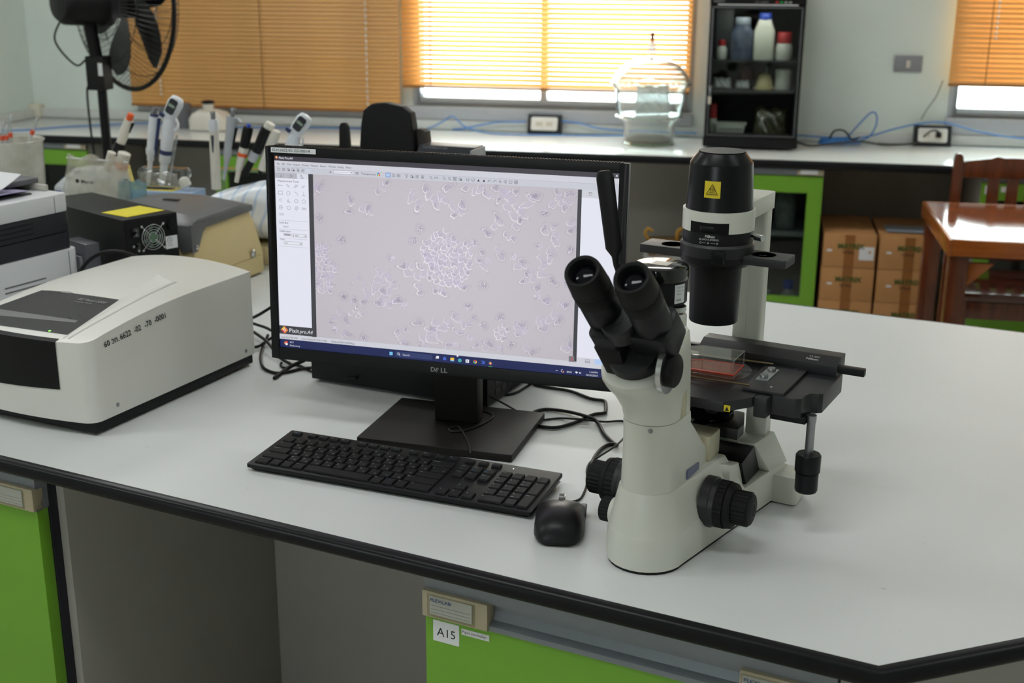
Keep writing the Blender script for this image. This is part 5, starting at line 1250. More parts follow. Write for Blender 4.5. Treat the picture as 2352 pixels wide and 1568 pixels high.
tag(MB().prism([(-1.085, 2.72), (-1.055, 2.67), (-1.035, 2.70), (-1.06, 2.76)], BZ, BZ + .002).build('blue_slip', mat('slip_blue', (150, 190, 212), .7)), 'small pale blue paper slip on the bench by the beige device', 'paper')

# ================================================================== pipettes, racks and supplies on the far side
ACR = glass_mat('acrylic_clear', (236, 240, 240), 1.6, haze=.05)
PWH = mat('pipette_white', (222, 226, 232), .35); PGR = mat('pipette_grey', (176, 180, 186), .35); PNV = mat('pipette_navy', (36, 48, 92), .4); PBK = mat('pipette_black', (24, 24, 26), .35)
PCR = mat('pipette_cream', (218, 214, 202), .4); ORG = mat('cap_orange', (232, 96, 40), .4)
def pip(name, label, a, b, secs, group='pipettes on the far side of the bench', Yd=2.95):
    """a, b: photograph positions of the top and the tip on the plane Y = Yd; secs: (part, material, [(t, r, flat)])."""
    A, B = onY(*a, Yd), onY(*b, Yd)
    d = (B - A); L_ = d.length; ax = d.normalized()
    t = thing(name, label, 'pipette', tuple(A), 0, group)
    x = Vector((1, 0, 0)); x = (x - ax * x.dot(ax)).normalized(); y = ax.cross(x)
    M_ = Matrix(((x.x, y.x, ax.x, 0), (x.y, y.y, ax.y, 0), (x.z, y.z, ax.z, 0), (0, 0, 0, 1)))
    for part, m, pr_ in secs:
        q = MB(); q.loft([[(r * math.cos(2 * PI * i / 18) + (o[0] if o else 0), r * fl_ * math.sin(2 * PI * i / 18), tt * L_) for i in range(18)] for tt, r, fl_, o in [(e + (None,) if len(e) == 3 else e) for e in pr_]], M_)
        q.build(part, m, t, ang=45)
    return t, M_, L_
# electronic pipette with a display head, twice
def epip(label, a, b, Yd):
    t, M_, L_ = pip('electronic_pipette', label, a, b, [
        ('handle', PWH, [(.22, .014, 1), (.30, .017, 1), (.46, .0165, 1), (.54, .015, 1)]), ('band', PNV, [(.54, .0155, 1), (.585, .0155, 1)]),
        ('collar', PWH, [(.585, .0155, 1), (.66, .0145, 1), (.68, .011, 1)]), ('shaft', PWH, [(.68, .0105, 1), (.82, .0085, 1), (.93, .006, 1)]), ('tip_cone', PCR, [(.93, .004, 1), (1.0, .002, 1)])], Yd=Yd)
    h = MB(); HT = M_ @ TR(.006, 0, L_ * .11) @ RY(-.32)
    h.loft([[(1.18 * rx * math.cos(2 * PI * i / 20), ry * math.sin(2 * PI * i / 20), z * L_) for i in range(20)] for z, rx, ry in ((-.125, .006, .006), (-.115, .013, .011), (-.06, .0175, .015), (.03, .0165, .014), (.12, .014, .013), (.14, .010, .010))], HT)
    hd_ = h.build('display_head', PWH, t, ang=60)
    fy_ = -1 if (M_ @ Vector((0, 1, 0))).y > 0 else 1
    MB().prism(rrect(-.0125, .0105, -.10 * L_, .055 * L_, .006), 0, .003, HT @ Matrix(((1, 0, 0, 0), (0, 0, fy_, fy_ * .0125), (0, 1, 0, 0), (0, 0, 0, 1)))).build('key_panel', mat('key_panel_dark', (54, 56, 60), .4), hd_)
    MB().box(-.0095, .0075, fy_ * .0155 if fy_ < 0 else .0155, (fy_ * .0158) if fy_ < 0 else .0158, -.045 * L_, -.018 * L_, HT).build('display', mat('lcd_green', (150, 168, 150), .3), hd_)
    MB().box(-.022, -.008, fy_ * .0120 - .004, fy_ * .0120 + .004, .085 * L_, .125 * L_, HT).build('trigger', PNV, hd_, bevel=.002)
    MB().loft([[(q_[0] + .0, -.006, q_[1]), (q_[0] + .004, -.006, q_[1] + .004), (q_[0] + .004, .006, q_[1] + .004), (q_[0], .006, q_[1])] for q_ in ((.012, .06 * L_), (.026, .10 * L_), (.030, .15 * L_), (.024, .18 * L_))], HT).build('finger_hook', PWH, hd_)
epip('white electronic pipette with a dark keypad head, left of the pipette carousel', (396, 222), (369, 446), 2.95)
epip('white electronic pipette half hidden behind the top left monitor corner', (692, 262), (630, 470), 2.95)
pip('pipette', 'white and navy pipette with a silver plunger beside the electronic pipette', (356, 247), (340, 428), [
    ('plunger', STEEL, [(0, .0075, 1), (.02, .008, 1), (.06, .0065, 1), (.10, .0065, 1)]), ('collar', PNV, [(.08, .010, 1), (.12, .011, 1)]),
    ('handle', PWH, [(.11, .012, 1), (.2, .0125, 1), (.50, .0115, 1), (.53, .012, 1)]), ('ejector', PNV, [(.12, .0055, 1, (.013, 0)), (.53, .0055, 1, (.011, 0)), (.60, .004, 1, (.010, 0))]),
    ('shoulder', PWH, [(.52, .0135, 1), (.58, .013, 1), (.62, .008, 1), (.66, .0095, 1)]), ('shaft', PWH, [(.66, .0065, 1), (.88, .005, 1), (.97, .0045, 1), (1, .003, 1)])])
pip('pipette', 'white pipette with an orange top leaning over the tube rack', (301, 262), (262, 372), [
    ('cap', ORG, [(0, .0085, 1), (.10, .0085, 1), (.14, .006, 1)]), ('handle', PCR, [(.12, .0115, 1), (.3, .0125, 1), (.62, .0115, 1)]), ('clip', PBK, [(.14, .005, 1, (.012, 0)), (.34, .004, 1, (.010, 0))]), ('grip', PBK, [(.60, .0145, 1), (.8, .0145, 1), (1.0, .010, 1)])])
pip('pipette', 'white pipette with a long dark insert at the front of the carousel', (489, 256), (497, 434), [
    ('plunger', STEEL, [(0, .0065, 1), (.03, .0075, 1), (.04, .006, 1), (.14, .006, 1)]), ('head', PWH, [(.10, .011, 1), (.14, .0125, 1), (.22, .012, 1), (.26, .0105, 1)]),
    ('handle', PCR, [(.22, .0118, .9), (.5, .0125, .9), (.66, .0122, .9), (1.0, .0125, .9)]), ('insert', mat('insert_slate', (58, 62, 70), .4), [(.28, .003, .9, (0, 0)), (.30, .0075, 1.62), (.50, .0072, 1.62), (.60, .005, 1.9), (.64, .002, 2)])])
pip('pipette', 'grey pipette with a slim tip at the back of the carousel', (536, 248), (515, 415), [
    ('plunger', STEEL, [(0, .006, 1), (.03, .007, 1), (.04, .0055, 1), (.15, .0055, 1)]), ('handle', PGR, [(.12, .016, .8), (.18, .014, .8), (.3, .0125, .8), (.62, .0105, .8), (.66, .010, .8)]), ('rest', PGR, [(.115, .006, 1, (.012, 0)), (.16, .006, 1, (.022, 0))]),
    ('ejector', PBK, [(.25, .004, 1, (.014, 0)), (.55, .003, 1, (.011, 0))]), ('shaft', PGR, [(.66, .009, 1), (.74, .006, 1), (1.0, .0025, 1)])])
pip('pipette', 'cream pipette with a black grip and orange mark beside the white bag', (572, 285), (543, 418), [
    ('plunger', mat('plunger_blue', (40, 84, 200), .4), [(0, .005, 1), (.05, .005, 1)]), ('grip', PBK, [(.05, .012, 1), (.12, .0135, 1), (.35, .012, 1), (.48, .0095, 1)]), ('handle', PCR, [(.40, .0115, 1), (.46, .012, 1), (.78, .010, 1)]), ('mark', ORG, [(.49, .0123, 1), (.55, .0123, 1)]), ('shaft', PCR, [(.78, .007, 1), (1, .0055, 1)])])
pip('pipette', 'black and grey pipette with a cream top leaning beside the white bag', (622, 283), (562, 400), [
    ('cap', PCR, [(0, .012, 1), (.03, .013, 1), (.16, .013, 1)]), ('grip', PBK, [(.10, .0165, 1), (.2, .0165, 1), (.50, .0125, 1), (.58, .012, 1)]), ('band', PGR, [(.56, .0125, 1), (.73, .0115, 1)]), ('shaft', PBK, [(.73, .0095, 1), (1, .0095, 1)])])
pip('pipette', 'cream and black pipette behind the black one, mostly hidden by the bag', (634, 300), (597, 400), [
    ('handle', PCR, [(0, .012, 1), (.1, .014, 1), (.6, .012, 1), (.9, .010, 1)]), ('grip', PBK, [(.25, .006, 1, (.012, 0)), (.8, .005, 1, (.010, 0))]), ('shaft', PBK, [(.85, .008, 1), (1, .006, 1)])])
# racks
def acrylic_rack(label, a, b, ztop, Yd, deep):
    A, B = onY(*a, Yd), onY(*b, Yd)
    t = thing('pipette_rack', label, 'pipette rack', ((A.x + B.x) / 2, Yd, BZ), 0); w2 = abs(B.x - A.x) / 2
    MB().box(-w2, w2, .03, .12, 0, .006).build('base', ACR, t, bevel=.001)
    for x in (-w2, w2 - .005): MB().box(x, x + .005, .035, .09, .006, ztop - BZ).build('side', ACR, t, bevel=.001)
    MB().box(-w2, w2, .045, .08, ztop - BZ, ztop - BZ + .006).build('shelf', ACR, t, bevel=.001)
acrylic_rack('clear acrylic rack holding the electronic and navy pipettes', (300, 400), (404, 400), .985, 2.955, .1)
acrylic_rack('clear acrylic rack under the pipettes beside the white bag', (480, 400), (615, 400), .99, 2.955, .1)
tag(MB().rod(onY(407, 310, 2.95), onY(389, 412, 2.95), .0032, 10).build('glass_rod', glass_mat('rod_glass', (210, 216, 222), 2.0, haze=.25)), 'thin glass rod with a dark blue end in the acrylic rack', 'glass rod')

# rack, tubes and bags on the left
cnt = mat('carton_white', (216, 218, 220), .6); CB = mat('print_blue', (96, 118, 160), .6)
bb = thing('storage_carton', 'plain white carton under the zip bag and tubes behind the printer', 'carton', (-1.60, 2.78, BZ), -.25)
MB().box(-.13, .13, -.05, .13, 0, .135).build('body', cnt, bb, bevel=.002)
pk = thing('printed_pack', 'white plastic pack printed with small blue emblems behind the zip bag', 'pack', (-1.655, 2.80, BZ + .137), -.25)
q = MB(); q.loft([[(-.07 + .01, .0, .0), (.11, .0, .0), (.11, .10, .0), (-.07, .10, .0)], [(-.065, .005, .03), (.11, .0, .035), (.11, .10, .035), (-.06, .10, .03)], [(-.02, .035, .075), (.10, .03, .085), (.10, .09, .085), (-.015, .09, .075)]])
q.build('wrapper', mat('pack_white', (214, 220, 226), .35, var=.03), pk, bevel=.008, seg=3)
e1 = MB()
for (x, z, s) in ((-.045, .018, .011), (-.02, .05, .009), (.0, .066, .008), (-.035, .034, .006)): e1.box(x - s, x + s, -.0005 + z * .46 - .006, .0005 + z * .46 - .006, z, z + .0035); e1.prism([(x - .004, z - .008), (x + .004, z - .008), (x, z - .013)], 0, .001, Matrix(((1, 0, 0, 0), (0, 0, 1, z * .46 - .007), (0, 1, 0, 0), (0, 0, 0, 1))))
e1.build('emblem', CB, pk)
def pillow(name, label, cat, loc, rz, w2, h, d, m, seed, parent=None, n=22, lean=0.0):
    rng = random.Random(seed); mm = MB(); ph = [(rng.uniform(4, 11), rng.uniform(4, 11), rng.uniform(0, 6)) for _ in range(5)]
    def P(u, v, s):
        x = (u - .5) * 2; y = v; e = max(0, 1 - abs(x) ** 4) * max(0, 1 - abs(2 * y - 1) ** 4)
        th = d * (.15 + .85 * e ** .5) * (1.15 - .5 * y)
        wv = sum(math.sin(a * x + b * y + c) for a, b, c in ph) * .10
        return (x * w2 * (1 - .10 * y + .02 * math.sin(9 * y + seed)), s * th * (1 + wv) + lean * y * h, y * h * (1 + .05 * math.sin(7 * x + seed) * y))
    for s in (-1, 1):
        o = len(mm.v); mm.v += [P(i / n, j / n, s) for j in range(n + 1) for i in range(n + 1)]
        for j in range(n):
            for i in range(n):
                f = [o + j * (n + 1) + i, o + j * (n + 1) + i + 1, o + (j + 1) * (n + 1) + i + 1, o + (j + 1) * (n + 1) + i]; mm.f.append(f if s < 0 else f[::-1]); mm.mi.append(0)
    ob = mm.build(name, m, parent, loc=loc if parent is None else None, rot=(0, 0, rz) if parent is None else None, ang=70)
    if parent is None: tag(ob, label, cat)
    return ob
zb_ = thing('zip_bag', 'crumpled clear zip bag with faint black print behind the black box', 'bag', (-1.530, 2.700, BZ + .137), -.2)
ZB = glass_mat('bag_clear', (238, 238, 234), 1.8, rough=.12, haze=.36, hazecol=(224, 220, 206))
pillow('film', '', '', None, 0, .100, .125, .028, ZB, 3, zb_, lean=.12)
MB().box(-.088, .094, .006, .009, .118, .121).build('zip_strip', mat('zip_white', (224, 226, 224), .3), zb_)
g = tgroup('zip', 'lettering', mat('print_dark', (52, 50, 48), .6), zb_)
text('● Merck', .012, TR(-.035, -.030, .068) @ RX(PI / 2 - .1), g, bold=.02, wide=1.2); text('Sample Bag', .015, TR(-.055, -.036, .028) @ RX(PI / 2 - .1), g, bold=.03, wide=1.2)
pillow('blue_pouch', 'small bluish clear pouch in front of the zip bag', 'bag', (-1.435, 2.69, BZ + .137), -.2, .045, .075, .010, glass_mat('pouch_blue', (190, 216, 224), 2.0, haze=.35, hazecol=(190, 214, 222)), 5, lean=.1)
tag(pillow('pink_pouch', '', '', (-1.515, 2.59, BZ + .151), -.3, .060, .030, .028, glass_mat('pouch_pink', (240, 200, 190), 1.6, haze=.6, hazecol=(230, 176, 164)), 8), 'flat pink plastic pouch between the black box and beige device', 'bag')
sup = tag(MB().box(-1.575, -1.465, 2.535, 2.655, BZ, BZ + .150).build('carton', mat('carton_cream', (206, 196, 168), .6), bevel=.002), 'low cream carton hidden behind the black box and beige device', 'carton')
for k, (a, b2, r, l_) in enumerate((((286, 352), (276, 392), .0155, 'fat white capped tube with an orange band standing in the zip bag'), ((257, 350), (246, 388), .0105, 'slim white tube leaning in the zip bag'))):
    A, B = onY(*a, 2.80), onY(*b2, 2.80)
    t = thing('sample_tube', l_, 'tube', tuple(B), 0, 'tubes in the zip bag'); T = aim((0, 0, 0), A - B); Lz = (A - B).length
    MB().lathe([(r * .8, 0), (r * .95, Lz * .4), (r, Lz), (r * .9, Lz + .001)], 20, T).build('body', PCR, t)
    if k == 0: MB().lathe([(r * 1.06, Lz * .18), (r * 1.06, Lz * .48)], 20, T).build('band', mat('band_orange', (238, 130, 80), .45), t)
# glove box
gb = thing('glove_box', 'pale blue and yellow glove box lying open behind the beige lid', 'box', (-1.455, 2.855, BZ + .125), -.02)
MB().box(-.115, .100, -.01, .07, 0, .034).build('body', mat('box_pale_blue', (160, 186, 218), .5, var=.05), gb, bevel=.001)
MB().box(-.032, .070, -.0112, -.0102, .006, .026).build('front_print', mat('box_yellow', (214, 186, 40), .5), gb)
MB().box(-.112, .045, .0, .062, .0342, .0352).build('top_print', mat('box_yellow_pale', (224, 206, 96), .5), gb)
MB().prism(rrect(-.055, .035, .018, .05, .014), .0354, .0360).build('opening', mat('opening_dark', (34, 30, 30), .7), gb)
MB().prism([(-.113, 0), (-.100, 0), (-.112, .052), (-.120, .052)], 0, .08, Matrix(((1, 0, 0, 0), (0, 0, 1, 0), (0, 1, 0, .034), (0, 0, 0, 1)))).build('raised_flap', mat('box_yellow_pale', (224, 206, 96), .5), gb)
gbs = tag(MB().box(-1.565, -1.36, 2.848, 2.922, BZ, BZ + .1245).build('carton', mat('carton_tan', (180, 160, 128), .6), bevel=.002), 'tan carton carrying the glove box', 'carton')
tag(MB().lathe([(.004, 0), (.0130, .003), (.0145, .014), (.012, .024), (.004, .028)], 20, TR(-1.385, 2.875, BZ + .178) @ RY(-.5) @ TR(0, 0, -.012)).build('cotton_ball', mat('cotton', (226, 224, 214), .8)), 'white round cap lying on the glove box', 'cap')
pillow('clear_wrap', 'crinkled clear wrapping on the glove box', 'wrapping', (-1.46, 2.885, BZ + .162), 0, .055, .040, .012, glass_mat('wrap_clear', (236, 236, 232), 2.2, haze=.2), 11)
# white absorbent pack
wb = thing('absorbent_pad_pack', 'white plastic pack with pale blue print between the pipettes and monitor', 'pack', (-1.180, 2.865, BZ + .048), -.1)
rng = random.Random(2); m_ = MB(); n = 26; vs = []
def wp(u, v):
    a = u * 2 * PI; rr = (1 - abs(2 * v - 1) ** 3.2) ** .45
    x = .158 * rr * abs(math.cos(a)) ** .6 * math.copysign(1, math.cos(a)); y = .085 * rr * abs(math.sin(a)) ** .6 * math.copysign(1, math.sin(a))
    z = .145 * v + .012 * math.sin(3 * a + 5 * v) * rr - .035 * max(0, -x / .135) * v
    x += .006 * math.sin(4 * a + 9 * v); y += .006 * math.cos(5 * a - 7 * v)
    return (x, y, z)
for j in range(n + 1): vs += [wp(i / 40, min(.999, max(.001, j / n))) for i in range(40)]
m_.add(vs, [(j * 40 + i, j * 40 + (i + 1) % 40, (j + 1) * 40 + (i + 1) % 40, (j + 1) * 40 + i) for j in range(n) for i in range(40)] + [tuple(range(39, -1, -1)), tuple(n * 40 + i for i in range(40))])
def bagmat():
    m = mat('pack_plastic', (232, 237, 243), .3, var=.02, bump=.25, bscale=26); nt = m.node_tree; p = nt.nodes['Principled BSDF']
    tc = nt.nodes.new('ShaderNodeTexCoord'); wv = nt.nodes.new('ShaderNodeTexWave'); wv.inputs['Scale'].default_value = 9; wv.inputs['Distortion'].default_value = 6; wv.inputs['Detail'].default_value = 1
    r = nt.nodes.new('ShaderNodeMapRange'); r.inputs[1].default_value = .80; r.inputs[2].default_value = .93; r.inputs[3].default_value = 0; r.inputs[4].default_value = .55
    mx = nt.nodes.new('ShaderNodeMix'); mx.data_type = 'RGBA'; src = p.inputs['Base Color'].links[0].from_socket
    nt.links.new(tc.outputs['Object'], wv.inputs[0]); nt.links.new(wv.outputs['Fac'], r.inputs[0]); nt.links.new(r.outputs[0], mx.inputs['Factor']); nt.links.new(src, mx.inputs['A']); mx.inputs['B'].default_value = (*lin((150, 185, 226)), 1)
    nt.links.new(mx.outputs['Result'], p.inputs['Base Color']); return m
m_.build('wrapper', bagmat(), wb, ang=70)
MB().loft([[(x * s_ + .060 + .02 * z_, y * s_, .11 + z_) for x, y in rrect(-.03, .03, -.015, .015, .01, 3)] for z_, s_ in ((0, 1.6), (.03, 1.2), (.06, .95), (.085, 1.05), (.10, .6))]).build('knotted_neck', MATS['pack_plastic'], wb, ang=70)
tag(MB().box(-1.33, -1.02, 2.785, 2.945, BZ, BZ + .047).build('tray', mat('tray_cream', (212, 200, 160), .5), bevel=.004), 'cream tray under the white absorbent pad pack', 'tray')
# beaker with serological pipettes
bk_ = thing('beaker', 'large milky plastic beaker behind the printer', 'beaker', (-1.815, 2.80, BZ + .075), 0)
MB().lathe([(.070, 0), (.076, .004), (.083, .200), (.088, .208), (.0865, .2095), (.0815, .205), (.0745, .01)], 40).build('wall', glass_mat('beaker_milky', (236, 236, 230), 1.0, rough=.2, haze=.62, hazecol=(222, 221, 214)), bk_)
MB().box(.025, .045, -.0815, -.0808, .10, .105).build('volume_mark', mat('print_dark', (52, 50, 48), .6), bk_)
tag(MB().box(-1.92, -1.72, 2.70, 2.90, BZ, BZ + .0735).build('carton', mat('carton_grey', (150, 152, 150), .6), bevel=.002), 'grey carton lifting the milky beaker', 'carton')
ST_G = glass_mat('tube_glass', (226, 230, 230), 2.4, haze=.28)
for k, (a, b2) in enumerate((((4, 275), (6, 372)), ((16, 283), (14, 372)), ((25, 262), (22, 372)), ((87, 268), (50, 372)))):
    A, B = onY(*a, 2.80), onY(*b2, 2.80)
    t = thing('glass_pipette', ['glass pipette with orange mark at the extreme left of the beaker', 'shorter glass pipette with orange mark in the middle of the beaker', 'tall glass pipette with orange mark third in the beaker', 'glass pipette leaning right out of the milky beaker'][k], 'pipette', tuple(B), 0, 'glass pipettes in the beaker')
    T = aim((0, 0, 0), A - B); Lz = (A - B).length
    MB().lathe([(.002, 0), (.0042, .02), (.0042, Lz * .97), (.003, Lz)], 12, T).build('barrel', ST_G, t)
    f_ = .62 if k == 3 else .52 + .06 * (k % 2)
    MB().lathe([(.0052, Lz * f_), (.0058, Lz * f_ + .004), (.0052, Lz * f_ + .011)], 12, T).build('orange_mark', mat('mark_orange', (226, 92, 62), .5), t)
# dry block heater behind the monitor
dh = thing('dry_block_heater', 'black heater with raised lid and temperature panel behind the monitor', 'lab device', (-.745, 2.50, BZ), -.15)
BKD = mat('heater_black', (22, 22, 23), .45, var=.05)
MB().box(-.09, .09, -.06, .20, .004, .30).build('body', BKD, dh, bevel=.004)
lp = MB(); lp.prism([(-.068, .30), (.065, .30), (.058, .385), (.054, .412), (.035, .425), (-.005, .431), (-.035, .428), (-.054, .414), (-.060, .385)], .0, .03, Matrix(((1, 0, 0, 0), (0, 0, 1, 0), (0, 1, 0, 0), (0, 0, 0, 1))))
lp.build('raised_lid', BKD, dh, bevel=.005, seg=3)
MB().prism([(.056, .30), (.085, .30), (.078, .372), (.070, .378), (.056, .378)], .02, .05, Matrix(((1, 0, 0, 0), (0, 0, 1, 0), (0, 1, 0, 0), (0, 0, 0, 1)))).build('lid_hinge', mat('hinge_dark', (60, 56, 50), .5), dh, bevel=.002)
MB().prism([(-.135, .28), (-.107, .28), (-.112, .372), (-.117, .380), (-.128, .380), (-.132, .372)], .04, .055, Matrix(((1, 0, 0, 0), (0, 0, 1, 0), (0, 1, 0, 0), (0, 0, 0, 1)))).build('upright_probe', BKD, dh, bevel=.003)
MB().box(-.14, -.09, .03, .065, .25, .285).build('probe_arm', BKD, dh, bevel=.002)
tc_ = MB(); tc_.prism([(-.05, .30), (-.05, .325), (-.02, .352), (.03, .352), (.03, .30)], .082, .205, Matrix(((0, 0, 1, 0), (1, 0, 0, 0), (0, 1, 0, 0), (0, 0, 0, 1))))
ctl = tc_.build('control_head', mat('control_slate', (54, 57, 62), .35), dh, bevel=.003)
MB().box(.206, .209, -.05, .03, .30, .35).build('side_cheek', mat('cheek_grey', (150, 152, 154), .4), dh, bevel=.001)
g = tgroup('temp', 'lettering', mat('panel_ink2', (120, 122, 126), .5), ctl)
text('TEMPERATURE', .0085, axes((.092, -.0285, .3465), (1, 0, 0), (0, .743, .669)), g, wide=1.0)
MB().box(.08, .205, -.05, .06, .004, .30).build('control_base', BKD, dh, bevel=.003)
# ================================================================== pedestal fan
FB = mat('fan_black', (20, 20, 21), .42, var=.05)
FX, FY = -2.222, 4.02
fa = thing('pedestal_fan', 'black pedestal fan standing behind the bench in the left corner', 'fan', (FX, FY, 0), 0)
MB().lathe([(.20, 0), (.20, .02), (.17, .035), (.05, .05), (.03, .09)], 36).build('base', FB, fa)
MB().cyl(.0165, .05, 1.16, 20).build('pole', FB, fa)
fax = Vector((math.cos(math.radians(59)), math.sin(math.radians(59)), -.02)).normalized()
RC = onY(290, 8, FY + .10) - Vector((FX, FY, 0))
GT = aim(RC, RC + fax)
R0 = .292
MB().torus(R0, .0085, 72, 8, GT).build('guard_rim', FB, fa)
wires = MB()
for k in range(84):          # rear half of the guard: dished wire basket
    a = 2 * PI * k / 84
    wires.tube([GT @ Vector((r * math.cos(a), r * math.sin(a), z)) for r, z in ((.07, -.105), (.15, -.098), (.225, -.075), (.275, -.035), (R0, 0))], .0011, 4)
wires.build('rear_guard', mat('guard_wire', (34, 34, 35), .4, .2), fa)
fwr = MB()
for k in range(84):
    a = 2 * PI * (k + .5) / 84
    fwr.tube([GT @ Vector((r * math.cos(a + .12 * (1 - r / R0)), r * math.sin(a + .12 * (1 - r / R0)), z)) for r, z in ((.05, .085), (.16, .078), (.25, .045), (R0, 0))], .0010, 4)
for r, z in ((.05, .085), (.16, .078), (.25, .045)): fwr.torus(r, .0016, 48, 5, GT @ TR(0, 0, z))
for r, z in ((.12, -.101), (.2, -.086)): fwr.torus(r, .0016, 48, 5, GT @ TR(0, 0, z))
fwr.build('front_guard', mat('guard_wire', (34, 34, 35), .4, .2), fa)
for k in range(5):
    bl = MB(); a0 = 2 * PI * k / 5 - .10; secs = []
    for i in range(9):
        r = .045 + .215 * i / 8; w = .042 + .080 * math.sin(PI * min(1, (i + 1.2) / 9.2)) ** .8; tw = .75 - .45 * i / 8; sw = .25 * (i / 8) ** 1.6
        c = Vector((r * math.cos(a0 + sw), r * math.sin(a0 + sw), 0)); t = Vector((-math.sin(a0 + sw), math.cos(a0 + sw), 0))
        secs.append([tuple(c + t * (s * w * math.cos(tw)) + Vector((0, 0, s * w * math.sin(tw) * .5 + dz))) for s, dz in ((-1, .0012), (1, .0012), (1, -.0012), (-1, -.0012))])
    bl.loft(secs, GT); bl.build('blade', FB, fa, ang=50)
MB().lathe([(.05, -.025), (.05, .025), (.03, .045), (.005, .05)], 28, GT).build('hub', FB, fa)
MB().lathe([(.02, -.262), (.055, -.256), (.070, -.238), (.072, -.205), (.073, -.12), (.078, -.10), (.078, -.075)], 40, GT).build('motor', FB, fa, ang=40)
mcp = GT @ Vector((0, 0, -.15))
MB().rod((0, 0, 1.12), (mcp.x, mcp.y, mcp.z - .05), .022, 18).build('tilt_neck', FB, fa)
cbx = MB().box(-.036, .030, -.035, .03, 1.085, 1.20).build('control_box', mat('fan_box', (30, 30, 31), .5), fa, bevel=.005)
MB().box(.012, .028, -.0362, -.0352, 1.135, 1.178).build('box_label', PAPER, cbx)
MB().tube(spline([(-.03, -.02, 1.10), (-.045, -.02, 1.08), (-.045, -.02, .95), (-.035, -.015, .7), (-.03, -.02, .4), (-.1, -.05, .06)], 8), .004, 8).build('power_cord', FB, fa)
MB().tube(spline([(mcp.x - .06, mcp.y - .06, mcp.z - .04), (mcp.x - .09, mcp.y - .07, mcp.z - .12), (-.075, -.03, 1.17), (-.035, -.02, 1.19)], 8), .0035, 8).build('motor_cord', FB, fa)

# ================================================================== dry storage cabinet on the back bench
DC = mat('cabinet_black', (24, 24, 25), .4, var=.04)
CY = 5.105
dc = thing('dry_cabinet', 'black dry cabinet with glass door full of bottles beside the desiccator', 'cabinet', (0, CY, BZ), 0)
x0, x1, zt = -.186, .184, .655
c = MB(); c.box(x0, x0 + .012, .0, .315, .012, zt); c.box(x1 - .012, x1, .0, .315, .012, zt); c.box(x0 + .012, x1 - .012, .303, .315, .012, zt); c.box(x0 + .012, x1 - .012, .0, .303, .012, .03); c.box(x0 + .012, x1 - .012, 0, .303, zt - .085, zt)
c.build('body', DC, dc, bevel=.002)
MB().box(x0 - .003, x1 + .003, -.012, .01, .010, .048).build('plinth', DC, dc, bevel=.003)
hdp = MB().box(x0, x1, -.014, -.0005, .568, zt).build('control_panel', DC, dc, bevel=.002)
g = tgroup('dcab', 'lettering', mat('ink_dim', (150, 150, 150), .6), hdp)
text('WEIFO', .014, TR(-.172, -.0146, .5735) @ RX(PI / 2), g); text('DRY CABINET', .008, TR(-.012, -.0146, .5735) @ RX(PI / 2), g)
for k, cl_ in enumerate(((200, 40, 40), (40, 170, 70), (170, 170, 170), (170, 170, 170))): MB().box(.066 + k * .017, .076 + k * .017, -.0152, -.0142, .5725, .5795).build('indicator', mat('indicator_%d' % k, cl_, .4), hdp)
f = MB(); f.box(x0 + .004, x0 + .022, -.014, 0, .050, .563); f.box(x1 - .022, x1 - .004, -.014, 0, .050, .563); f.box(x0 + .022, x1 - .022, -.014, 0, .050, .066); f.box(x0 + .022, x1 - .022, -.014, 0, .548, .563)
dr = f.build('door', DC, dc, bevel=.001)
fr = MB()
for a in ((x0 + .012, x0 + .0145, .056, .557), (x1 - .0145, x1 - .012, .056, .557)): fr.box(a[0], a[1], -.0155, -.014, a[2], a[3])
for z in (.056, .5545): fr.box(x0 + .012, x1 - .012, -.0155, -.014, z, z + .0025)
fr.build('door_trim', mat('trim_silver', (140, 144, 148), .35, .6), dr)
MB().box(x0 + .021, x1 - .021, -.008, -.004, .065, .549).build('pane', glass_mat('drycab_glass', (240, 244, 242), 1.0), dr)
ll = MB().box(x0 + .03, x1 - .03, .012, .03, .558, .566).build('added_light_strip', mat('added_strip_light', (250, 250, 245), .4, emit=.5), dc)  # strip and its area light are added to brighten the cabinet contents
_l = bpy.data.lights.new('added_cabinet_light', 'AREA'); _l.shape = 'RECTANGLE'; _l.size = .28; _l.size_y = .02; _l.energy = .2; _l.color = (1.0, .98, .94)
_lo = bpy.data.objects.new('added_cabinet_light', _l); _lo.location = (0, .022, .556); _lo.rotation_euler = (.35, 0, 0); _lo.parent = dc; COL.objects.link(_lo)
SHELF = mat('shelf_dark', (48, 49, 50), .4)
zs = [onY(1720, 137, CY + .08).z - BZ, onY(1720, 205, CY + .08).z - BZ]
for z in zs: MB().box(x0 + .013, x1 - .013, .01, .295, z - .006, z).build('shelf', SHELF, dc)
lk = MB().lathe([(.008, 0), (.008, .004)], 16, TR(x0 + .017, -.0155, .245) @ RX(PI / 2)).build('lock', CHROME, dr)
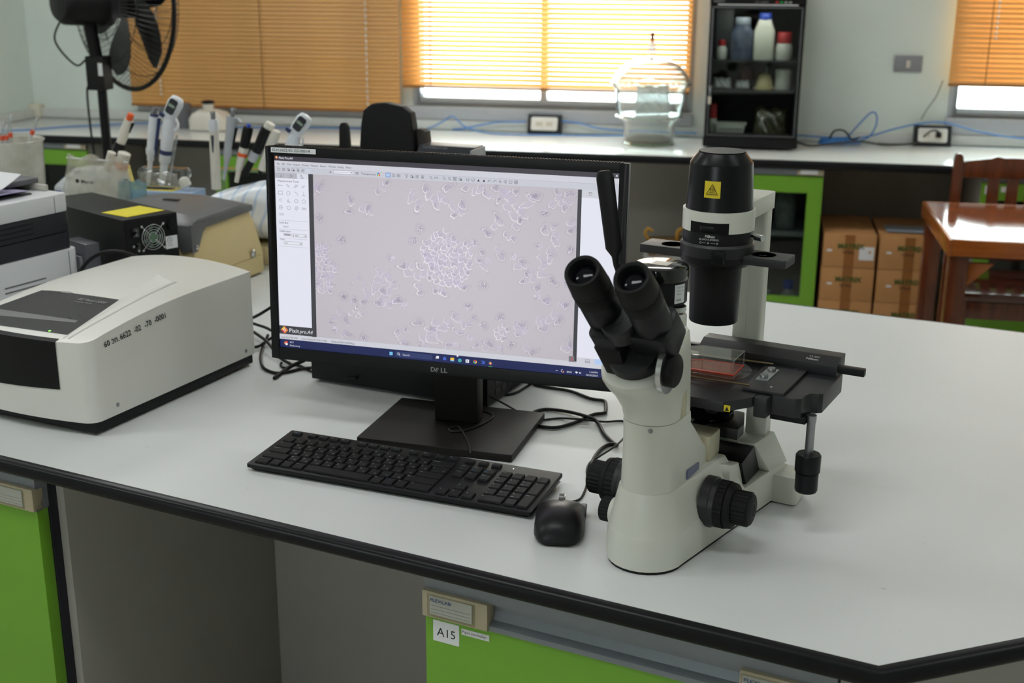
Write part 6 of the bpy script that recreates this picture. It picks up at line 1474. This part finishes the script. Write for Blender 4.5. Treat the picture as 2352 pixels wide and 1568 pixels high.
def bottle(label, x0p, x1p, yt, yb, z, body, cap, capfrac, shape='round', Yd=CY + .09, neck=.75):
    A, B = onY(x0p, yb, Yd), onY(x1p, yb, Yd); r = (B.x - A.x) / 2; h = onY((x0p + x1p) / 2, yt, Yd).z - z
    t = thing('bottle', label, 'bottle', ((A.x + B.x) / 2, Yd, z + .0005), 0)
    hb = h * (1 - capfrac)
    if shape == 'square':
        MB().loft([[(x * s, y * s, zz_) for x, y in rrect(-r, r, -r * .8, r * .8, r * .3, 4)] for zz_, s in ((0, .95), (.004, 1), (hb * .72, 1), (hb * .9, .72), (hb, .62))]).build('body', body, t, ang=50)
    else: MB().lathe([(r * .93, 0), (r, .004), (r, hb * .78), (r * neck * 1.05, hb * .92), (r * neck, hb)], 28).build('body', body, t, ang=50)
    if cap: MB().lathe([(r * neck * .98, hb), (r * neck, hb + .002), (r * neck, h - .003), (r * neck * .9, h)], 24).build('cap', cap, t, ang=50)
    return t
BW = mat('bottle_white', (226, 226, 210), .45); BC = glass_mat('bottle_clear_blue', (196, 208, 224), 1.2, haze=.55, hazecol=(150, 164, 190)); RED = mat('cap_red', (176, 40, 44), .45); BJ = mat('jar_white', (214, 214, 204), .5)
z1_, z2_, z3_ = BZ + zs[0], BZ + zs[1], BZ + .03
bottle('small white bottle with a red cap at the left of the top cabinet shelf', 1645, 1669, 92, 136, z1_, BJ, RED, .30, neck=.7)
bottle('tall bluish clear bottle on the top cabinet shelf', 1676, 1728, 40, 134, z1_, BC, mat('cap_pale', (150, 160, 168), .5), .16, neck=.68)
bottle('white square bottle with a blue cap on the top cabinet shelf', 1729, 1776, 30, 134, z1_, BW, BLUECAP, .14, 'square', neck=.6)
bottle('white jar with a red lid at the right of the top cabinet shelf', 1779, 1819, 74, 137, z1_, BJ, RED, .40, neck=.85)
tag(MB().box(-.165, -.095, CY + .20, CY + .26, z1_, z1_ + .20).build('carton', mat('carton_pale_grey', (120, 126, 124), .5), bevel=.003), 'dim grey box at the back of the top cabinet shelf', 'box')
bottle('white tub at the right of the middle cabinet shelf', 1779, 1816, 160, 204, z2_, BJ, None, 0, neck=1.0)
pillow('plastic_packet', 'white plastic packet at the left of the middle cabinet shelf', 'packet', (-.125, CY + .09, z2_ + .001), 0, .037, .042, .024, mat('packet_white', (196, 198, 196), .3), 21)
pillow('plastic_packet', 'smaller white packet in the middle of the middle cabinet shelf', 'packet', (-.043, CY + .09, z2_ + .001), 0, .028, .034, .02, MATS['packet_white'], 22)
tag(MB().sphere((-.035, CY + .17, z2_ + .045), .028, 14, 8, sq=(1, .8, 1.6)).build('dark_packet', mat('packet_maroon', (92, 62, 60), .5)), 'dull maroon packet behind the white packets', 'packet')
bs = thing('beige_object', 'beige dome with a stem on the middle cabinet shelf', 'object', (.043, CY + .09, z2_), 0)
MB().lathe([(.040, 0), (.042, .008), (.034, .012), (.032, .035), (.022, .058), (.006, .064)], 24).build('dome', mat('dome_beige', (196, 182, 134), .5), bs)
MB().cyl(.005, .060, .088, 10, TR(.006, .02, 0)).build('stem', mat('stem_grey', (120, 116, 104), .4), bs)
bottle('white bottle with a dark red cap at the bottom left of the dry cabinet', 1624, 1646, 238, 292, z3_, BJ, RED, .42, neck=.9)
bsk = thing('plastic_basket', 'white slotted plastic basket at the bottom of the dry cabinet', 'basket', (-.083, CY + .085, z3_ + .002), 0)
MB().loft([[(x * s, y * s, z) for x, y in rrect(-.062, .062, -.04, .04, .008, 3)] for z, s in ((0, .80), (.06, .98), (.0605, 1.05), (.064, 1.05), (.0645, .96), (.003, .77))], cap=True).build('tub', BJ, bsk, ang=40)
for j in range(3):
    for k in range(9): MB().box(-.043 + k * .0105, -.037 + k * .0105, -.0405 + .0035 * (2 - j), -.0385 + .0035 * (2 - j), .014 + j * .013, .022 + j * .013).build('slot', mat('slot_shadow', (120, 120, 114), .6), bsk)
pillow('clear_bag', 'crumpled clear bag of brownish pellets at the bottom of the dry cabinet', 'bag', (.078, CY + .10, z3_ + .001), 0, .070, .128, .045, glass_mat('bag_pellets', (200, 196, 180), 2.6, rough=.08, haze=.6, hazecol=(128, 122, 96)), 31)
ky = thing('cabinet_key', 'small key with tag hanging from the dry cabinet lock', 'key', (x0 + .017, CY - .021, BZ + .245), 0)
MB().box(-.002, .002, -.012, .001, -.006, .006).build('key_bow', CHROME, ky)
MB().rod((0, -.008, 0), (.003, -.008, -.035), .002, 8).build('key_ring', CHROME, ky)
MB().box(-.006, .006, -.010, -.008, -.064, -.034).build('key_tag', mat('tag_cream', (206, 196, 178), .5), ky, bevel=.001)

# ================================================================== glass desiccator
GD = glass_mat('desiccator_glass', (250, 252, 251), 3.0, rough=.02, haze=.04, hazecol=(250, 252, 252), through=.85)
DY = 5.19
de = thing('desiccator', 'domed glass desiccator on the back bench before the bright window', 'desiccator', (onY(1490, 315, DY).x, DY, BZ), 0)
zq = lambda y: onY(1490, y, DY).z - BZ
def rq(a, b, y): return (onY(b, y, DY).x - onY(a, y, DY).x) / 2
rb, rw, rr = rq(1432, 1548, 300), rq(1412, 1566, 235), rq(1399, 1583, 190)
lower = [(rb * .9, .002), (rb, .010), (rb * 1.02, zq(282)), (rw * .95, zq(268)), (rw, zq(255)), (rw * 1.04, zq(205)), (rr * .98, zq(196)), (rr, zq(190))]
MB().lathe(lower + [(r - .006, z) for r, z in lower[::-1]], 56, cap=False).build('bowl', GD, de, ang=50)
dome = [(rr, zq(189)), (rr * .97, zq(183)), (rr * .90, zq(170)), (rr * .74, zq(152)), (rr * .50, zq(138)), (rr * .24, zq(131)), (.014, zq(128)), (.013, zq(112))]
MB().lathe(dome + [(max(.006, r - .006), z - .002) for r, z in dome[::-1]], 56, cap=False).build('dome_lid', GD, de, ang=50)
MB().lathe([(rr - .004, zq(193)), (rr + .006, zq(192)), (rr + .006, zq(187)), (rr - .004, zq(186))], 56, cap=False).build('ground_rim', glass_mat('rim_glass', (228, 240, 234), 3.5, haze=.25), de)
MB().lathe([(rw * .99, zq(270)), (rw * 1.03, zq(266)), (rw * .99, zq(262))], 56, cap=False).build('ground_rim', MATS['rim_glass'], de)
MB().lathe([(rb * 1.0, .001), (rb * 1.03, .006), (rb * .99, .011)], 56, cap=False).build('foot_rim', glass_mat('rim_green', (196, 226, 190), 3.0, haze=.3, hazecol=(206, 230, 190)), de)
MB().lathe([(.0135, zq(116)), (.0155, zq(112)), (.0145, zq(104)), (.010, zq(100)), (.010, zq(96))], 20).build('stopper', glass_mat('stopper_frost', (235, 238, 240), 1.5, haze=.55), de)
MB().lathe([(.004, zq(98)), (.004, zq(92)), (.008, zq(88)), (.005, zq(82)), (.008, zq(76)), (.008, zq(74))], 16).build('tap', mat('tap_navy', (40, 36, 64), .4), de)
MB().lathe([(rw * .93, zq(263)), (rw * .93, zq(262))], 48).build('perforated_plate', glass_mat('plate_porcelain', (235, 236, 234), 1.0, haze=.45), de)
MB().lathe([(rb * .86, .008), (rb * .88, .022), (rb * .55, .034), (.001, .036)], 36).build('silica_gel', mat('silica_brown', (104, 92, 74), .8, var=.3, scale=250, bump=.6, bscale=300), de)
gb_ = pillow('sample_bag', 'silvery crumpled sample bag inside the desiccator', 'bag', (de.location.x + .01, DY, BZ + zq(261)), .4, .075, .115, .035, glass_mat('bag_silver', (200, 204, 206), 2.4, rough=.1, haze=.6, hazecol=(190, 192, 190), through=.6), 41)

# ================================================================== sockets, switch, mixer, network cables
def socket(label, X, plugs):
    t = thing('socket_box', label, 'socket', (X, YW - .034, BZ + .001), 0)
    b = MB(); b.prism([(-.045, 0), (0, 0), (0, .082), (-.018, .082)], -.075, .075, Matrix(((0, 0, 1, 0), (1, 0, 0, 0), (0, 1, 0, 0), (0, 0, 0, 1)))); b.build('bracket', mat('socket_black', (44, 44, 47), .45), t, bevel=.003)
    S_ = axes((0, -.0325, .042), (1, 0, 0), (0, .313, .95))
    pl = MB().prism(rrect(-.058, .058, -.028, .030, .008), 0, .006, S_).build('cover_plate', mat('socket_white', (232, 230, 222), .4), t, bevel=.001)
    for s in (-1, 1):
        i_ = MB().box(s * .022 - .017, s * .022 + .017, -.012, .012, .006, .0072, S_).build('outlet', mat('outlet_cream', (222, 216, 200), .4), pl)
        for dx in (-.006, .006): MB().box(s * .022 + dx - .0012, s * .022 + dx + .0012, -.005, .005, .0072, .0076, S_).build('pin_slot', mat('slot_dark', (26, 27, 30), .6), i_)
    return t, S_
socket('black bench socket with white cover left of the desiccator', -.889, 0)
t, S_ = socket('black bench socket with plugs in it under the wall switch', .742, 1)
pg = thing('power_plug', 'black power plug in the socket under the wall switch', 'plug', tuple(Vector((.742, YW - .034, BZ + .001)) + S_ @ Vector((.020, .004, .0078))), 0)
MB().box(-.010, .010, -.03, -.002, -.010, .012).build('body', PLB, pg, bevel=.003)
MB().tube(spline([(0, -.028, .004), (-.01, -.045, .020), (-.035, -.04, .018), (-.06, -.025, -.008)], 8), .0035, 8).build('lead', PLB, pg)
sw = thing('wall_switch', 'grey metal wall switch plate with a cream button', 'switch', (.624, YW - .001, 1.128), 0)
MB().prism(rrect(-.056, .056, -.033, .033, .006), 0, .007, RX(PI / 2)).build('plate', mat('switch_silver', (150, 150, 156), .35, .5), sw, bevel=.001)
MB().box(-.008, .008, -.013, -.007, -.016, .014).build('button', mat('button_cream', (210, 204, 190), .4), sw, bevel=.002)
vm = thing('vortex_mixer', 'cream vortex mixer with black cup on the back bench behind the pipettes', 'mixer', (onY(487, 300, 5.2).x, 5.2, BZ), .1)
MB().loft([[(x * s, y * s - .01 * k, z) for x, y in rrect(-.085, .085, -.075, .085, .03, 4)] for k, (z, s) in enumerate(((.004, 1), (.05, .98), (.075, .80), (.088, .50), (.092, .42)))]).build('body', PCR, vm, ang=50)
MB().lathe([(.022, .088), (.024, .105), (.026, .118)], 28, TR(0, -.03, 0)).build('neck', PCR, vm); MB().lathe([(.027, .117), (.028, .128), (.021, .130), (.006, .122)], 28, TR(0, -.03, 0)).build('cup', PBK, vm)
tag(MB().lathe([(.030, 0), (.034, .02), (.034, .10), (.03, .11)], 28, TR(onY(425, 300, 5.22).x, 5.22, BZ)).build('grey_canister', mat('canister_grey', (96, 98, 104), .4)), 'dark grey canister on the back bench behind the electronic pipette', 'canister')
NET = mat('network_blue', (56, 120, 190), .4, var=.05)
def net(label, pts, Yd, r=.0032, m=NET):
    P = []
    for a, b in pts:
        p_ = onY(a, b, Yd)
        if p_.z < BZ + .0045: p_ = onZ(a, b, BZ + .0045)
        P.append(tuple(p_))
    return cable('network_cable', label, P, r, m)
net('blue network cable along the wall at far left behind the fan', [(0, 300), (60, 298), (150, 291), (230, 287), (330, 283), (430, 287), (560, 292), (720, 293), (830, 295), (930, 297)], 5.405)
net('blue network cable rising to a peak below the bright window', [(900, 297), (959, 297), (989, 293), (1015, 280), (1034, 268), (1042, 268), (1056, 281), (1072, 293), (1118, 305), (1190, 309), (1271, 310), (1350, 311), (1440, 311)], 5.36)
net('blue network cable from trunking into the left socket', [(1040, 297), (1066, 295), (1100, 288), (1139, 281), (1180, 280), (1208, 280)], 5.41)
net('blue network cable from the left socket to behind the desiccator', [(1290, 278), (1330, 283), (1372, 294), (1420, 299), (1500, 302), (1600, 306)], 5.41)
net('blue network cable loop standing up beside the dry cabinet', [(1820, 310), (1880, 314), (1940, 316), (1955, 305), (1975, 283), (1996, 262), (2008, 258), (2014, 268), (2012, 288), (2000, 310), (1985, 320), (1960, 326)], 5.37)
net('blue network cable from the coil past the right socket', [(1960, 318), (2000, 312), (2050, 297), (2100, 286), (2150, 280), (2190, 286), (2240, 300), (2300, 312), (2352, 318), (2420, 322)], 5.36)
for k, (cxp, cyp, rx, ry, lab) in enumerate(((1905, 316, .055, .03, 'coiled blue network cable on the back bench, left coil'), (1935, 322, .065, .035, 'coiled blue network cable on the back bench, right coil'))):
    c_ = onZ(cxp, cyp, BZ + .004); c_.y = 5.31 + .02 * k; o = MB().tube([(c_.x + rx * (1 - .05 * (i // 24)) * math.cos(2 * PI * i / 24), c_.y + .02 + ry * (1 - .05 * (i // 24)) * math.sin(2 * PI * i / 24), BZ + .006 + .0052 * i / 24) for i in range(97)], .0032, 6).build('network_cable', NET, ang=80)
    tag(o, lab, 'cable')
cable('cable', 'dark grey power lead from the dry cabinet to the right socket', [(.19, 5.30, BZ + .012), (.25, 5.24, BZ + .006), (.36, 5.25, BZ + .02), (.45, 5.30, BZ + .022), (.55, 5.34, BZ + .006), (.66, 5.36, BZ + .012), (.69, 5.37, BZ + .018)], .0042, mat('lead_olive', (66, 64, 56), .5))
cable('cable', 'black lead knotted among the blue coils', [tuple(Vector(onZ(1905, 318, BZ + .03)) + Vector(v)) for v in ((0, 0, 0), (.02, .02, .03), (.06, .02, .03), (.09, 0, .0), (.12, -.01, .01))], .004)

cable('cable', 'thin grey wire running from the right socket up to the window frame', [tuple(onY(a, b, 5.44)) for a, b in ((2115, 275), (2130, 250), (2150, 222), (2166, 185))], .0016, CBG)
# ================================================================== cartons under the back bench
CBD = mat('cardboard', (192, 140, 88), .7, var=.06, scale=7); TAPE = mat('packing_tape', (150, 96, 46), .3); GPR = mat('print_green', (74, 92, 36), .7); DPR = mat('print_brown', (74, 50, 32), .7)
pos = ['topmost', 'second', 'third', 'bottom']
for c_, (xa, xb) in enumerate(((.303, .507), (.516, .742))):
    for k in range(4):
        z = .520 - .132 * (k + 1) + .0; hgt = .1305
        t = thing('carton', '%s cardboard carton of the stack %s' % (pos[k], 'beside the green cabinet' if c_ == 0 else 'behind the wooden table leg'), 'carton', ((xa + xb) / 2, YB + .02, max(0.0, z) if k < 3 else 0.0), 0, 'cartons under the bench')
        if k == 3: hgt = .520 - .132 * 3 - .0015
        w2 = (xb - xa) / 2 - random.uniform(0, .003)
        MB().box(-w2, w2, 0, .40, 0, hgt).build('box', CBD, t, bevel=.002)
        MB().box(-.019, .019, -.0008, -.0002, .0, hgt - .001).build('tape', TAPE, t)
        if k < 3:
            g = tgroup('ct%d%d' % (c_, k), 'lettering', GPR, t); text('▓▓▓▓', .02, TR(-.044, -.0012, hgt - .052) @ RX(PI / 2), g, wide=.9, bold=.01) if False else text('MATRIX', .026, TR(-.045, -.0012, hgt - .054) @ RX(PI / 2), g, bold=.05, wide=1.05)
            g = tgroup('cu%d%d' % (c_, k), 'lettering', DPR, t); text('NITRILE', .0125, TR(-.026, -.0012, hgt - .074) @ RX(PI / 2), g, bold=.03)
            MB().box(-.085 + .01 * k, -.066 + .01 * k, -.0010, -.0003, hgt - .068, hgt - .060, TR(0, 0, 0)).build('sticker', PAPER, t)
        if k == 0:
            lb = MB().box(w2 - .062, w2 - .006, -.0012, -.0003, hgt - .098, hgt - .046).build('shipping_label', PAPER, t)
            MB().cyl(.005, -.0016, -.0012, 12, TR(w2 - .022, 0, hgt - .066) @ RX(-PI / 2)).build('label_mark', mat('mark_amber', (214, 150, 40), .6), lb)
sheet('plastic_sheet', 'crumpled pale sheet lying on the right carton stack', TR(.545, 4.93, .5205), .16, .12, lambda v: .004 + .004 * math.sin(v * 7), mat('sheet_grey', (150, 156, 164), .4))
# odds and ends in the knee space left of the glass cabinet
tb = thing('storage_tub', 'whitish plastic tub in the knee space behind the microscope', 'tub', (onY(1535, 640, 4.98).x, 5.0, 0), 0)
MB().loft([[(x * s, y * s, z) for x, y in rrect(-.10, .10, -.09, .09, .02, 3)] for z, s in ((.001, .85), (.37, 1.0), (.38, 1.04), (.384, 1.04))]).build('tub', mat('tub_white', (170, 172, 170), .4), tb, ang=50)
lw = thing('brown_case', 'brown and yellow handled case on the plastic tub behind the microscope', 'case', (onY(1535, 540, 4.98).x - .01, 4.99, .3845), .2)
MB().box(-.075, .085, -.06, .06, 0, .058).build('box', mat('case_brown', (112, 84, 44), .5), lw, bevel=.004)
MB().box(-.045, .04, -.0612, -.0602, .010, .038).build('label', PAPER, lw)
MB().tube(spline([(.045, 0, .058), (.05, 0, .09), (.075, 0, .10), (.085, 0, .06)], 8), .009, 10).build('handle', mat('case_amber', (178, 132, 44), .45), lw)
MB().tube(spline([(-.07, 0, .055), (-.085, 0, .08), (-.075, 0, .10), (-.055, 0, .09)], 8), .007, 10).build('strap', mat('case_amber', (178, 132, 44), .45), lw)

# ================================================================== wooden table and chair
WD = wood_mat('varnished_wood', (128, 58, 22), (168, 84, 34), .18, .6, (14, 1.6, 14)); WDR = wood_mat('varnished_wood_rail', (150, 76, 26), (178, 100, 40), .2, .5, (1.6, 14, 14)); WDD = wood_mat('dark_wood', (84, 38, 18), (112, 54, 26), .25, .4, (10, 10, 1.5))
tt = thing('wooden_table', 'varnished wooden table at the right edge behind the island bench', 'table', (.612, 3.797, 0), 0)
TW, TD, TZ = .95, .645, .733
for k in range(5):
    MB().box(.0, TW, .012 + k * (TD - .024) / 5, .012 + (k + 1) * (TD - .024) / 5 - .0012, TZ - .022, TZ - .0004 * (k % 2)).build('plank', wood_mat('varnished_wood_top', (132, 66, 30), (176, 98, 52), .10, .9, (1.2, 16, 14)), tt, bevel=.0008, seg=1)
MB().box(0, TW, 0, .0118, TZ - .05, TZ).build('front_rail', WDR, tt, bevel=.001)
MB().box(0, TW, TD - .0118, TD, TZ - .05, TZ).build('back_rail', WDR, tt, bevel=.001)
MB().box(-.012, -.0005, 0, TD, TZ - .05, TZ).build('side_rail', WDR, tt, bevel=.001)
MB().box(TW + .0005, TW + .012, 0, TD, TZ - .05, TZ).build('side_rail', WDR, tt, bevel=.001)
for x in (.0, TW - .055):
    for y in (.02, TD - .07): MB().box(x, x + .055, y, y + .055, 0, TZ - .0225).build('leg', WDD, tt, bevel=.003)
MB().prism([(.06, .655), (.135, .655), (.06, .58)], .045, .062, Matrix(((1, 0, 0, 0), (0, 0, 1, 0), (0, 1, 0, 0), (0, 0, 0, 1)))).build('corner_brace', WDR, tt, bevel=.002)
CYB = 4.66
cp = onY(2205, 353, CYB)
ch = thing('wooden_chair', 'dark varnished wooden chair with slatted back behind the wooden table', 'chair', (cp.x, CYB, 0), 0)
hp = cp.z; wc = .40
for x in (0, wc):
    MB().loft([[(x + dx * .017 * s, dy * .014 + lean, z) for dx, dy in ((-1, -1), (1, -1), (1, 1), (-1, 1))] for z, lean, s in ((0, 0, 1), (.44, -.01, 1), (hp - .03, .012, 1.05), (hp - .008, .014, .8), (hp, .014, .4))]).build('back_post', WDD, ch, bevel=.003)
n_ = 17
topc = [(.018 + (wc - .036) * i / (n_ - 1), hp - .030 + .020 * math.sin(PI * i / (n_ - 1)) ** .7 + (.006 if i in (5, 11) else 0)) for i in range(n_)]
MB().prism(topc + [(wc - .018, hp - .085), (.018, hp - .085)], .0, .022, Matrix(((1, 0, 0, 0), (0, 0, 1, 0), (0, 1, 0, 0), (0, 0, 0, 1)))).build('top_rail', WDD, ch, bevel=.002)
for k in range(4): MB().box(.108 + k * .065, .148 + k * .065, .004, .016, .52, hp - .08).build('back_slat', WDD, ch, bevel=.002)
MB().box(.017, wc - .017, .0, .018, .49, .53).build('lower_rail', WDD, ch, bevel=.002)
MB().box(-.015, wc + .015, -.38, .0, .425, .455).build('seat', wood_mat('seat_wood', (72, 30, 20), (98, 44, 28), .16, .7, (1.5, 14, 14)), ch, bevel=.006)
for x in (.0, wc): MB().box(x - .016, x + .016, -.375, -.343, 0, .425).build('front_leg', WDD, ch, bevel=.002)
MB().box(.016, wc - .016, -.366, -.350, .36, .42).build('apron', WDD, ch, bevel=.002)
for x in (.0, wc): MB().box(x - .009, x + .009, -.345, -.014, .20, .23).build('stretcher', WDD, ch, bevel=.002)
# ================================================================== lettering -> meshes
def finish_text():
    keys = {}
    for s, size, T, group, align, shear, wide, bold in TEXT:
        keys.setdefault((s, shear, bold), None)
    tmp = []
    for (s, shear, bold) in keys:
        c = bpy.data.curves.new('font_tmp', 'FONT'); c.body = s; c.size = 1.0; c.resolution_u = 2
        c.shear = shear; c.offset = bold; c.fill_mode = 'FRONT'
        o = bpy.data.objects.new('font_tmp', c); COL.objects.link(o); tmp.append((o, c, (s, shear, bold)))
    bpy.context.view_layer.update()
    dg = bpy.context.evaluated_depsgraph_get()
    for o, c, k in tmp:
        me = o.evaluated_get(dg).to_mesh()
        vs = [v.co.copy() for v in me.vertices]; fs = [tuple(p.vertices) for p in me.polygons]
        x1 = max((v.x for v in vs), default=0); keys[k] = (vs, fs, x1)
        o.evaluated_get(dg).to_mesh_clear()
    for o, c, k in tmp:
        bpy.data.objects.remove(o); bpy.data.curves.remove(c)
    acc = {}
    for s, size, T, group, align, shear, wide, bold in TEXT:
        vs, fs, x1 = keys[(s, shear, bold)]
        V, F = acc.setdefault(group, ([], []))
        o = len(V); dx = {'L': 0, 'C': -x1 / 2, 'R': -x1}[align]
        for v in vs: V.append(tuple(T @ Vector(((v.x + dx) * size * wide, v.y * size, v.z * size))))
        for f in fs: F.append([i + o for i in f])
    for gk, (V, F) in acc.items():
        name, material, parent, label, depth = TGROUP[gk]
        me = bpy.data.meshes.new(name); me.from_pydata(V, [], F); me.materials.append(material); me.update()
        ob = link(name, me, parent)
        if label: ob['label'] = label
finish_text()
